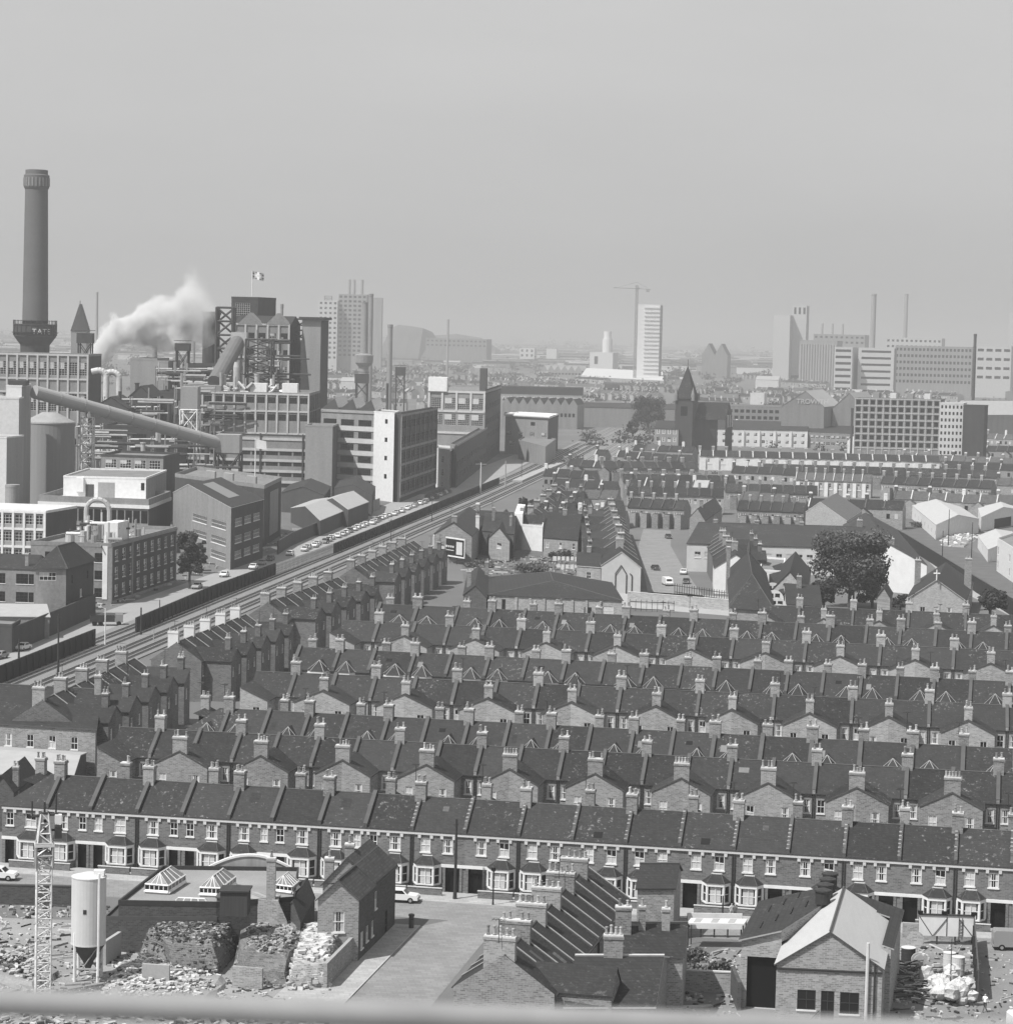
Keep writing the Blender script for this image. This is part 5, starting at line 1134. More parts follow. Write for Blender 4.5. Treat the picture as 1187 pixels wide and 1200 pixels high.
# ---------------------------------------------------------------- trees
def tree(px, py, wpx, hpx, label, n=7000, seed=1, m=leaf, leafs=.45, cat='tree', asp=1.0, lobes=16, name='tree', trunk=True, m2=None, group=None):
    r = random.Random(seed); O = P(px, py); s = O.y / FO; W_ = wpx * s / 2; H_ = hpx * s; t = T(); k = MB()
    k.tube((0, 0, 0), (0, 0, H_ * .4), W_ * .09, mat('bark', .07, .2, 2), 8, W_ * .06)
    lob = []
    for i in range(lobes):
        a = r.uniform(0, 2 * pi); q = r.random() ** .5; z = H_ * r.uniform(.28, .85); sh = sqrt(max(.05, 1 - ((z / H_ - .5) / .55) ** 2))
        L = Vector((cos(a) * q * W_ * .8 * sh, sin(a) * q * W_ * .8 * sh, z)); lob.append((L, W_ * r.uniform(.2, .36)))
        k.tube((0, 0, H_ * r.uniform(.2, .4)), L, W_ * .035, MT['bark'], 5, W_ * .012)
    t.add('trunk', k)
    for tag_, mm, part in (('foliage', m, 0), ('foliage', m2 or m, 1)):
        k = MB()
        for i in range(n // 2):
            L, R0 = lob[(r.randrange(lobes) // 2) * 2 + part if lobes % 2 == 0 else r.randrange(lobes)]; d = Vector((r.gauss(0, 1), r.gauss(0, 1), r.gauss(0, .8))).normalized() * (r.random() ** .35) * R0 * r.uniform(.85, 1.15)
            c = L + d; a = (d.normalized() + Vector((r.gauss(0, .6), r.gauss(0, .6), r.gauss(0, .6)))).normalized(); u = a.orthogonal().normalized(); v = a.cross(u); an = r.uniform(0, pi); u, v = u * cos(an) + v * sin(an), v * cos(an) - u * sin(an)
            ls = leafs * r.uniform(.5, 1.3); k.poly([c - u * ls, c - v * ls * .6, c + u * ls, c + v * ls * .6], mm)
        t.add(tag_, k)
    return t.place(name, O, r.uniform(0, 6), label, cat, group)
tree(997, 712, 96, 96, 'big spreading tree towering over the short terrace', 17000, 3, leaf, .4, lobes=46, m2=leafl)
tree(965, 716, 44, 40, 'small dense tree at the left foot of the big tree', 3000, 4, leafd, .4)
tree(1022, 712, 40, 38, 'low bushy tree at the right foot of the big tree', 2500, 5, leafd, .4)
tree(1099, 722, 44, 38, 'round dark shrub tree in front of the chapel', 3000, 6, leafd, .38); tree(1160, 725, 48, 34, 'wide dark shrub tree at the right behind the last roofs', 3000, 7, leafd, .38)
tree(1055, 716, 22, 22, 'little shrub between big tree and chapel', 900, 8, leafd, .35)
tree(222, 690, 36, 74, 'tall loose roadside tree beside the brick factory', 7000, 9, leaf, .36, m2=leaf, lobes=34)
tree(235, 672, 22, 44, 'slim leafy tree behind the roadside tree', 1800, 10, leaf, .4)
tree(618, 612, 30, 30, 'dark bushy tree behind the white end wall', 2200, 12, leafd, .5)
tree(759, 503, 44, 42, 'dark round tree left of the steepled church', 9000, 13, leafd, .75, lobes=40); tree(741, 512, 18, 22, 'small tree left of the dark round tree', 800, 14, leafd, .9)
bush('bush', 620, 672, 5, 3, leafl, 'pale weedy growth over the waste ground', n=900, seed=31, leaf=.35); bush('bush', 560, 665, 4, 2.4, leafl, 'low weeds below the billboard', n=600, seed=32, leaf=.3)
bush('bush', 655, 655, 4, 3, leafd, 'dark garden shrubs under the white end wall', n=700, seed=33, leaf=.3); bush('bush', 1080, 618, 5, 2.5, leafl, 'scrub along the black fence beside the verge', n=700, seed=34, leaf=.35)
# ---------------------------------------------------------------- far terraces
def far_house(W, dr, pale=False, backs=False, wallm=brick):
    t = T(); w = MB(); D_, ze, zr = 8.0, 6.2, 9.0; w.wall((0, 0), (W, 0), 0, ze, wallm, [(W * .12, W * .12 + 1.2, 3.6, 5.2), (W * .55, W * .55 + 1.2, 3.6, 5.2)], .1)
    w.wall((W, D_), (0, D_), 0, ze, wallm)
    for x in (0, W): w.poly([(x, 0, 0), (x, D_, 0), (x, D_, ze), (x, D_ / 2, zr), (x, 0, ze)], wallm)
    t.add('wall', w); r = MB(); r.poly([(0, -.3, ze - .1), (W, -.3, ze - .1), (W, D_ / 2, zr), (0, D_ / 2, zr)], dr); r.poly([(0, D_ + .3, ze - .1), (W, D_ + .3, ze - .1), (W, D_ / 2, zr), (0, D_ / 2, zr)], dr)
    r.hexa([(-.2, -.2, ze), (.2, -.2, ze), (.2, D_ / 2, zr), (-.2, D_ / 2, zr)], [(-.2, -.2, ze + .4), (.2, -.2, ze + .4), (.2, D_ / 2, zr + .4), (-.2, D_ / 2, zr + .4)], stone if pale else lead); t.add('roof', r)
    if backs: b = MB(); b.box(W * .45, -3.5, 0, W, 0, 4.6, wallm, slate); t.add('rear_wing', b)
    if pale: b = MB(); b.box(W * .08, -.7, 0, W * .45, 0, 5.4, white); b.box(W * .5, -.12, 2.6, W * .95, 0, 3.0, white); t.add('bay_window', b)
    b = MB(); b.box(-.6, D_ / 2 - .5, zr - 1, .6, D_ / 2 + .5, zr + 1.6, brick); b.box(-.65, D_ / 2 - .55, zr + 1.6, .65, D_ / 2 + .55, zr + 1.9, concl); t.add('chimney', b)
    for a in (.12, .55): add_win(t, (0, 0), (W, 0), W * a, 3.6, 1.2, 1.6, sill=False)
    return t
FH = {k: [far_house(5.2, dr, p, b, wm) for _ in range(2)] for k, (dr, p, b, wm) in {'s': (slate, False, True, brick), 'f': (slate, False, False, brickp), 'p': (tile, True, False, brickp), 'w': (slate, True, False, cream)}.items()}
def far_row(a, b, n, kind, rowdesc, desc):
    A, Bp = P(a[0], a[1], 9.0), P(b[0], b[1], 9.0); d = Bp - A; d.z = 0; L = d.length; d.normalize(); nn = Vector((d.y, -d.x, 0)); w = L / n
    for i in range(n):
        p = A + d * (w * i) + nn * 4; FH[kind][i % 2].place('terraced_house', (p.x, p.y, 0), atan2(d.y, d.x), '%s, %s from left in %s' % (desc, nth(i), rowdesc), 'house', 'houses of ' + rowdesc, (w / 5.2, 1, 1))
far_row((934, 553), (1022, 556), 8, 'p', 'the pale-roofed far terrace', 'pale-roofed house with white bays')
far_row((1036, 557), (1165, 563), 9, 's', 'the long terrace facing the white sheds', 'dark-roofed house')
far_row((866, 586), (944, 589), 6, 's', 'the row above the long dark roof', 'small far house')
far_row((740, 583), (806, 586), 5, 's', 'the row closing the cul-de-sac', 'small far house')
far_row((735, 569), (848, 572), 8, 'f', 'the row one behind the cul-de-sac', 'brick house'); far_row((850, 566), (958, 569), 8, 's', 'the white-stepped row', 'little house')
far_row((728, 555), (860, 557), 8, 's', 'the row of mixed roofs left of spire chimney', 'dark far house'); far_row((895, 543), (1170, 551), 18, 's', 'the dark row over the pale roofs', 'dark far house')
far_row((820, 527), (1100, 534), 18, 'w', 'the white-dotted distant terrace', 'distant house with white gables'); far_row((705, 540), (815, 541), 7, 's', 'the row left of the church houses', 'distant dark house')
# ---------------------------------------------------------------- factories along the railway road
def XY(x, Y, y=500): r = ray(x, y); t = Y / r.y; return Vector((r.x * t, Y, 0))
def ZAT(x, y, Y): return PD(x, y, Y).z
class BY(Bld):
    "corners by picture column and distance; h from the front-left roof pixel"
    def __init__(s, x0, Y0, x1, Y1, x2, Y2, ytop, h=None):
        a, b, c = XY(x0, Y0), XY(x1, Y1), XY(x2, Y2); s.h = h or ZAT((x0 + x1) / 2, ytop, (Y0 + Y1) / 2)
        u = b - a; v = c - b; s.O = Vector((a.x, a.y, 0)); s.u = Vector((u.x, u.y)); s.v = Vector((v.x, v.y)); s.t = T(); s.w = s.u.length; s.d = s.v.length
def fgrid(B, face_, xs, zs, m, r=.25, dep=.3, name='pilaster_grid'):
    "light pilasters and bands standing proud of a wall"
    k = MB()
    def pt(a, o, z):
        if face_ == 'f': return B.m(a, -o, z)
        return B.m(B.w + o, a, z)
    L = B.w if face_ == 'f' else B.d
    for x in xs:
        x = min(max(x, r), L - r); k.hexa([pt(x - r, 0, zs[0]), pt(x - r, dep, zs[0]), pt(x + r, dep, zs[0]), pt(x + r, 0, zs[0])], [pt(x - r, 0, zs[-1]), pt(x - r, dep, zs[-1]), pt(x + r, dep, zs[-1]), pt(x + r, 0, zs[-1])], m)
    for z in zs: k.hexa([pt(0, 0, z - r), pt(0, dep * .8, z - r), pt(L, dep * .8, z - r), pt(L, 0, z - r)], [pt(0, 0, z + r), pt(0, dep * .8, z + r), pt(L, dep * .8, z + r), pt(L, 0, z + r)], m)
    B.t.add(name, k)
fb = mat('factory_brick', .21, .15, .35, .9, fine=.10, streak=(1, 1, .16)); fbd = mat('factory_brick_dark', .06, .14, .35, .9, fine=.06, streak=(1, 1, .16)); grid_m = mat('grey_pilaster', .44, .12, .5, .8); gpan = mat('grey_cladding', .26, .13, .3, .7, fine=.05, streak=(1, 1, .1)); fdk = mat('sooty_metal', .05, .25, .4, .7); pipe = mat('lagged_pipe', .38, .15, .8, .5)  # dark factory brick also paints shaded side walls, besides truly dark blocks
# 3-storey brick and concrete block with roof plant
h = HT(128, 708, 130, 640)
B = Bld((36, 637), (130, 640), (207, 620), h)
zs = [h - 3.6, h - 7.4, h - 11.2]
B.flat(fb, par=.6, wf=[(B.w * a, z, 2.0, 2.0, 'iron', True) for a in (.18, .36, .80) for z in zs if z > 0] , wr=[(B.d * (.06 + .106 * i), z, 2.2, 2.5, 'factory', True) for i in range(9) for z in zs], mside=fbd)
fgrid(B, 'r', [0.2, B.d * .3, B.d * .98], [.3, h], fb, .3); B.box('white_corner', B.w - 1.8, -.12, 1, B.w - .7, -.0, h, white)
rr = random.Random(3)
for nm, a0, a1 in (('roof_plant', .35, .62), ('roof_plant', .62, .98)):
    k = MB()
    for i in range(34):
        a, b_ = rr.uniform(a0, a1), rr.uniform(.05, .6); p = Vector(B.q(a, b_, h)); q = p + Vector(rr.choice([(0, 0, rr.uniform(1, 6)), (rr.uniform(-4, 4), 0, 0), (0, rr.uniform(-6, 6), 0)])); z = rr.uniform(0, 4) if q.z == p.z else 0; k.tube(p + Vector((0, 0, z)), q + Vector((0, 0, z)), rr.uniform(.08, .35), rr.choice((pipe, white, steel, fdk)), 6)
    for i in range(6):
        a, b_ = B.q(rr.uniform(a0, a1), rr.uniform(.1, .5)), 0; k.cyl(a[0], a[1], h, h + rr.uniform(1.5, 4), rr.uniform(.5, 1.1), n=10, m=rr.choice((pipe, steel, white)))
    B.t.add(nm, k, kind='stuff')
k = MB(); p = Vector(B.q(.32, .4, h)); arc = [p + Vector((2.6 * (1 - cos(pi * i / 8)), 0, 6 + 2.6 * sin(pi * i / 8))) for i in range(9)]; k.path([p] + arc + [p + Vector((5.2, 0, 0))], .55, pipe); B.t.add('bent_duct', k)
k = MB(); p = Vector(B.q(.52, .2, h)); k.path([p, p + Vector((0, 0, 3.4)), p + Vector((1, 0, 4)), p + Vector((6, 0, 4)), p + Vector((6.6, 0, 3.4)), p + Vector((6.6, 0, 0))], .4, white); B.t.add('bent_duct', k)
B.box('plant_cabin', B.w * .78, B.d * .15, h, B.w * .95, B.d * .3, h + 4.5, white); B.done('factory_block', 'three-storey brick block with pipework and ducts crowded on its roof', 'factory')
# hip-roofed tower house
h = HT(77, 732, 77.5, 666); B = Bld((42, 666), (77.5, 666.5), (110, 657), h)
B.hip(fb, slate2, 4.2, wf=[(B.w * .12, h - 2.4, B.w * .55, 1.6, 'factory', False)], wr=[(B.d * .2, h - 3.4, .9, 1.8, 'dark', False), (B.d * .75, h - 3.4, .9, 1.8, 'dark', False), (B.d * .5, h - 6.6, 1.3, 1.6, 'sash', True)], mside=fbd, rl=4, ov=.5); B.done('tower_house', 'square brick gatehouse tower with steep hipped slate roof', 'building')
h = 9.2; B = Bld((-40, 664), (42, 667), (52, 654), h); B.gable(fb, slate2, 1.8, 'l', wf=[(B.w * a, z, w_, 2.1, 'iron', True) for a, w_ in ((.48, 1.3), (.72, 2.6), (.9, 1.1)) for z in (h - 3.2, h - 7)], trim=lead); B.stack(.86, .1, h, h + 3, .7, .7, n=(1, 1)); B.done('factory_range', 'two-storey brick range with paired iron windows left of the gatehouse tower', 'building')
gab('low_shed', 'low shed with pale corrugated sheet roof in the factory yard', 'shed', (-30, 722), (58, 723), (50, 708), 4.2, fb, corr, 1.2, 'l', (6, 1, 1.6, 1.5, 1.4, 3, 1))
flt('gate_shed', 'dark flat-topped shed at the left edge beside the near wall', 'shed', (-20, 731), (14, 733), (24, 727), 5.0, fbd, par=.2)
k = T(); s_ = MB(); O = P(40, 712)
for i in range(10): s_.box(i * .55, -.5, 4.6 - i * .45, i * .55 + .6, .5, 4.7 - i * .45, steel)
s_.tube((-.2, -.5, 5.8), (5.4, -.5, 1.2), .08, steel); s_.tube((0, -.4, 0), (0, -.4, 5.6), .12, steel); s_.tube((-3, -.4, 4.7), (0, -.4, 4.7), .15, iron); k.add('staircase_flight', s_); k.place('iron_stair', O, 0, 'pale iron outside stair against the factory range', 'stair')
rwall('factory_wall', [(14, 765), (72, 740), (112, 722)], 4.6, fbd, 'tall dark brick factory wall with gateways along the road', posts=False)
# white modern office
h = HT(54, 662, 54, 599); B = Bld((-60, 596), (54, 600), (90, 594), h)
B.flat(gpan, roofm=concl, par=.35, parm=white, wf=wg(B.w, 9, 3, 2.9, 2.3, 1.6, 4.3, .8, 'ribbon', False), mside=fbd)
fgrid(B, 'f', [B.w * i / 9 for i in range(0, 10, 1)], [.4, h * .34, h * .67, h - .2], white, .28); B.done('office_block', 'white-framed modern office block with big windows at the left edge', 'office')
# long low block with white bands, penthouse behind
h = HT(174, 650, 174, 592); B = Bld((46, 587), (174, 592), (200, 582), h); B.flat(fb, roofm=asph, par=1.6, mside=fbd)
for z0, z1, m in ((h - 1.0, h - .1, white), (h - 9.6, h - 8.6, white)):
    B.box('white_band', -.35, -.35, z0, B.w + .3, B.d, z1, m)
for i in range(14): B.box('ribbon_window', B.w * i / 14 + .2, -.08, h - 4.8, B.w * (i + 1) / 14 - .2, .05, h - 1.6, glass)
B.done('low_block', 'long flat block with white concrete bands and dark ribbon windows', 'factory')
h2 = h + 5.2; B = BY(75, 690, 172, 690, 196, 730, 0, h2 + .8); B.flat(white, roofm=asph, par=.2, mside=fb)
B.box('door', B.w * .27, -.1, h, B.w * .37, .02, h2 - 1.2, fbd); B.box('vent_cabinet', B.w * .16, -1.0, h + 2, B.w * .25, 0, h2 + .6, white); B.box('grey_panel', B.w * .42, -.08, h, B.w * .62, .02, h2 - .6, gpan); B.box('dark_window', B.w * .94, -.08, h2 - 2.5, B.w * .98, 0, h2 - .5, black); B.done('penthouse', 'bright white-walled plant house above the banded block', 'factory')
t = T(); O = P(14, 638); s = O.y / FO; zt = HT(14, 638, 14, 572); k = MB(); k.lathe(0, 0, [(0, 8.5 * s), (zt, 8.5 * s), (zt + .4, 8.8 * s), (zt + 1, 2)], 20, gpan); t.add('tank_shell', k); t.place('storage_tank', O, 0, 'short round grey tank behind the white-framed office', 'tank')
# gabled brick factory
h = HT(272, 668, 271, 595); B = Bld((203, 577), (271, 595), (309, 585), h)
B.gable(fb, slate2, 3.2, 'f', off=.27, wf=[(B.w * a, z, B.w * .24, 2.0, 'ribbon', True) for a in (.36, .68) for z in (h - 6, h - 10, h - 13.8)], wr=[(B.d * a, z, B.d * .2, 1.9, 'ribbon', True) for a in (.12, .4, .68) for z in (h - 5, h - 9.3, h - 13.2)], mside=fbd, trim=concl)
k = MB(); zz = lambda a: h + 3.2 * (1 - (a - .27) / .73) + .12
for b0, b1, mm in ((.3, .62, gpan),): k.poly([B.q(.35, b0, zz(.35)), B.q(.8, b0, zz(.8)), B.q(.8, b1, zz(.8)), B.q(.35, b1, zz(.35))], mat('roof_glass', .16, kind='plain', rough=.3))
B.t.add('roof_glazing', k); B.done('gabled_factory', 'brick factory with lopsided pale-edged gable and strip windows', 'factory')
h = ZAT(258, 565, 725); B = BY(206, 750, 311, 704, 331, 745, 0, h); B.flat(fbd, par=.8, parm=fb); k = MB(); k.hexa([B.m(B.w + .02, B.d * .3, 2), B.m(B.w + .25, B.d * .3, 2), B.m(B.w + .25, B.d * .8, 2), B.m(B.w + .02, B.d * .8, 2)], [B.m(B.w + .02, B.d * .3, h - 2), B.m(B.w + .25, B.d * .3, h - 2), B.m(B.w + .25, B.d * .8, h - 2), B.m(B.w + .02, B.d * .8, h - 2)], fb); B.t.add('wall_panel', k)
for a in (.35, .55, .8): B.box('roof_cabin', B.w * a, 1.5, h - .2, B.w * (a + .1), 5, h + 2.6, gpan)
k = MB(); p = B.q(.86, .2); k.tube((*p, h), (*p, h + 13), .15, white); B.t.add('flagpole', k); k = MB(); p = (p[0], p[1]); k.poly([(p[0], p[1], h + 12.8), (p[0] + 3, p[1] - .4, h + 12.2), (p[0] + 3.2, p[1] - .2, h + 9.8), (p[0], p[1], h + 10.2)], white); B.t.add('flag', k)
B.done('dark_block', 'plain dark brick block with parapet and small white flag behind the gabled factory', 'factory')
for i, (FL, FR, BR, rm, lab) in enumerate((((341, 595), (375, 610), (402, 599), corr, 'pale-roofed workshop nearest the parked cars'), ((372, 588), (408, 597), (432, 588), corr, 'second pale-roofed workshop by the parked cars'), ((330, 577), (380, 580), (388, 570), slate2, 'dark-roofed shed tucked behind the pale workshops'), ((392, 572), (436, 580), (440, 570), slate2, 'dark low roof below the white stair tower'))): gab('workshop', lab, 'workshop', FL, FR, BR, (4.6, 5.5, 6.5, 7)[i], fbd, rm, 2.4, 'f', trim=concl if i < 2 else lead)
yard_wall('yard_wall', [(326, 650), (341, 640), (375, 625)], 3.6, fbd, 'dark yard wall at the foot of the pale-roofed workshops'); yard_wall('yard_wall', [(376, 624.5), (445, 597)], 3.8, fb, 'long brick wall under the pale-roofed workshops')
# main refinery block with pilasters
Y0 = 935; B = BY(212, Y0, 362, Y0 - 5, 374, Y0 + 45, 461); h = B.h; zm = ZAT(300, 507, Y0)
nx = 12; xs = [B.w * i / nx for i in range(nx + 1)]; bw = B.w / nx; wf = []
for i in range(1, nx):
    for z, hh in ((h - 3.3, 2.2), (h - 9.6, 2.3)): wf.append((xs[i] + .6, z, bw - 1.2, hh, 'dark', False))
for i in range(9):
    for j in range(4): wf.append((B.w * (.02 + .108 * i), 2.5 + j * 3.9, B.w * .095, 1.4, 'dark', False))
B.flat(fb, par=.7, wf=wf, mside=fbd); fgrid(B, 'f', xs, [zm, h - 6.2, h], grid_m, .28, .4)
for j in range(5): B.box('floor_band', 0, -.25, 4.6 + j * 3.9 - .55, B.w, 0, 4.6 + j * 3.9 + .35, grid_m)
for a in (.02, .33, .62, .95): B.box('rainwater_pipe', B.w * a, -.6, 0, B.w * a + .5, -.26, zm, fdk)
fgrid(B, 'r', [i * B.d / 6 for i in range(7)], [zm, h - 6.2, h], fb, .25)
B.box('roof_cabin', B.w * .53, 3, h, B.w * .66, 9, h + 3.8, white); B.box('roof_cabin', B.w * .78, 3, h, B.w * .9, 9, h + 4, white); B.box('stair_house', 0, 0, h, B.w * .31, 8, h + 2.6, fb)
k = MB(); rr = random.Random(8)
for i in range(30): a = Vector(B.m(B.w * rr.uniform(.28, .55) if i % 3 else B.w * rr.uniform(.66, .76), rr.uniform(1, 6), h)); q = a + Vector(rr.choice([(0, 0, rr.uniform(2, 6)), (rr.uniform(-5, 5), 0, 0), (rr.uniform(-3, 3), 0, rr.uniform(0, 3))])); z = Vector((0, 0, rr.uniform(0, 2.5))); k.tube(a + z, q + z, rr.uniform(.2, .8), rr.choice((white, pipe, steel)), 7)
B.t.add('roof_plant', k, kind='stuff'); B.done('refinery_block', 'long refinery building gridded with pale pilasters above banded floors', 'factory')
# grey hopper box on lattice legs at its left end
def legs_box(x0, x1, yt, yb, yg, Y, m, label, dep=9, lm=white):
    a, b = XY(x0, Y), XY(x1, Y); zt, zb, = ZAT(x0, yt, Y), ZAT(x0, yb, Y); zg = max(0, ZAT(x0, yg, Y)); L = (b - a).length; t = T(); k = MB(); k.box(0, 0, zb, L, dep, zt, m); t.add('box', k); k = MB()
    for p, q in (((0, 0), (L, 0)), ((L, 0), (L, dep)), ((0, dep), (L, dep)), ((0, 0), (0, dep))):
        n = max(1, round((zb - zg) / max(6, L)))
        for i in range(n):
            za, zc = zg + (zb - zg) * i / n, zg + (zb - zg) * (i + 1) / n; k.tube((*p, za), (*q, zc), .22, lm, 4); k.tube((*q, za), (*p, zc), .22, lm, 4); k.tube((*p, zc), (*q, zc), .22, lm, 4)
    for p in ((0, 0), (L, 0), (L, dep), (0, dep)): k.tube((*p, 0), (*p, zb), .3, lm, 4)
    t.add('lattice_legs', k); t.place('hopper_house', a, 0, label, 'hopper')
legs_box(211, 231, 453, 480, 505, 900, gpan, 'grey hopper box on white lattice legs against the refinery block'); legs_box(253, 281, 509, 531, 572, 850, gpan, 'pale grey box on braced legs receiving the sloping conveyor tube', lm=fdk)
# conveyor tube and tower
t = T(); a, b = PD(40, 459, 800), PD(256, 519, 852); O = Vector((a.x, a.y, 0)); k = MB(); k.tube(a - O, b - O, 2.1, mat('tube_grey', .30, .05, .2, .5), 20); t.add('tube_shell', k)
for i in range(1, 8): k = MB(); c = a.lerp(b, i / 8) - O; d = (b - a).normalized(); k.tube(c - d * .25, c + d * .25, 2.2, gpan, 20); t.add('tube_collar', k)
t.place('conveyor_tube', O, 0, 'long sloping conveyor tube crossing the factory yard', 'conveyor')
def tower(x0, x1, yt, yg, Y, m, label, name='lattice_tower', n=7, r=.16, extra=None):
    a = XY((x0 + x1) / 2, Y); w = (x1 - x0) / 2 * Y / FO; zt = ZAT(x0, yt, Y); zg = max(0, ZAT(x0, yg, Y)); t = T(); k = MB(); lattice(k, w, w, zg, zt, m, n, r)
    if zg > .5: k.box(-w, -w, 0, w, w, zg, fdk)
    t.add('lattice', k); 
    if extra: extra(t, w, zt)
    t.place(name, a, 0, label, 'tower')
tower(95.5, 109.5, 489, 562, 815, concl, 'white lattice tower carrying the conveyor tube', extra=lambda t, w, zt: t.add('saddle', (lambda k: (k.box(-w * .5, -w, zt, -w * .2, w, zt + 2.2, white), k.box(w * .2, -w, zt, w * .5, w, zt + 2.2, white), k)[2])(MB())))
B = BY(7, 790, 25, 790, 36, 815, 452, None); B.flat(white, par=.2, mside=gpan); B.box('roof_hood', B.w * .1, 2, B.h, B.w * 1.2, 12, B.h + 1.6, fdk); B.done('transfer_house', 'pale transfer house at the upper end of the conveyor tube', 'factory')
B = BY(-30, 780, 22, 782, 29, 800, 466); B.flat(white, par=.2, mside=gpan); B.done('silo_block', 'bright white silo block at the left edge under the transfer house', 'silo')  # grey on the white block's side is shade put into the colour
B = BY(-30, 760, 8, 760, 28, 775, 512); B.flat(white, par=.2, mside=gpan); B.done('silo_block', 'lower white-faced silo block at the left edge', 'silo')
t = T(); Y = 830; O = XY(58, Y); r_ = 29.5 * Y / FO; zt = ZAT(58, 497, Y - r_); k = MB(); k.lathe(0, 0, [(0, r_), (zt, r_)], 40, mat('silo_grey', .21, .06, .2, .8, streak=(1.2, 1.2, .06))); t.add('shell', k); k = MB(); k.lathe(0, 0, [(zt, r_ * 1.02), (zt + .5, r_ * 1.01), (zt + 3.5, r_ * .3)], 40, gpan); t.add('roof', k); t.place('sugar_silo', O, 0, 'huge round grey silo left of the white lattice tower', 'silo')
# low building with blinds in the yard
B = BY(119, 780, 192, 775, 211, 800, 535); B.flat(fb, par=.5, parm=fdk, wf=[(B.w * (.07 + .235 * i), B.h - 3.6, 3.6, 2.6, 'factory', True) for i in range(4)] + [(B.w * (.07 + .235 * i), B.h - 7.2, 3.6, 2.4, 'dark', True) for i in range(4)], mside=fbd); B.done('yard_building', 'two-storey yard building with four white-framed windows and half-drawn blinds', 'factory')
# dark sheds and pipe racks between silo and refinery
for i, (x0, x1, yt, Y, m, lab, kind) in enumerate(((108, 150, 478, 905, fbd, 'plain dark shed behind the lattice tower', 'g'), (150, 178, 465, 930, fbd, 'dark gabled shed left of the pipe gantry', 'g'), (122, 205, 500, 880, fdk, 'wide soot-black shed under the conveyor tube', 'f'), (152, 183, 421, 1010, gpan, 'plain grey tall block behind the dark sheds', 'f'), (182, 213, 460, 955, fbd, 'dark gantry house beside the refinery block', 'f'), (182, 196, 424, 985, gpan, 'small pale cabin on the gantry roof', 'f'), (213, 250, 428, 985, fdk, 'soot-black plant building below the water tank', 'f'))):
    B = BY(x0, Y, x1, Y, x1 + 14, Y + 30, yt)
    if kind == 'g': B.gable(m, slate2, 4, 'f')
    else: B.flat(m, par=.5, wf=wg(B.w, 3, 2, B.w * .2, 2, B.h - 9, 4.5, 1.5, 'dark', False) if m is not gpan else ())
    B.done('factory_shed', lab, 'factory')
def piperack(x0, x1, y0, y1, Y, n, label, seed, m=(pipe, steel, fdk)):
    rr = random.Random(seed); O = XY((x0 + x1) / 2, Y); t = T(); k = MB(); fr = MB()
    for i in range(n):
        a = PD(rr.uniform(x0, x1), rr.uniform(y0, y1), Y) - O; q = rr.random()
        b = a + (Vector((rr.uniform(4, 14), 0, 0)) if q < .6 else Vector((0, 0, rr.uniform(-6, 6)))); k.tube(a, b, rr.uniform(.15, .6), rr.choice(m), 6)
    for x in (x0, (x0 + x1) / 2, x1):
        a = PD(x, y0, Y) - O
        for dy in (0, 5): fr.tube((a.x, dy, 0), (a.x, dy, a.z + 1), .25, steel, 4)
    for y in (y0, (y0 + y1) / 2): a = PD(x0, y, Y) - O; b = PD(x1, y, Y) - O; fr.tube(a, b, .22, steel, 4); fr.tube(a + Vector((0, 5, 0)), b + Vector((0, 5, 0)), .22, steel, 4)
    t.add('frame', fr); t.add('pipes', k, kind='stuff'); t.place('pipe_gantry', O, 0, label, 'pipe gantry')
piperack(182, 250, 432, 452, 975, 40, 'pipe gantry running into the foot of the refinery tower', 1); piperack(150, 205, 515, 533, 862, 22, 'tangled pipe gantry above the yard building', 2); piperack(110, 135, 528, 536, 850, 10, 'short pipe rack right of the white lattice tower', 3)
for x0, x1, Y, yt, lab in ((116, 124, 960, 435, 'fat pale bent duct rising beside the gridded works'), (131, 139, 975, 437, 'second pale bent duct right of the first')):
    t = T(); k = MB(); O = XY(x1, Y); zt = ZAT(x0, yt, Y); r_ = 1.15; k.path([Vector((0, 0, 10)), Vector((0, 0, zt - 2))] + [Vector((-3 + 3 * cos(pi * i / 10), 0, zt - 2 + 2.4 * sin(pi * i / 10))) for i in range(1, 6)] + [Vector((-5.5, 0, zt - .2))], r_, mat('duct_white', .5, .2, .5, .6), 12); k.box(-1.5, -1.5, 0, 1.5, 1.5, 10, fdk); t.add('duct', k); t.place('bent_duct', O, 0, lab, 'duct')
def water_tank(x, yb, yt, yg, w, Y, label):
    O = XY(x, Y); t = T(); k = MB(); ww = w * Y / FO / 2; z0, z1 = ZAT(x, yb, Y), ZAT(x, yt, Y); k.box(-ww, -ww, z0, ww, ww, z1, fdk); t.add('tank', k); k = MB()
    for a in (-.8, .8): 
        for b in (-.8, .8): k.tube((a * ww, b * ww, 0), (a * ww, b * ww, z0), .3, fdk, 4); k.tube((a * ww, b * ww, z0 - 7), (-a * ww, b * ww, z0), .15, fdk, 4)
    for a in (-1, 1): k.tube((-ww * 1.1, a * ww * 1.1, z1 + 1), (ww * 1.1, a * ww * 1.1, z1 + 1), .12, fdk, 4)
    t.add('legs', k); t.place('water_tank', O, 0, label, 'water tank')
water_tank(213, 411, 402, 425, 17, 1000, 'dark square water tank on legs left of the refinery tower'); water_tank(99, 402, 390, 412, 18, 1010, 'dark square water tank on the roof of the gridded works'); water_tank(468, 440, 430, 452, 12, 1500, 'small dark water tank far behind the stair tower'); water_tank(423, 449, 438, 453, 16, 1420, 'dark latticed water tank before the distant flared chimney')
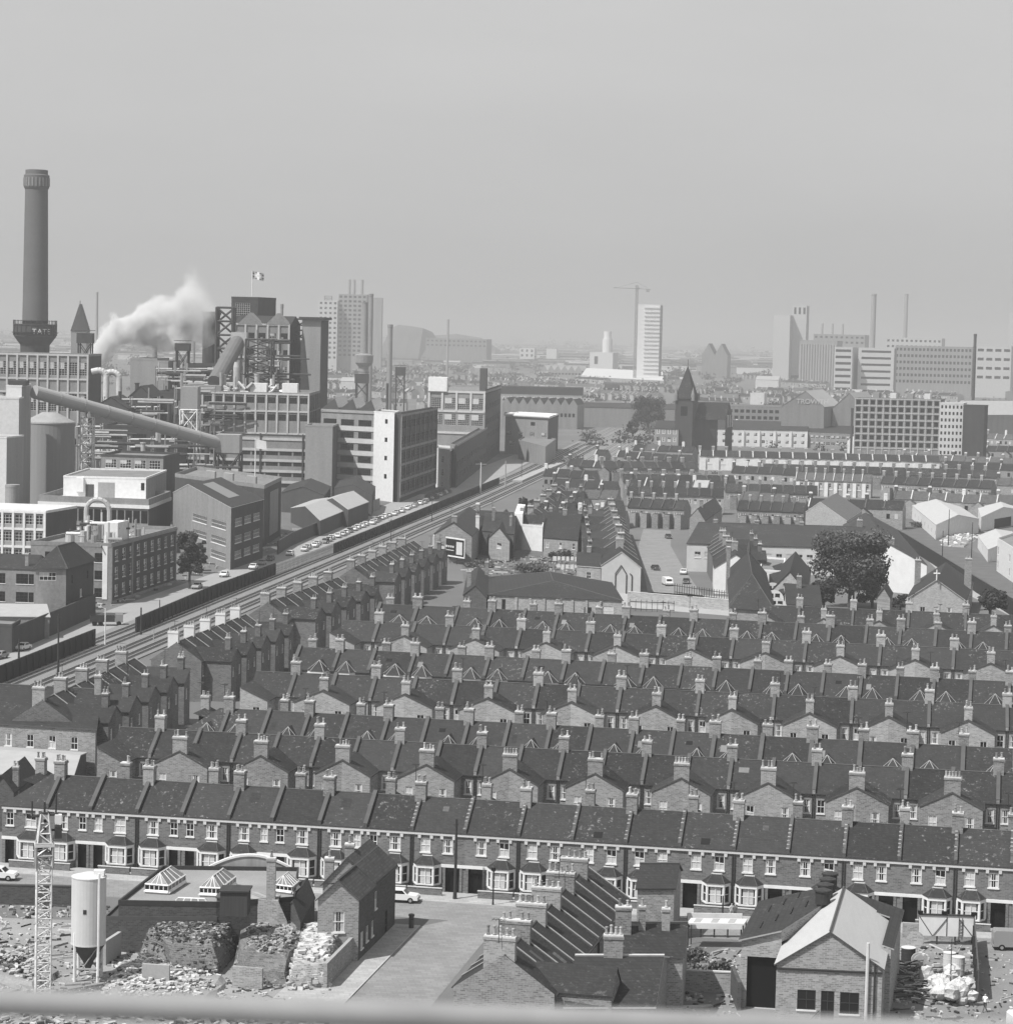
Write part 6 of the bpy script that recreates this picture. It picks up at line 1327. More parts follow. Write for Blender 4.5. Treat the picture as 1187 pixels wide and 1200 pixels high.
# tall refinery tower
Y0 = 1010; B = BY(273, Y0, 338, Y0, 350, Y0 + 30, 380); h = B.h; nx = 5
wf = [(B.w * (i + .18) / nx, h - 5.5 - 6.6 * j, B.w * .62 / nx, 2.2, 'dark' if (i + j) % 3 else 'factory', False) for i in range(nx) for j in range(6)]
B.gable(fb, slate2, 3.5, 'l', wf=wf, mside=fbd); fgrid(B, 'f', [B.w * i / nx for i in range(nx + 1)], [10, h - 13, h - 26, h], grid_m, .35, .4)
for a in (.28, .78): k = MB(); k.hexa([B.m(B.w * (a - .22), -.4, h), B.m(B.w * (a + .22), -.4, h), B.m(B.w * (a + .22), 6, h), B.m(B.w * (a - .22), 6, h)], [B.m(B.w * a - .2, -.4, h + 4.6), B.m(B.w * a + .2, -.4, h + 4.6), B.m(B.w * a + .2, 6, h + 4.6), B.m(B.w * a - .2, 6, h + 4.6)], fb); B.t.add('gablet', k)
B.done('refinery_tower', 'tall refinery building with twin small gables and pilasters', 'factory')
B = BY(269, 1030, 300, 1030, 321, 1045, 349, None); B.flat(fdk, par=.5, wf=[(B.w * .15, B.h - 7, B.w * .55, 5, 'factory', False)], mside=fbd); k = MB(); p = B.q(.7, .1); zf = ZAT(289, 317, 1030); k.tube((*p, B.h), (*p, zf), .2, white); B.t.add('flagpole', k)
k = MB(); n = 8
for i in range(n):
    x0, x1 = p[0] + .2 + i * .55, p[0] + .2 + (i + 1) * .55; wv = lambda q: .5 * sin(q * .9)
    for j in range(5):
        m = white if (i == 3 or i == 4 or j == 2 or abs(i - 3.5) * .62 - abs(j - 2) == 0) else fdk
        if abs(abs(i - 3.5) / 3.5 - abs(j - 2) / 2) < .3: m = concl
        za = zf - .6 * (j + 1) - .12 * i; k.poly([(x0, p[1] + wv(i), za), (x1, p[1] + wv(i + 1), za - .12), (x1, p[1] + wv(i + 1), za + .48), (x0, p[1] + wv(i), za + .6)], m)
B.t.add('flag', k); B.done('boiler_house', 'dark top house with striped crossed flag flying on the refinery tower', 'factory')
B = BY(336, 1025, 352, 1012, 372, 1040, 0, ZAT(345, 400, 1020)); B.flat(fdk, par=.5, wf=wg(B.w, 3, 5, 1.2, 3, 20, 6, .6, 'dark', False)); k = MB(); lattice(k, 5, 5, B.h, B.h + 9, fdk, 2, .3, *B.q(.3, .4)); B.t.add('top_lattice', k); B.done('refinery_wing', 'soot-dark wing between refinery tower and slab chimney', 'factory')
B = BY(352, 1000, 374, 1000, 383, 1035, 374); B.flat(gpan, par=.2, mside=fbd, roofm=fdk); B.box('cap_slab', -1.2, -1.2, B.h, B.w + 1.2, B.d + 1, B.h + .9, fdk); k = MB(); k.poly([B.m(0, -.05, 20), B.m(B.w * .7, -.05, 20), B.m(B.w * .15, -.05, B.h - 8), B.m(0, -.05, B.h - 3)], fdk); B.t.add('sloping_flue', k); B.done('slab_tower', 'slim flat-capped tower with pale face and dark side', 'tower')
tower(253, 272, 360, 440, 985, fdk, 'dark open steel frame at the left of the refinery tower', 'scaffold_tower', 5, .4); tower(288, 318, 397, 450, 975, fdk, 'dark scaffold frame in front of the refinery tower', 'scaffold_tower', 5, .25)
t = T(); a, b = PD(252, 448, 950), PD(281, 396, 975); O = Vector((a.x, a.y, 0)); k = MB(); k.tube(a - O, b - O, 3.0, mat('tube_dark', .12, .1, .3, .6), 16); t.add('tube_shell', k); k = MB(); c = b - O; k.box(c.x - 3, c.y - 4, c.z - 3, c.x + 3, c.y + 3, c.z + 2.2, pipe); t.add('hood', k); t.place('conveyor_tube', O, 0, 'steep dark conveyor tube with pale hood climbing the refinery tower', 'conveyor')
for x, yb, yt, Y, w_, lab in ((276, 450, 424, 955, 1.2, 'pale vertical tank on the refinery roof'), (246, 420, 365, 1060, 3.6, 'thick mottled vent stack beside the steel frame')):
    t = T(); O = XY(x, Y); k = MB(); z1 = ZAT(x, yt, Y); k.lathe(0, 0, [(0, w_), (z1 - 2, w_), (z1, w_ * 1.2 if w_ > 2 else w_ * .6)], 14, pipe if w_ < 2 else fdk); t.add('stack_shell', k); t.place('vent_stack', O, 0, lab, 'stack')
# warehouse between tower blocks
B = BY(358, 905, 390, 905, 396, 925, 499); B.flat(gpan, par=.3, mside=fbd); B.done('blank_tower', 'windowless grey-brown block with seam in front of the refinery', 'factory')
B = BY(376, 930, 440, 915, 450, 960, 482); h = B.h; B.flat(fb, par=.4, wf=[(B.w * (.05 + .32 * i), 4 + 4.4 * j, B.w * .24, 2.2, 'dark', False) for i in range(3) for j in range(6)])
for j in range(6): B.box('floor_band', 0, -.3, 2.2 + 4.4 * j, B.w, 0, 3.8 + 4.4 * j, grid_m)
fgrid(B, 'f', [B.w * i / 3 for i in range(4)], [h], gpan, .5, .5)
for i in range(3): k = MB(); p = [B.m(B.w * i / 3, -.2, h + .4), B.m(B.w * (i + 1) / 3, -.2, h + .4), B.m(B.w * (i + .75) / 3, -.2, h + 4.6)]; q = [B.m(B.w * i / 3, B.d, h + .4), B.m(B.w * (i + 1) / 3, B.d, h + .4), B.m(B.w * (i + .75) / 3, B.d, h + 4.6)]; k.poly(p, fbd); k.poly([p[0], q[0], q[2], p[2]], slate2); k.poly([p[1], q[1], q[2], p[2]], glass); B.t.add('sawtooth_roof', k)
B.done('banded_warehouse', 'banded warehouse with sawtooth roof left of the white stair tower', 'warehouse')
h0 = ZAT(463, 484, 902); B = BY(438, 915, 462, 902, 468, 925, 0, h0); B.flat(white, par=.2, wf=[(B.w * .55, h0 - 4 - 6.5 * i, 2, 1.6, 'dark', False) for i in range(4)], mside=fbd); B.done('stair_tower', 'tall white-faced stair tower with tiny dark windows', 'tower')
B = BY(463, 905, 470, 902, 512, 990, 0, h0 - .5); B.flat(fbd, par=.4, wr=wg(B.d, 16, 5, 3.6, 2.8, 3.5, 5.6, 2, 'dark', False), roofm=gpan)
fgrid(B, 'r', [B.d * i / 8 for i in range(9)], [2, 7.6, 13.2, 18.8, h0 - .8], fb, .4, .4); B.done('long_warehouse', 'long shadowed warehouse flank with rows of dark windows along the road', 'warehouse')
gab('factory_shed', 'low dark roofed shed far behind the banded warehouse', 'factory', (376, 478), (440, 482), (446, 474), 20, fb, slate2, 3, 'l', trim=concl)
B = BY(508, 1000, 528, 985, 533, 1010, 527); B.flat(cream, par=.5, wf=[(B.w * .5, B.h - 5 - 5 * i, 2.2, 2.6, 'factory', True) for i in range(3)], mside=fbd); B.done('road_office', 'narrow pale end block with small windows beside the railway road', 'office')
B = BY(528, 1005, 536, 995, 571, 1190, 0, ZAT(530, 523, 990)); B.flat(fb, par=.5, wr=wg(B.d, 14, 2, 5, 2.2, 3, 5, 3, 'dark', False), mside=fbd, roofm=fdk); B.done('road_range', 'low shadowed range running away beside the railway road', 'factory')
B = BY(501, 1190, 568, 1180, 586, 1300, 459); h = B.h; B.flat(fb, par=.8, parm=fb, wf=[(B.w * (.06 + .235 * i), z, B.w * .2, 5.2, 'factory', False) for i in range(4) for z in (h - 8, h - 15.5, h - 30)], wr=wg(B.d, 9, 5, 7, 2.6, 4, 7, 4, 'dark', False), mside=fbd)
fgrid(B, 'f', [B.w * i / 4 for i in range(5)], [h - 9, h - 19, h], grid_m, .5, .5); B.box('roof_house', 0, -1, h, B.w * .33, 10, h + 6.5, white); B.box('chimney', B.w * .86, 14, h, B.w * .98, 20, h + 11, fbd); B.done('glazed_works', 'pale-framed works with large windows and one stubby chimney', 'factory')
B = BY(592, 1290, 642, 1270, 654, 1340, 489); B.flat(fb, par=.4, parm=white, wf=wg(B.w, 4, 1, 3.2, 2.2, B.h - 9.5, 3, 1, 'factory', False) + [(B.w * .1, B.h - 14.5, 3.4, 2.4, 'factory', False), (B.w * .6, B.h - 4, 3, 1.8, 'dark', False)], roofm=white, mside=fbd); B.box('projecting_roof', -1, -1.2, B.h + .4, B.w + 1, B.d * .5, B.h + 1.0, white); B.done('modern_office', 'modern brick office with overhanging white flat roof near the sidings', 'office')
B = BY(608, 1240, 640, 1170, 652, 1260, 516, 9); B.flat(fb, par=.4); B.done('road_range', 'low brick range with pale coping in front of the modern office', 'factory')
# big gridded works at the far left with the great chimney behind it
B = BY(-40, 960, 103, 960, 118, 990, 415); h = B.h; nx = 12; wf = [(B.w * (i + .1) / nx, z, B.w * .8 / nx, hh, 'factory', False) for i in range(nx) for z, hh in ((h - 7.6, 5), (h - 21, 6.5))]
B.flat(fb, par=.5, wf=wf, mside=fbd); fgrid(B, 'f', [B.w * i / nx for i in range(nx + 1)], [h - 30, h - 14, h - 9, h], grid_m, .32, .45); B.done('gridded_works', 'great works with bands of many-paned windows at the left edge', 'factory')
Y = 1080; O = XY(40, Y); s = Y / FO; t = T(); z = lambda y: ZAT(40, y, Y); chm = mat('chimney_brick', .11, .06, .15, .9, streak=(.4, .4, 1.2), fine=.05); k = MB()
k.lathe(0, 0, [(0, 17 * s), (z(411), 16.5 * s), (z(380), 15 * s), (z(222), 13.2 * s), (z(219), 14.6 * s), (z(205), 14.8 * s), (z(204), 13 * s), (z(199), 13 * s), (z(198.5), 11 * s)], 40, chm); t.add('shaft', k)
k = MB(); k.lathe(0, 0, [(z(414), 16.8 * s), (z(404), 17 * s), (z(394), 24.5 * s), (z(381), 24.5 * s), (z(380.5), 25.5 * s), (z(379.5), 25.5 * s)], 40, fdk); t.add('tank_collar', k); k = MB()
for i in range(24): a = 2 * pi * i / 24; k.tube((25 * s * cos(a), 25 * s * sin(a), z(393)), (25 * s * cos(a), 25 * s * sin(a), z(375)), .15, fdk, 4)
k.lathe(0, 0, [(z(390), 26.5 * s), (z(389), 27 * s)], 40, fdk); k.lathe(0, 0, [(z(376), 25 * s), (z(375.5), 25.2 * s)], 40, fdk); t.add('gallery', k); k = MB()
for i in range(22):
    a = 2 * pi * i / 22
    for q in (-.06, .06): pass
    c, s2 = cos(a), sin(a); k.hexa([(14.7 * s * cos(a - .05), 14.7 * s * sin(a - .05), z(218)), (15.3 * s * cos(a - .05), 15.3 * s * sin(a - .05), z(218)), (15.3 * s * cos(a + .05), 15.3 * s * sin(a + .05), z(218)), (14.7 * s * cos(a + .05), 14.7 * s * sin(a + .05), z(218))], [(14.7 * s * cos(a - .05), 14.7 * s * sin(a - .05), z(208)), (15.3 * s * cos(a - .05), 15.3 * s * sin(a - .05), z(208)), (15.3 * s * cos(a + .05), 15.3 * s * sin(a + .05), z(208)), (14.7 * s * cos(a + .05), 14.7 * s * sin(a + .05), z(208))], fb)
t.add('corbel_ring', k)
def letters(t, txt, loc, size, m, rz=0, par=None, ext=.05):
    cu = bpy.data.curves.new('lettering', 'FONT'); cu.body = txt; cu.size = size; cu.extrude = ext; cu.align_x = 'LEFT'; o = bpy.data.objects.new('tmp', cu); COL.objects.link(o); bpy.context.view_layer.update(); me = bpy.data.meshes.new_from_object(o.evaluated_get(bpy.context.evaluated_depsgraph_get())); COL.objects.unlink(o)
    me.transform(Matrix.Rotation(pi / 2, 4, 'X')); me.materials.clear(); me.materials.append(m); return t.add('lettering', me, par, loc, rz)
r_ = 24.7 * s
for i, c in enumerate('TATE'): a = -pi / 2 + radians(2 + 14 * i); letters(t, c, (r_ * cos(a), r_ * sin(a), z(391)), 3.1, white, a + pi / 2)
t.place('factory_chimney', O, 0, 'towering brick chimney with flared dark water tank round its foot', 'chimney')

piperack(88, 118, 500, 545, 840, 26, 'pipework cluster at the foot of the white lattice tower', 12); piperack(120, 185, 468, 486, 915, 26, 'steam pipes over the soot-black sheds', 13); piperack(205, 252, 455, 500, 930, 30, 'dense pipework left of the grey hopper box', 14, (fdk, steel, fdk)); piperack(282, 330, 398, 448, 985, 34, 'dark pipes and stairs climbing the refinery tower', 15, (fdk, fdk, steel)); piperack(205, 250, 545, 575, 845, 24, 'ground pipe run below the receiving box', 16, (fdk, steel, pipe))
for i, (x, yt, Y, m) in enumerate(((300, 440, 950, pipe), (262, 440, 940, steel), (198, 470, 930, fdk), (168, 520, 860, pipe), (243, 500, 900, fdk), (333, 380, 1020, fdk), (160, 450, 1000, fdk))):
    chm_ = T(); k = MB(); z1 = ZAT(x, yt, Y); k.lathe(0, 0, [(0, .9), (z1, .8), (z1 + .1, 1.0), (z1 + .5, 1.0)], 10, m); chm_.add('stack_shell', k); chm_.place('vent_stack', XY(x, Y), 0, '%s thin vent pipe rising from the factory, counted from the refinery roof' % nth(i), 'stack')
# ---------------------------------------------------------------- far city
def fb_box(x0, x1, x2, yt, Y, m, name, label, cat, nc=0, nr=0, ws=(3, 1.8), dz=3.4, par=.5, ms=None, dep=30, grp=None, base_y=None, after=None, roofm=None, nrr=0, wst='dark', z0=3, k=None):
    k = k or (1.6 if Y > 1700 else 1.0); Y *= k; dz *= k; ws = (ws[0], ws[1] * k); dep *= k
    B = BY(x0, Y, x1, Y, x2, Y + dep, yt)
    wf = wg(B.w, nc, nr, B.w / nc * ws[0], ws[1], B.h - dz * nr + (dz - ws[1]) * .5, dz, B.w / nc * (1 - ws[0]) / 2, wst, False) if nc else ()
    wr = wg(B.d, nrr, nr, B.d / nrr * .6, ws[1], B.h - dz * nr + (dz - ws[1]) * .5, dz, 1, 'dark', False) if nrr else ()
    B.flat(m, par=par, wf=wf, wr=wr, mside=ms, roofm=roofm or asph)
    B.k = k
    if after: after(B)
    B.done(name, label, cat, grp); return B
def chimney(x, yb, yt, r0, r1, Y, m, label, prof=None, name='factory_chimney'):
    O = XY(x, Y); s = Y / FO; k = MB(); t = T(); zt = ZAT(x, yt, Y)
    k.lathe(0, 0, prof(s, lambda y: ZAT(x, y, Y)) if prof else [(0, r0 * s), (zt - 2, r1 * s), (zt - 1.8, r1 * s * 1.12), (zt, r1 * s * 1.12)], 16, m); t.add('shaft', k); t.place(name, O, 0, label, 'chimney')
# mill with three stacks
def three(B):
    for i, x in enumerate((.35, .52, .8)): B.t.add('roof_stack', (lambda k: (k.cyl(*B.m(B.w * x, 8), B.h, B.h + 13.5 * B.k, 1.3 * B.k, n=10, m=gpan), k)[1])(MB()))
fb_box(394, 427, 432, 345, 2300, gpan, 'mill', 'hazy tall mill with three thin stacks on its roof', 'mill', 6, 14, (.6, 2), 4, after=three, ms=fb); fb_box(371, 393, 398, 352, 2290, concl, 'mill_annex', 'pale stepped annex at the left of the hazy mill', 'mill', 4, 12, (.5, 2), 4.4, ms=gpan, after=lambda B: B.t.add('top_frame', (lambda k: (lattice(k, 5, 5, B.h, B.h + 7, gpan, 2, .4, *B.q(.4, .4)), k)[1])(MB())))
fb_box(432, 445, 446, 349, 2260, gpan, 'mill_annex', 'plain hazy block at the right of the three-stack mill', 'mill', ms=fb)
chimney(425, 0, 0, 0, 0, 1750, fb, 'flared dark chimney with bulging water tank before the mill', prof=lambda s, z: [(0, 6 * s), (z(430), 6 * s), (z(425), 10.5 * s), (z(416), 11 * s), (z(414), 4.5 * s), (z(356), 3.4 * s), (z(354), 3.8 * s)])
chimney(432, 0, 344, 3, 2.6, 1900, fb, 'square-looking dark chimney just behind the flared one'); chimney(455, 0, 380, 3.3, 3, 1800, fb, 'plain dark chimney left of the hazy mound'); chimney(112, 0, 342, 2.2, 1.3, 2100, gpan, 'thin pale distant chimney right of the great chimney'); chimney(92, 0, 352, 1.2, .8, 1900, gpan, 'twin thin hazy stack left of the steam plume')
chimney(180, 0, 385, 3.6, 3.1, 1200, fb, 'blunt dark chimney behind the steam plume'); chimney(328, 0, 356, 2, 1.8, 1250, fb, 'short round stack beside the dark top house'); chimney(226, 0, 400, 1.4, 1.3, 1300, fb, 'thin stack behind the water tank'); chimney(453, 0, 449, 1.6, 1.4, 1250, fbd, 'slim dark chimney over the far low roofs'); chimney(522.5, 0, 374, 1.6, 1.3, 3600, gpan, 'hazy chimney above the far long mill')
chimney(1019, 0, 344, 3.2, 3.0, 3300, gpan, 'tall ghostly chimney above the right-hand mills'); chimney(1057, 0, 344, 2.6, 2.2, 4100, gpan, 'faintest tall chimney near the right edge'); chimney(1139, 0, 391, 1.9, 1.7, 1750, fbd, 'dark slender chimney right of the long gridded block'); chimney(998, 0, 478, 1.5, 1.4, 1300, fbd, 'stubby dark chimney left of the flats')
B = BY(82, 1500, 100, 1500, 104, 1530, 388, None); B.hip(fb, slate, 16); B.done('spired_building', 'hazy building with steep pyramid roof behind the water tank', 'building')
# tower block under a crane
def balc(B):
    for j in range(19): B.box('balcony_band', B.w * .3, -1.2, B.h - 4.2 - 5.2 * j, B.w, 0, B.h - 1.9 - 5.2 * j, white)
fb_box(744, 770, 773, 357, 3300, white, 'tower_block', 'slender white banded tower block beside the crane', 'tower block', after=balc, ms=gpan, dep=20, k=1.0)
t = T(); Y = 3250; O = XY(742, Y); k = MB(); zt = ZAT(742, 334, Y); lattice(k, 1.4, 1.4, 0, zt, gpan, 26, .35); t.add('mast', k); k = MB(); zj = ZAT(742, 338, Y); lattice_pts = [(-27, 0), (16, 0)]
k.tube((-27 * Y / FO, 0, zj + 1), (16 * Y / FO, 0, zj), .6, gpan, 4); k.tube((-26 * Y / FO, 0, zj), (0, 0, zt + 4), .25, gpan, 4); k.tube((15 * Y / FO, 0, zj), (0, 0, zt + 4), .25, gpan, 4); k.box(11 * Y / FO, -1, zj - 4, 15 * Y / FO, 1, zj, gpan); t.add('jib', k); t.place('tower_crane', O, 0, 'thin tower crane standing left of the white tower block', 'crane')
# white works and shed range
def ww(B): B.t.add('round_turret', (lambda k: (k.cyl(*B.q(.68, .3), B.h, B.h + 22, 8, n=14, m=white), k.cyl(*B.q(.68, .3), B.h + 22, B.h + 34, 6, n=14, m=white), k)[2])(MB())); B.box('dark_opening', B.w * .2, -.3, B.h - 18, B.w * .35, .1, B.h - 6, fdk)
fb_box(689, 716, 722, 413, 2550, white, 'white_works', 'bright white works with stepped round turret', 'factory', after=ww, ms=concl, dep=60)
fb_box(607, 624, 627, 408, 3300, white, 'white_house', 'isolated bright white cubic building on the far plain', 'building', 3, 2, (.4, 3), 6); fb_box(638, 650, 652, 409, 3600, white, 'white_house', 'smaller white building right of the isolated cube', 'building')
def rng_(lab, x0, x1, yb, yt, Y, n, rm=corr, rise=6, m=gpan, d=60, nm='shed_range'):
    B = BY(x0, Y, x1, Y, x1 + 8, Y + d, yt); w = B.walls(m, wf=wg(B.w, n * 2, 1, B.w / n / 3.2, 2.4, B.h * .5, 3, 1.5, 'dark', False)); B.t.add('wall', w)
    for i in range(n):
        k = MB(); a, b, c = i / n, (i + .5) / n, (i + 1) / n; f = [B.q(a, 0, B.h), B.q(b, 0, B.h + rise), B.q(c, 0, B.h)]; g_ = [B.q(a, 1, B.h), B.q(b, 1, B.h + rise), B.q(c, 1, B.h)]
        k.poly(f, m); k.poly([f[0], f[1], g_[1], g_[0]], rm); k.poly([f[1], f[2], g_[2], g_[1]], rm); B.t.add('roof_bay', k)
    B.done(nm, lab, 'sheds')
rng_('row of small zigzag shed gables before the white works', 632, 680, 0, 434, 3600, 6, concl, 7)
gab('long_shed', 'long pale barn-like shed right of the white works', 'shed', (680, 441), (778, 446), (774, 437), 8, gpan, concl, 7, 'l')
B = BY(585, 1950, 681, 1950, 684, 2030, 463); B.flat(gpan, par=.3, roofm=fdk, wf=wg(B.w, 14, 2, 2.4, 2.2, 5, 5, 2, 'dark', False)); B.box('dark_monitor', 0, 10, B.h, B.w, 40, B.h + 6, slate2); k = letters(B.t, 'WARE LTD   MACHINERY   SHOWROOM', (*B.m(1, -.2), B.h - 3.8), 3.9, white); B.done('showroom_building', 'long low building with white lettering along its front', 'warehouse')
rng_('row of dark zigzag gables below the lettered building', 588, 676, 0, 474, 1650, 9, slate2, 4, fb, 40)
# double-gabled hazy block
B = BY(820, 4000, 850, 4000, 854, 4080, 416); B.flat(fb, par=0); 
for i in (0, 1): k = MB(); f = [B.q(i / 2, 0, B.h), B.q(i / 2 + .25, 0, B.h + 18), B.q(i / 2 + .5, 0, B.h)]; g_ = [B.q(i / 2, 1, B.h), B.q(i / 2 + .25, 1, B.h + 18), B.q(i / 2 + .5, 1, B.h)]; k.poly(f, fb); k.poly([f[0], f[1], g_[1], g_[0]], slate); k.poly([f[1], f[2], g_[2], g_[1]], slate); B.t.add('gable', k)
B.done('double_gabled_block', 'dark hazy block with two steep gables', 'warehouse')
# right-hand mills
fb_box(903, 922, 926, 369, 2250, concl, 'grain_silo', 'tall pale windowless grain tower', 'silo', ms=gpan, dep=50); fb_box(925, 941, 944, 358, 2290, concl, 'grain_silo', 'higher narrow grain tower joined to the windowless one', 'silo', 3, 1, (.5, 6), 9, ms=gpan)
def ribs(B):
    for i in range(14): p = B.q((i + .5) / 14, -.0); B.t.add('silo_bin', (lambda k: (k.cyl(p[0], p[1], 0, B.h - 5, B.w / 28, n=12, m=gpan), k)[1])(MB()))
fb_box(934, 978, 984, 399, 2150, gpan, 'ribbed_silos', 'range of ribbed silo bins beside the grain towers', 'silo', after=ribs)
fb_box(1035, 1100, 1104, 396, 2300, concl, 'mill', 'long hazy white mill top behind the gridded block', 'mill', 12, 2, (.5, 2), 5); fb_box(950, 1010, 1015, 392, 2500, gpan, 'mill', 'hazy mill roofline behind the ribbed silos', 'mill', 10, 2, (.5, 2), 5, after=lambda B: [B.t.add('roof_stack', (lambda k: (k.cyl(*B.m(B.w * q, 8), B.h, B.h + 17, 1.6, n=8, m=gpan), k)[1])(MB())) for q in (.15, .35, .55)])
fb_box(975, 996, 1003, 407, 1780, concl, 'banded_office', 'white-banded office block angled towards the silos', 'office', 1, 8, (.86, 1.8), 4.4, ms=concl, dep=40); fb_box(1003, 1045, 1048, 408, 1790, concl, 'banded_office', 'broad front of the white office block with dark bands', 'office', 1, 7, (.82, 1.6), 4.6, ms=gpan)
B = fb_box(1046, 1136, 1141, 406, 1850, gpan, 'gridded_block', 'long pale block with a fine grid of windows', 'mill', 20, 6, (.6, 2.0), 4.6, ms=concl); fb_box(1141, 1182, 1187, 405, 1850, concl, 'mill', 'pale four-storey mill at the right edge', 'mill', 4, 4, (.7, 2), 6.5); fb_box(1178, 1200, 1205, 366, 2400, concl, 'grain_silo', 'hazy tower cut by the right edge', 'silo')
# flats
def fl(B):
    fgrid(B, 'f', [B.w * i / 12 for i in range(13)], [B.h - 3.4 * i for i in range(9) if B.h - 3.4 * i > 0], concl, .16, .3, 'balcony_grid')
    for i in range(4): B.box('roof_house', B.w * (.2 + .2 * i), 2, B.h, B.w * (.27 + .2 * i), 7, B.h + 3, white if i % 2 else gpan)
fb_box(1001, 1101, 1106, 468, 1240, brick, 'block_of_flats', 'long block of flats behind a pale balcony grid', 'flats', 12, 7, (.6, 2.0), 3.4, after=fl, dep=14)
fb_box(1101, 1128, 1132, 473, 1215, cream, 'block_of_flats', 'chequered end wing of the flats', 'flats', 6, 8, (.5, 1.5), 3.1, dep=14, wst='dark'); fb_box(1128, 1153, 1157, 476, 1205, fbd, 'block_of_flats', 'blank dark brick end of the flats', 'flats', dep=14)
# church
Y = 1330; B = BY(791, Y, 811, Y, 817, Y + 14, 467); k = B.walls(fbd, wf=[(B.w * .3, B.h - 9, B.w * .4, 5, 'dark', False)]); B.t.add('tower', k); k = MB(); zt = ZAT(805, 428, Y); c = B.q(.5, .5, zt); r_ = [B.q(-.04, -.04, B.h), B.q(1.04, -.04, B.h), B.q(1.04, 1.04, B.h), B.q(-.04, 1.04, B.h)]
for i in range(4): k.poly([r_[i], r_[(i + 1) % 4], c], slate)
k.tube(c, (c[0], c[1], zt + 3), .15, iron); B.t.add('spire', k)
for q in ((0, 0), (1, 0), (1, 1), (0, 1)): k = MB(); p = B.q(*q); k.lathe(p[0], p[1], [(B.h - 1, 1), (B.h + 2, 1), (B.h + 6, .05)], 6, fb); B.t.add('pinnacle', k)
k = MB(); n = B.m; h = B.h * .62
for p in ([n(0, 3, 0), n(20, 12, 0), n(20, 12, h), n(0, 3, h)], [n(24, 12, 0), n(24, 34, 0), n(24, 34, h), n(24, 23, h + 9), n(24, 12, h)]): k.poly(p, fbd)
k.poly([n(0, 3, h), n(24, 12, h), n(24, 23, h + 9), n(0, 14, h + 9)], slate); k.poly([n(0, 26, h), n(24, 34, h), n(24, 23, h + 9), n(0, 14, h + 9)], slate); B.t.add('nave', k)
k = MB()
for q in (.2, .5, .8): p = n(24.3, 12 + 22 * q); k.tube((*p, h - 4), (*p, h + 2.5), .5, concl, 4)
B.t.add('buttress', k); B.done('church', 'dark stone church with sharp pyramid spire', 'church')
B = gab('church_house', 'three-storey brick house with round white-arched windows below the church', 'house', (767, 502), (795, 503), (800, 497), 13, fb, slate2, 3, 'l', (4, 3, 1.6, 2.2, 2.5, 4, 1.2))
B = Bld((816, 502), (946, 505), (950, 496), 9.5); B.gable(cream, slate2, 3, 'l', wf=wg(B.w, 14, 2, 1.8, 1.7, 2.0, 4, 1.5, 'factory', False), trim=lead, mside=white)
for i in range(8): B.box('party_fin', B.w * i / 7 - .25, -1, 0, B.w * i / 7 + .25, 0, 9, white)
B.done('maisonettes', 'long row of white-fronted maisonettes right of the church', 'flats')
B = Bld((947, 507), (1000, 509), (1004, 500), 8.5); B.gable(fb, slate2, 3, 'l', wf=wg(B.w, 8, 2, 2.4, 1.8, 1.8, 3.6, 1.5, 'factory', False), trim=concl); B.done('maisonettes', 'brick continuation of the white-fronted maisonettes', 'flats')
gab('gabled_house', 'white-gabled house pair left half before the flats', 'house', (993, 516), (1007, 518), (1020, 510), 7, cream, slate, 3, 'f', (3, 1, 1.2, 1.8, 3, 3, 1)); gab('gabled_house', 'white-gabled house pair right half before the flats', 'house', (1020, 519), (1034, 522), (1052, 514), 7, cream, slate, 3, 'f', (3, 1, 1.2, 1.8, 3, 3, 1))
# big gabled sheds
for x0, x1, x2, yt, Y, lab in ((915, 965, 985, 476, 1480, 'wide gabled works shed with striped glazed roof'), (975, 1010, 1030, 478, 1500, 'second striped-roof shed behind the flats')):
    B = BY(x0, Y, x1, Y, x2, Y + 50, yt); B.gable(fb, corr, 9, 'f', off=.55)
    for i in range(3): k = MB(); zz = lambda a: B.h + 9 * a / .55 + .2; k.poly([B.q(.08, .2 + .25 * i, zz(.08)), B.q(.5, .2 + .25 * i, zz(.5)), B.q(.5, .32 + .25 * i, zz(.5)), B.q(.08, .32 + .25 * i, zz(.08))], white); B.t.add('roof_glazing', k)
    if x0 == 915: letters(B.t, 'TROWITH', (*B.m(B.w * .35, -.3), B.h + 1.5), 4.0, concl)
    B.done('works_shed', lab, 'works')
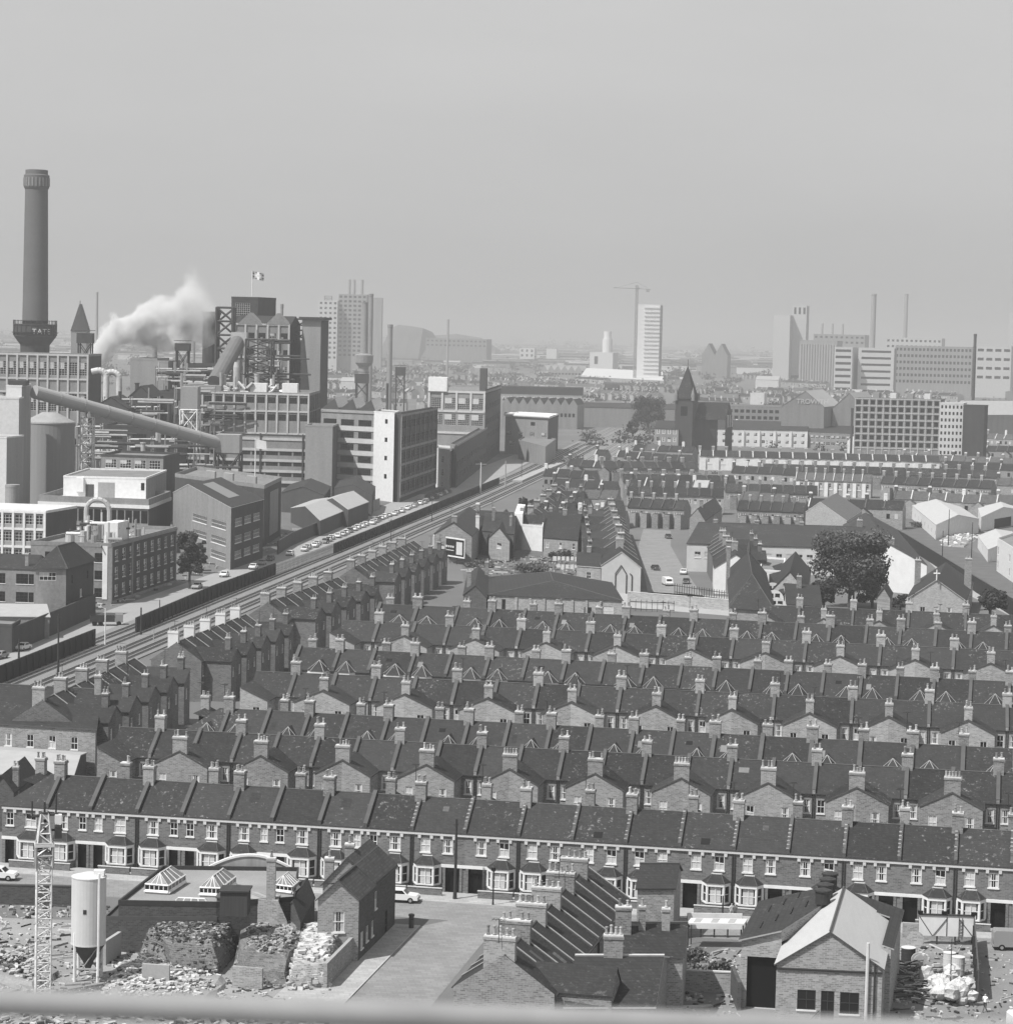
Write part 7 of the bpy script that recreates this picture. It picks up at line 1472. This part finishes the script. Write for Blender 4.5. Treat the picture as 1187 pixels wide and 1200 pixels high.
# scattered far buildings
r = random.Random(42); cnt = 0
kinds = []
for (y0, y1, n) in ((404, 420, 34), (420, 440, 30), (440, 470, 26)):
    for i in range(n):
        x = r.uniform(-10, 1200); y = r.uniform(y0, y1) + (x - 593) * ROLL; Y = P(x, y).y; w = r.uniform(8, 40); hh = r.uniform(5, 13); m = r.choice((fb, gpan, fbd, concl, cream, fb)); rm = r.choice((slate, asph, corr, tile))
        if 735 < x < 800 and y > 430 and y < 470: continue
        yt = y - hh * FO / Y; B = BY(x, Y, x + w, Y, x + w + 3, Y + 25, yt, hh)
        if r.random() < .5: B.flat(m, par=.4, roofm=rm)
        else: B.gable(m, rm, r.uniform(2, 5), 'l')
        B.done('distant_building', 'hazy distant works or house scattered across the far plain', 'building', 'hazy distant buildings on the plain')
def stuff_roofs(name, n, y0, y1, x0, x1, seed, wr=(5, 16), hr=(4, 8)):
    rr = random.Random(seed); k = MB()
    for i in range(n):
        x = rr.uniform(x0, x1); y = rr.uniform(y0, y1) + (x - 593) * ROLL; p = P(x, y); w, d, h = rr.uniform(*wr) * max(1, p.y / 1800), rr.uniform(7, 12), rr.uniform(*hr); m = rr.choice((fb, fbd, gpan, fb, concl, cream)); rm = rr.choice((slate, slate, asph, tile, corr)); rs = rr.uniform(1.5, 3)
        k.box(p.x, p.y, 0, p.x + w, p.y + d, h, m); k.poly([(p.x, p.y - .3, h), (p.x + w, p.y - .3, h), (p.x + w, p.y + d / 2, h + rs), (p.x, p.y + d / 2, h + rs)], rm); k.poly([(p.x, p.y + d, h), (p.x + w, p.y + d, h), (p.x + w, p.y + d / 2, h + rs), (p.x, p.y + d / 2, h + rs)], rm)
    return mb_obj(name, k, kind='stuff')
stuff_roofs('distant_roofs', 1500, 396, 432, -60, 1250, 1, (10, 40), (4, 12)); 
def trees_far(name, n, y0, y1, x0, x1, seed, R0=5, lab=None):
    rr = random.Random(seed); k = MB()
    for i in range(n):
        x = rr.uniform(x0, x1); y = rr.uniform(y0, y1) + (x - 593) * ROLL; p = P(x, y); R_ = R0 * rr.uniform(.6, 1.4) * max(1, p.y / 2200)
        for j in range(60):
            d = Vector((rr.gauss(0, 1), rr.gauss(0, .6), abs(rr.gauss(0, .8)))) * R_ * .5; c = p + d; u = Vector((rr.gauss(0, 1), rr.gauss(0, 1), rr.gauss(0, 1))).normalized() * R_ * .17; v = u.orthogonal().normalized() * R_ * .13; k.poly([c - u, c - v, c + u, c + v], leafd)
    return mb_obj(name, k, kind='stuff')
trees_far('distant_trees', 900, 398, 470, -60, 1250, 2); trees_far('hedgerow_trees', 260, 470, 520, 680, 1250, 3, 4)
# hazy mound and ridges
hm_ = mat('hill_grass', .10, .2, .01, .95)
def mound(x0, x1, yt, Y, label, prof, dep=900):
    a, b = XY(x0, Y), XY(x1, Y); k = MB(); n = len(prof); zt = ZAT((x0 + x1) / 2, yt, Y); f = [a.lerp(b, q) for q, _ in prof]
    for i in range(n - 1):
        p, q = f[i], f[i + 1]; z0, z1 = zt * prof[i][1], zt * prof[i + 1][1]; k.poly([(p.x, p.y, 0), (q.x, q.y, 0), (q.x, q.y + dep * .3, z1), (p.x, p.y + dep * .3, z0)], hm_); k.poly([(p.x, p.y + dep * .3, z0), (q.x, q.y + dep * .3, z1), (q.x, q.y + dep, z1 * .9), (p.x, p.y + dep, z0 * .9)], hm_)
    mb_obj('hill', k, kind='structure')
mound(436, 508, 380, 5000, '', [(0, 0), (.06, .5), (.16, .9), (.3, 1), (.5, .97), (.72, .92), (.85, .6), (.93, .2), (1, 0)]); mound(470, 590, 391, 6500, '', [(0, 0), (.1, .5), (.25, .9), (.5, 1), (.75, .85), (.9, .4), (1, 0)])
fb_box(497, 568, 574, 397, 3000, fb, 'long_mill', 'long low hazy mill right of the grassy mound', 'mill', 14, 2, (.5, 2), 5, dep=60)
# steam plume: a soft volume drifting right from the ducts
a, b = PD(116, 412, 1040), PD(250, 352, 1040); O = a.copy(); d = b - a; L = d.length; an = atan2(d.z, d.x)
k = MB(); k.box(-12, -26, -16, L + 14, 26, 30, white); o = mb_obj('steam_plume', k, 'white steam cloud drifting right from the works roof', 'steam'); o.location = O; o.rotation_euler = (0, -an, 0)
m = bpy.data.materials.new('steam'); m.use_nodes = True; nt = m.node_tree; nt.nodes.clear(); N = nt.nodes.new; K = nt.links.new
out = N('ShaderNodeOutputMaterial'); pv = N('ShaderNodeVolumePrincipled'); K(pv.outputs[0], out.inputs['Volume']); pv.inputs['Color'].default_value = (.98, .98, .98, 1)
tc = N('ShaderNodeTexCoord'); sx = N('ShaderNodeSeparateXYZ'); K(tc.outputs['Object'], sx.inputs[0])
def M(op, x, y=None, c=False):
    q = N('ShaderNodeMath'); q.operation = op; q.use_clamp = c
    for i, v in enumerate((x, y)):
        if v is None: continue
        if isinstance(v, (int, float)): q.inputs[i].default_value = v
        else: K(v, q.inputs[i])
    return q.outputs[0]
nz = N('ShaderNodeTexNoise'); nz.inputs['Scale'].default_value = .075; nz.inputs['Detail'].default_value = 5; K(tc.outputs['Object'], nz.inputs['Vector'])
rad = M('ADD', 5.5, M('MULTIPLY', sx.outputs[0], .17)); zc = M('SUBTRACT', sx.outputs[2], M('MULTIPLY', M('SINE', M('MULTIPLY', sx.outputs[0], .13)), 3.5))
dd = M('DIVIDE', M('SQRT', M('ADD', M('POWER', sx.outputs[1], 2), M('POWER', zc, 2))), rad)
dn = M('ADD', M('SUBTRACT', 1.0, dd), M('MULTIPLY', M('SUBTRACT', nz.outputs['Fac'], .5), 3.6)); dn = M('MULTIPLY', M('SUBTRACT', dn, .15), 1.6, True)
fade = M('SUBTRACT', 1.0, M('DIVIDE', sx.outputs[0], L * 1.02), True); K(M('MULTIPLY', M('MULTIPLY', dn, M('POWER', fade, 1.6)), M('MULTIPLY', 2.4, M('MULTIPLY', M('ADD', sx.outputs[0], 11), .2, True))), pv.inputs['Density'])
o.data.materials.clear(); o.data.materials.append(m)

# ---------------------------------------------------------------- packed streets too many to tell apart
ROAD_C = [(330, 660), (400, 640), (470, 612), (530, 585), (580, 562), (620, 540), (660, 522), (690, 500), (715, 480), (735, 462)]
def near_line(x, y, tol):
    for (a, b), (c, d) in zip(ROAD_C, ROAD_C[1:]):
        if min(b, d) - 2 <= y <= max(b, d) + 2:
            xx = a + (c - a) * (y - b) / (d - b)
            return x < xx + tol
    return y > 520
def stuff_rows(name, rows, seed):
    rr = random.Random(seed); k = MB()
    for a, b in rows:
        A, Bp = P(a[0], a[1], 9.0), P(b[0], b[1], 9.0); d = Bp - A; d.z = 0; L = d.length; d.normalize(); nn = Vector((d.y, -d.x, 0)); n = max(1, round(L / 5.6)); w = L / n; rm = rr.choice((slate, slate, slate2, tile)); wm = rr.choice((brick, brickp, fb)); back = rr.random() < .6
        for i in range(n):
            if rr.random() < .04: continue
            if rr.random() < .12: rm2 = rr.choice((slate, tile, slate2, corr))
            else: rm2 = rm
            z = 6.2 + rr.uniform(-.25, .25); zr = z + 2.8; o = A + d * (w * i)
            def q(x, y, zz): p = o + d * x - nn * y; return (p.x, p.y, zz)
            x1 = w
            k.poly([q(0, -4, 0), q(x1, -4, 0), q(x1, -4, z), q(0, -4, z)], wm); k.poly([q(0, -4.2, z), q(x1, -4.2, z), q(x1, 0, zr), q(0, 0, zr)], rm2); k.poly([q(0, 4, z), q(x1, 4, z), q(x1, 0, zr), q(0, 0, zr)], rm2)
            for x in (0, x1): k.poly([q(x, -4, 0), q(x, 4, 0), q(x, 4, z), q(x, 0, zr), q(x, -4, z)], wm)
            k.hexa([q(-.2, -4, z), q(.2, -4, z), q(.2, 0, zr), q(-.2, 0, zr)], [q(-.2, -4, z + .4), q(.2, -4, z + .4), q(.2, 0, zr + .4), q(-.2, 0, zr + .4)], rr.choice((stone, lead, lead)))
            for sx in (.15, .58):
                if rr.random() < .8: k.poly([q(w * sx, -4.05, 3.4), q(w * sx + 1.1, -4.05, 3.4), q(w * sx + 1.1, -4.05, 5.0), q(w * sx, -4.05, 5.0)], rr.choice((glass, white, curt, glass)))
            if back and i % 2: 
                k.hexa([q(-2.4, -8, 0), q(2.4, -8, 0), q(2.4, -4, 0), q(-2.4, -4, 0)], [q(-2.4, -8, 4.8), q(2.4, -8, 4.8), q(2.4, -4, 4.8), q(-2.4, -4, 4.8)], wm); k.poly([q(-2.5, -8.1, 4.8), q(0, -8.1, 6.6), q(0, -2, 6.6), q(-2.5, -2, 4.8)], rm); k.poly([q(2.5, -8.1, 4.8), q(0, -8.1, 6.6), q(0, -2, 6.6), q(2.5, -2, 4.8)], rm); k.poly([q(-2.4, -8, 4.8), q(2.4, -8, 4.8), q(0, -8, 6.6)], wm)
            if i % 2 == 0 or rr.random() < .2:
                hh = rr.uniform(1.2, 1.9); k.hexa([q(-.6, -.5, zr - 1), q(.6, -.5, zr - 1), q(.6, .5, zr - 1), q(-.6, .5, zr - 1)], [q(-.6, -.5, zr + hh), q(.6, -.5, zr + hh), q(.6, .5, zr + hh), q(-.6, .5, zr + hh)], rr.choice((brick, brickd, cream))); k.hexa([q(-.65, -.55, zr + hh), q(.65, -.55, zr + hh), q(.65, .55, zr + hh), q(-.65, .55, zr + hh)], [q(-.5, -.4, zr + hh + .5), q(.5, -.4, zr + hh + .5), q(.5, .4, zr + hh + .5), q(-.5, .4, zr + hh + .5)], concl)
    return mb_obj(name, k, kind='stuff')
def rp(x0, x1, y, sl=.04): return ((x0, y), (x1, y + (x1 - x0) * sl))
stuff_rows('packed_houses', [rp(560, 602, 598), rp(612, 640, 603), rp(640, 700, 594), rp(700, 735, 597), rp(655, 730, 583), rp(665, 725, 572), rp(650, 724, 561), rp(640, 700, 549), rp(668, 730, 538), rp(700, 765, 527), rp(735, 812, 530), rp(745, 815, 520), rp(950, 1060, 583), rp(1050, 1190, 575), rp(1108, 1190, 540), rp(1060, 1190, 531), rp(1120, 1195, 520), rp(1158, 1200, 508), rp(1170, 1200, 560), rp(860, 935, 545), rp(872, 925, 576), rp(740, 870, 560)], 5)
rows = []
rr = random.Random(77)
for y in (432, 439, 446, 454, 462, 471, 480, 489):
    x = 590 + rr.uniform(0, 40)
    while x < 1190:
        w = rr.uniform(25, 80); yy = y + rr.uniform(-2, 2) + (x - 593) * ROLL
        if not near_line(x, yy, 24) and not (700 < x + w and x < 790 and y > 470) and rr.random() < .8: rows.append(((x, yy), (x + w, yy + w * rr.uniform(.02, .06))))
        x += w + rr.uniform(4, 20)
stuff_rows('distant_streets', rows, 9)
rr = random.Random(78); rows = []
for y in (428, 436, 445, 455, 466):
    x = 380
    while x < 640:
        w = rr.uniform(15, 50); rows.append(((x, y + rr.uniform(-2, 2)), (x + w, y + w * .03))); x += w + rr.uniform(3, 14)
stuff_rows('distant_streets', rows, 10)
trees_far('garden_trees', 60, 520, 600, 640, 1180, 6, 2.2)
for i, o_ in enumerate((14, 18.5, 23, 28)):
    pts = TR[7:]; t = T()
    for s in (-.75, .75):
        a = offs(pts, o_ + s); k = MB()
        for p, q in zip(a, a[1:]):
            d = (Vector(q) - Vector(p)).normalized(); n = Vector((d.y, -d.x)) * .12; k.prism([(p[0] - n.x, p[1] - n.y), (q[0] - n.x, q[1] - n.y), (q[0] + n.x, q[1] + n.y), (p[0] + n.x, p[1] + n.y)], .2, .5, railm)
        t.add('rail', k)
    t.place('railway_track', (0, 0, 0), 0, '%s curving siding right of the main tracks in the distance' % nth(i), 'railway track')
ribbon('trackbed', TR[7:], 9.5, 32, -.1, .19, ballast)

B = BY(1108, 1500, 1200, 1540, 1230, 1600, 486); B.gable(gpan, corr, 8, 'l', ridge=lead); B.done('works_shed', 'big pale-roofed works shed at the right edge behind the flats', 'works')
B = BY(680, 1700, 790, 1700, 800, 1720, 478); B.gable(fb, slate, 3, 'l'); B.done('works_shed', 'low dark works roof left of the church spire', 'works')
B = BY(830, 1600, 915, 1600, 920, 1630, 476); B.flat(fb, par=.4, wf=wg(B.w, 12, 2, 2.4, 2, B.h - 8, 4, 1.5, 'dark', False)); B.done('works_block', 'long low brick works between church and striped-roof shed', 'works')
def clutter(name, poly, n, seed, size=.3, mats=(stone, conc, brickd, iron, concl, brickc)):
    rr = random.Random(seed); W_ = [P(*q) for q in poly]; k = MB()
    xs = [q.x for q in W_]; ys = [q.y for q in W_]
    def inside(x, y):
        c = False
        for a, b in zip(W_, W_[1:] + W_[:1]):
            if (a.y > y) != (b.y > y) and x < (b.x - a.x) * (y - a.y) / (b.y - a.y) + a.x: c = not c
        return c
    while n > 0:
        x, y = rr.uniform(min(xs), max(xs)), rr.uniform(min(ys), max(ys))
        if not inside(x, y): continue
        n -= 1; a = rr.uniform(0, pi); l, w, h = size * rr.uniform(.4, 2.2), size * rr.uniform(.3, .9), size * rr.uniform(.2, .8)
        if rr.random() < .12: l *= 5; w *= .4
        u = Vector((cos(a), sin(a))) * l / 2; v = Vector((-sin(a), cos(a))) * w / 2; c = Vector((x, y)); k.prism([tuple(c - u - v), tuple(c + u - v), tuple(c + u + v), tuple(c - u + v)], 0, h, rr.choice(mats), bottom=False)
    mb_obj(name, k, kind='stuff')
clutter('site_debris', [(-20, 1080), (130, 1085), (165, 1125), (290, 1150), (400, 1160), (345, 1236), (280, 1262), (-40, 1262)], 1500, 1, .28)
clutter('yard_litter', [(1050, 1110), (1140, 1110), (1150, 1250), (1050, 1250)], 500, 2, .3); clutter('yard_litter', [(1150, 1120), (1220, 1120), (1230, 1250), (1155, 1250)], 160, 3, .25); clutter('yard_litter', [(790, 1110), (868, 1112), (866, 1200), (795, 1200)], 220, 4, .3)
clutter('waste_ground_litter', [(545, 655), (700, 650), (700, 690), (548, 690)], 700, 5, .5); clutter('street_litter', [(-20, 1062), (130, 1062), (140, 1078), (-20, 1078)], 120, 6, .3)
clutter('factory_yard_litter', [(0, 725), (120, 700), (300, 640), (420, 590), (330, 640), (120, 715), (0, 770)], 260, 7, .7)
# ---------------------------------------------------------------- handrail of the viewing balcony (close, out of focus)
t = T(); a, b = PD(-200, 1168, 3.1), PD(1400, 1221, 3.25); O = Vector((0, 3.1, 0)); k = MB(); k.tube(a - O, b - O, .0175, mat('rail_paint', .22, .15, 6, .45), 24); t.add('rail', k)
for x in (-1.05, 1.35): k = MB(); k.tube((x, .05, a.z - .03), (x, .05, 58.32), .02, MT['rail_paint'], 12); t.add('post', k)
t.place('handrail', O, 0, 'blurred pale tubular handrail across the foot of the view', 'railing')
k = MB(); k.box(-6, -6, 58.0, 6, 3.3, 58.3, conc); mb_obj('roof_deck', k, kind='structure')
# ---------------------------------------------------------------- camera, light, air
cam = bpy.data.cameras.new('camera'); co = bpy.data.objects.new('camera', cam); COL.objects.link(co); SC.camera = co
cam.sensor_fit = 'HORIZONTAL'; cam.sensor_width = 56; cam.lens = 56 * FO / 1187; cam.clip_start = .2; cam.clip_end = 60000
X = cos(ROLL) * Rv + sin(ROLL) * Uv; Y = -sin(ROLL) * Rv + cos(ROLL) * Uv; Z = -Fv
co.matrix_world = Matrix(((X.x, Y.x, Z.x, 0), (X.y, Y.y, Z.y, 0), (X.z, Y.z, Z.z, EYE), (0, 0, 0, 1)))
cam.dof.use_dof = True; cam.dof.focus_distance = 420; cam.dof.aperture_fstop = 9
SUN = Vector((-.52, -.42, 1.0)).normalized()
sl = bpy.data.lights.new('sun', 'SUN'); so = bpy.data.objects.new('sun', sl); COL.objects.link(so)
sl.energy = 4.8; sl.angle = radians(.6); sl.color = (1, .995, .985)
so.rotation_euler = SUN.to_track_quat('Z', 'Y').to_euler(); so.location = (0, 0, 300)
W = bpy.data.worlds.new('World'); SC.world = W; W.use_nodes = True
nt = W.node_tree; bg = nt.nodes['Background']; sk = nt.nodes.new('ShaderNodeTexSky'); sk.sky_type = 'NISHITA'; sk.sun_disc = False
sk.sun_elevation = math.asin(SUN.z); sk.sun_rotation = atan2(SUN.x, SUN.y); sk.dust_density = 4.0; sk.air_density = 1.2; sk.altitude = 0
bw = nt.nodes.new('ShaderNodeRGBToBW'); nt.links.new(sk.outputs[0], bw.inputs[0])
mx = nt.nodes.new('ShaderNodeMath'); mx.operation = 'MULTIPLY'; mx.inputs[1].default_value = .25; nt.links.new(bw.outputs[0], mx.inputs[0])
tc = nt.nodes.new('ShaderNodeTexCoord'); mp = nt.nodes.new('ShaderNodeMapping'); mp.inputs['Scale'].default_value = (2.2, 2.2, 9); nz = nt.nodes.new('ShaderNodeTexNoise'); nz.inputs['Scale'].default_value = 3.0; nz.inputs['Detail'].default_value = 4
nt.links.new(tc.outputs['Generated'], mp.inputs[0]); nt.links.new(mp.outputs[0], nz.inputs['Vector'])
cl = nt.nodes.new('ShaderNodeMath'); cl.operation = 'MULTIPLY_ADD'; cl.inputs[1].default_value = .35; cl.inputs[2].default_value = SKY_K; nt.links.new(nz.outputs['Fac'], cl.inputs[0])
ad = nt.nodes.new('ShaderNodeMath'); ad.operation = 'ADD'; nt.links.new(mx.outputs[0], ad.inputs[0]); nt.links.new(cl.outputs[0], ad.inputs[1]); nt.links.new(ad.outputs[0], bg.inputs[0])
bg.inputs[1].default_value = SKY_S
hz = MB(); hz.box(-16000, -400, -1.2, 16000, 26000, HAZE_TOP, white); ho = mb_obj('haze', hz, kind='stuff')
hm = bpy.data.materials.new('haze_air'); hm.use_nodes = True; n = hm.node_tree; n.nodes.clear()
out = n.nodes.new('ShaderNodeOutputMaterial'); pv = n.nodes.new('ShaderNodeVolumePrincipled'); n.links.new(pv.outputs[0], out.inputs['Volume'])
pv.inputs['Color'].default_value = (HAZE_C, HAZE_C, HAZE_C, 1); pv.inputs['Density'].default_value = HAZE_D; pv.inputs['Anisotropy'].default_value = 0.0
ho.data.materials.clear(); ho.data.materials.append(hm)
vs = SC.view_settings; vs.view_transform = 'Standard'; vs.look = 'None'; vs.gamma = 1; vs.use_curve_mapping = False; vs.exposure = EXPO
SC.cycles.max_bounces = 6; SC.cycles.volume_bounces = 1; SC.cycles.use_denoising = True
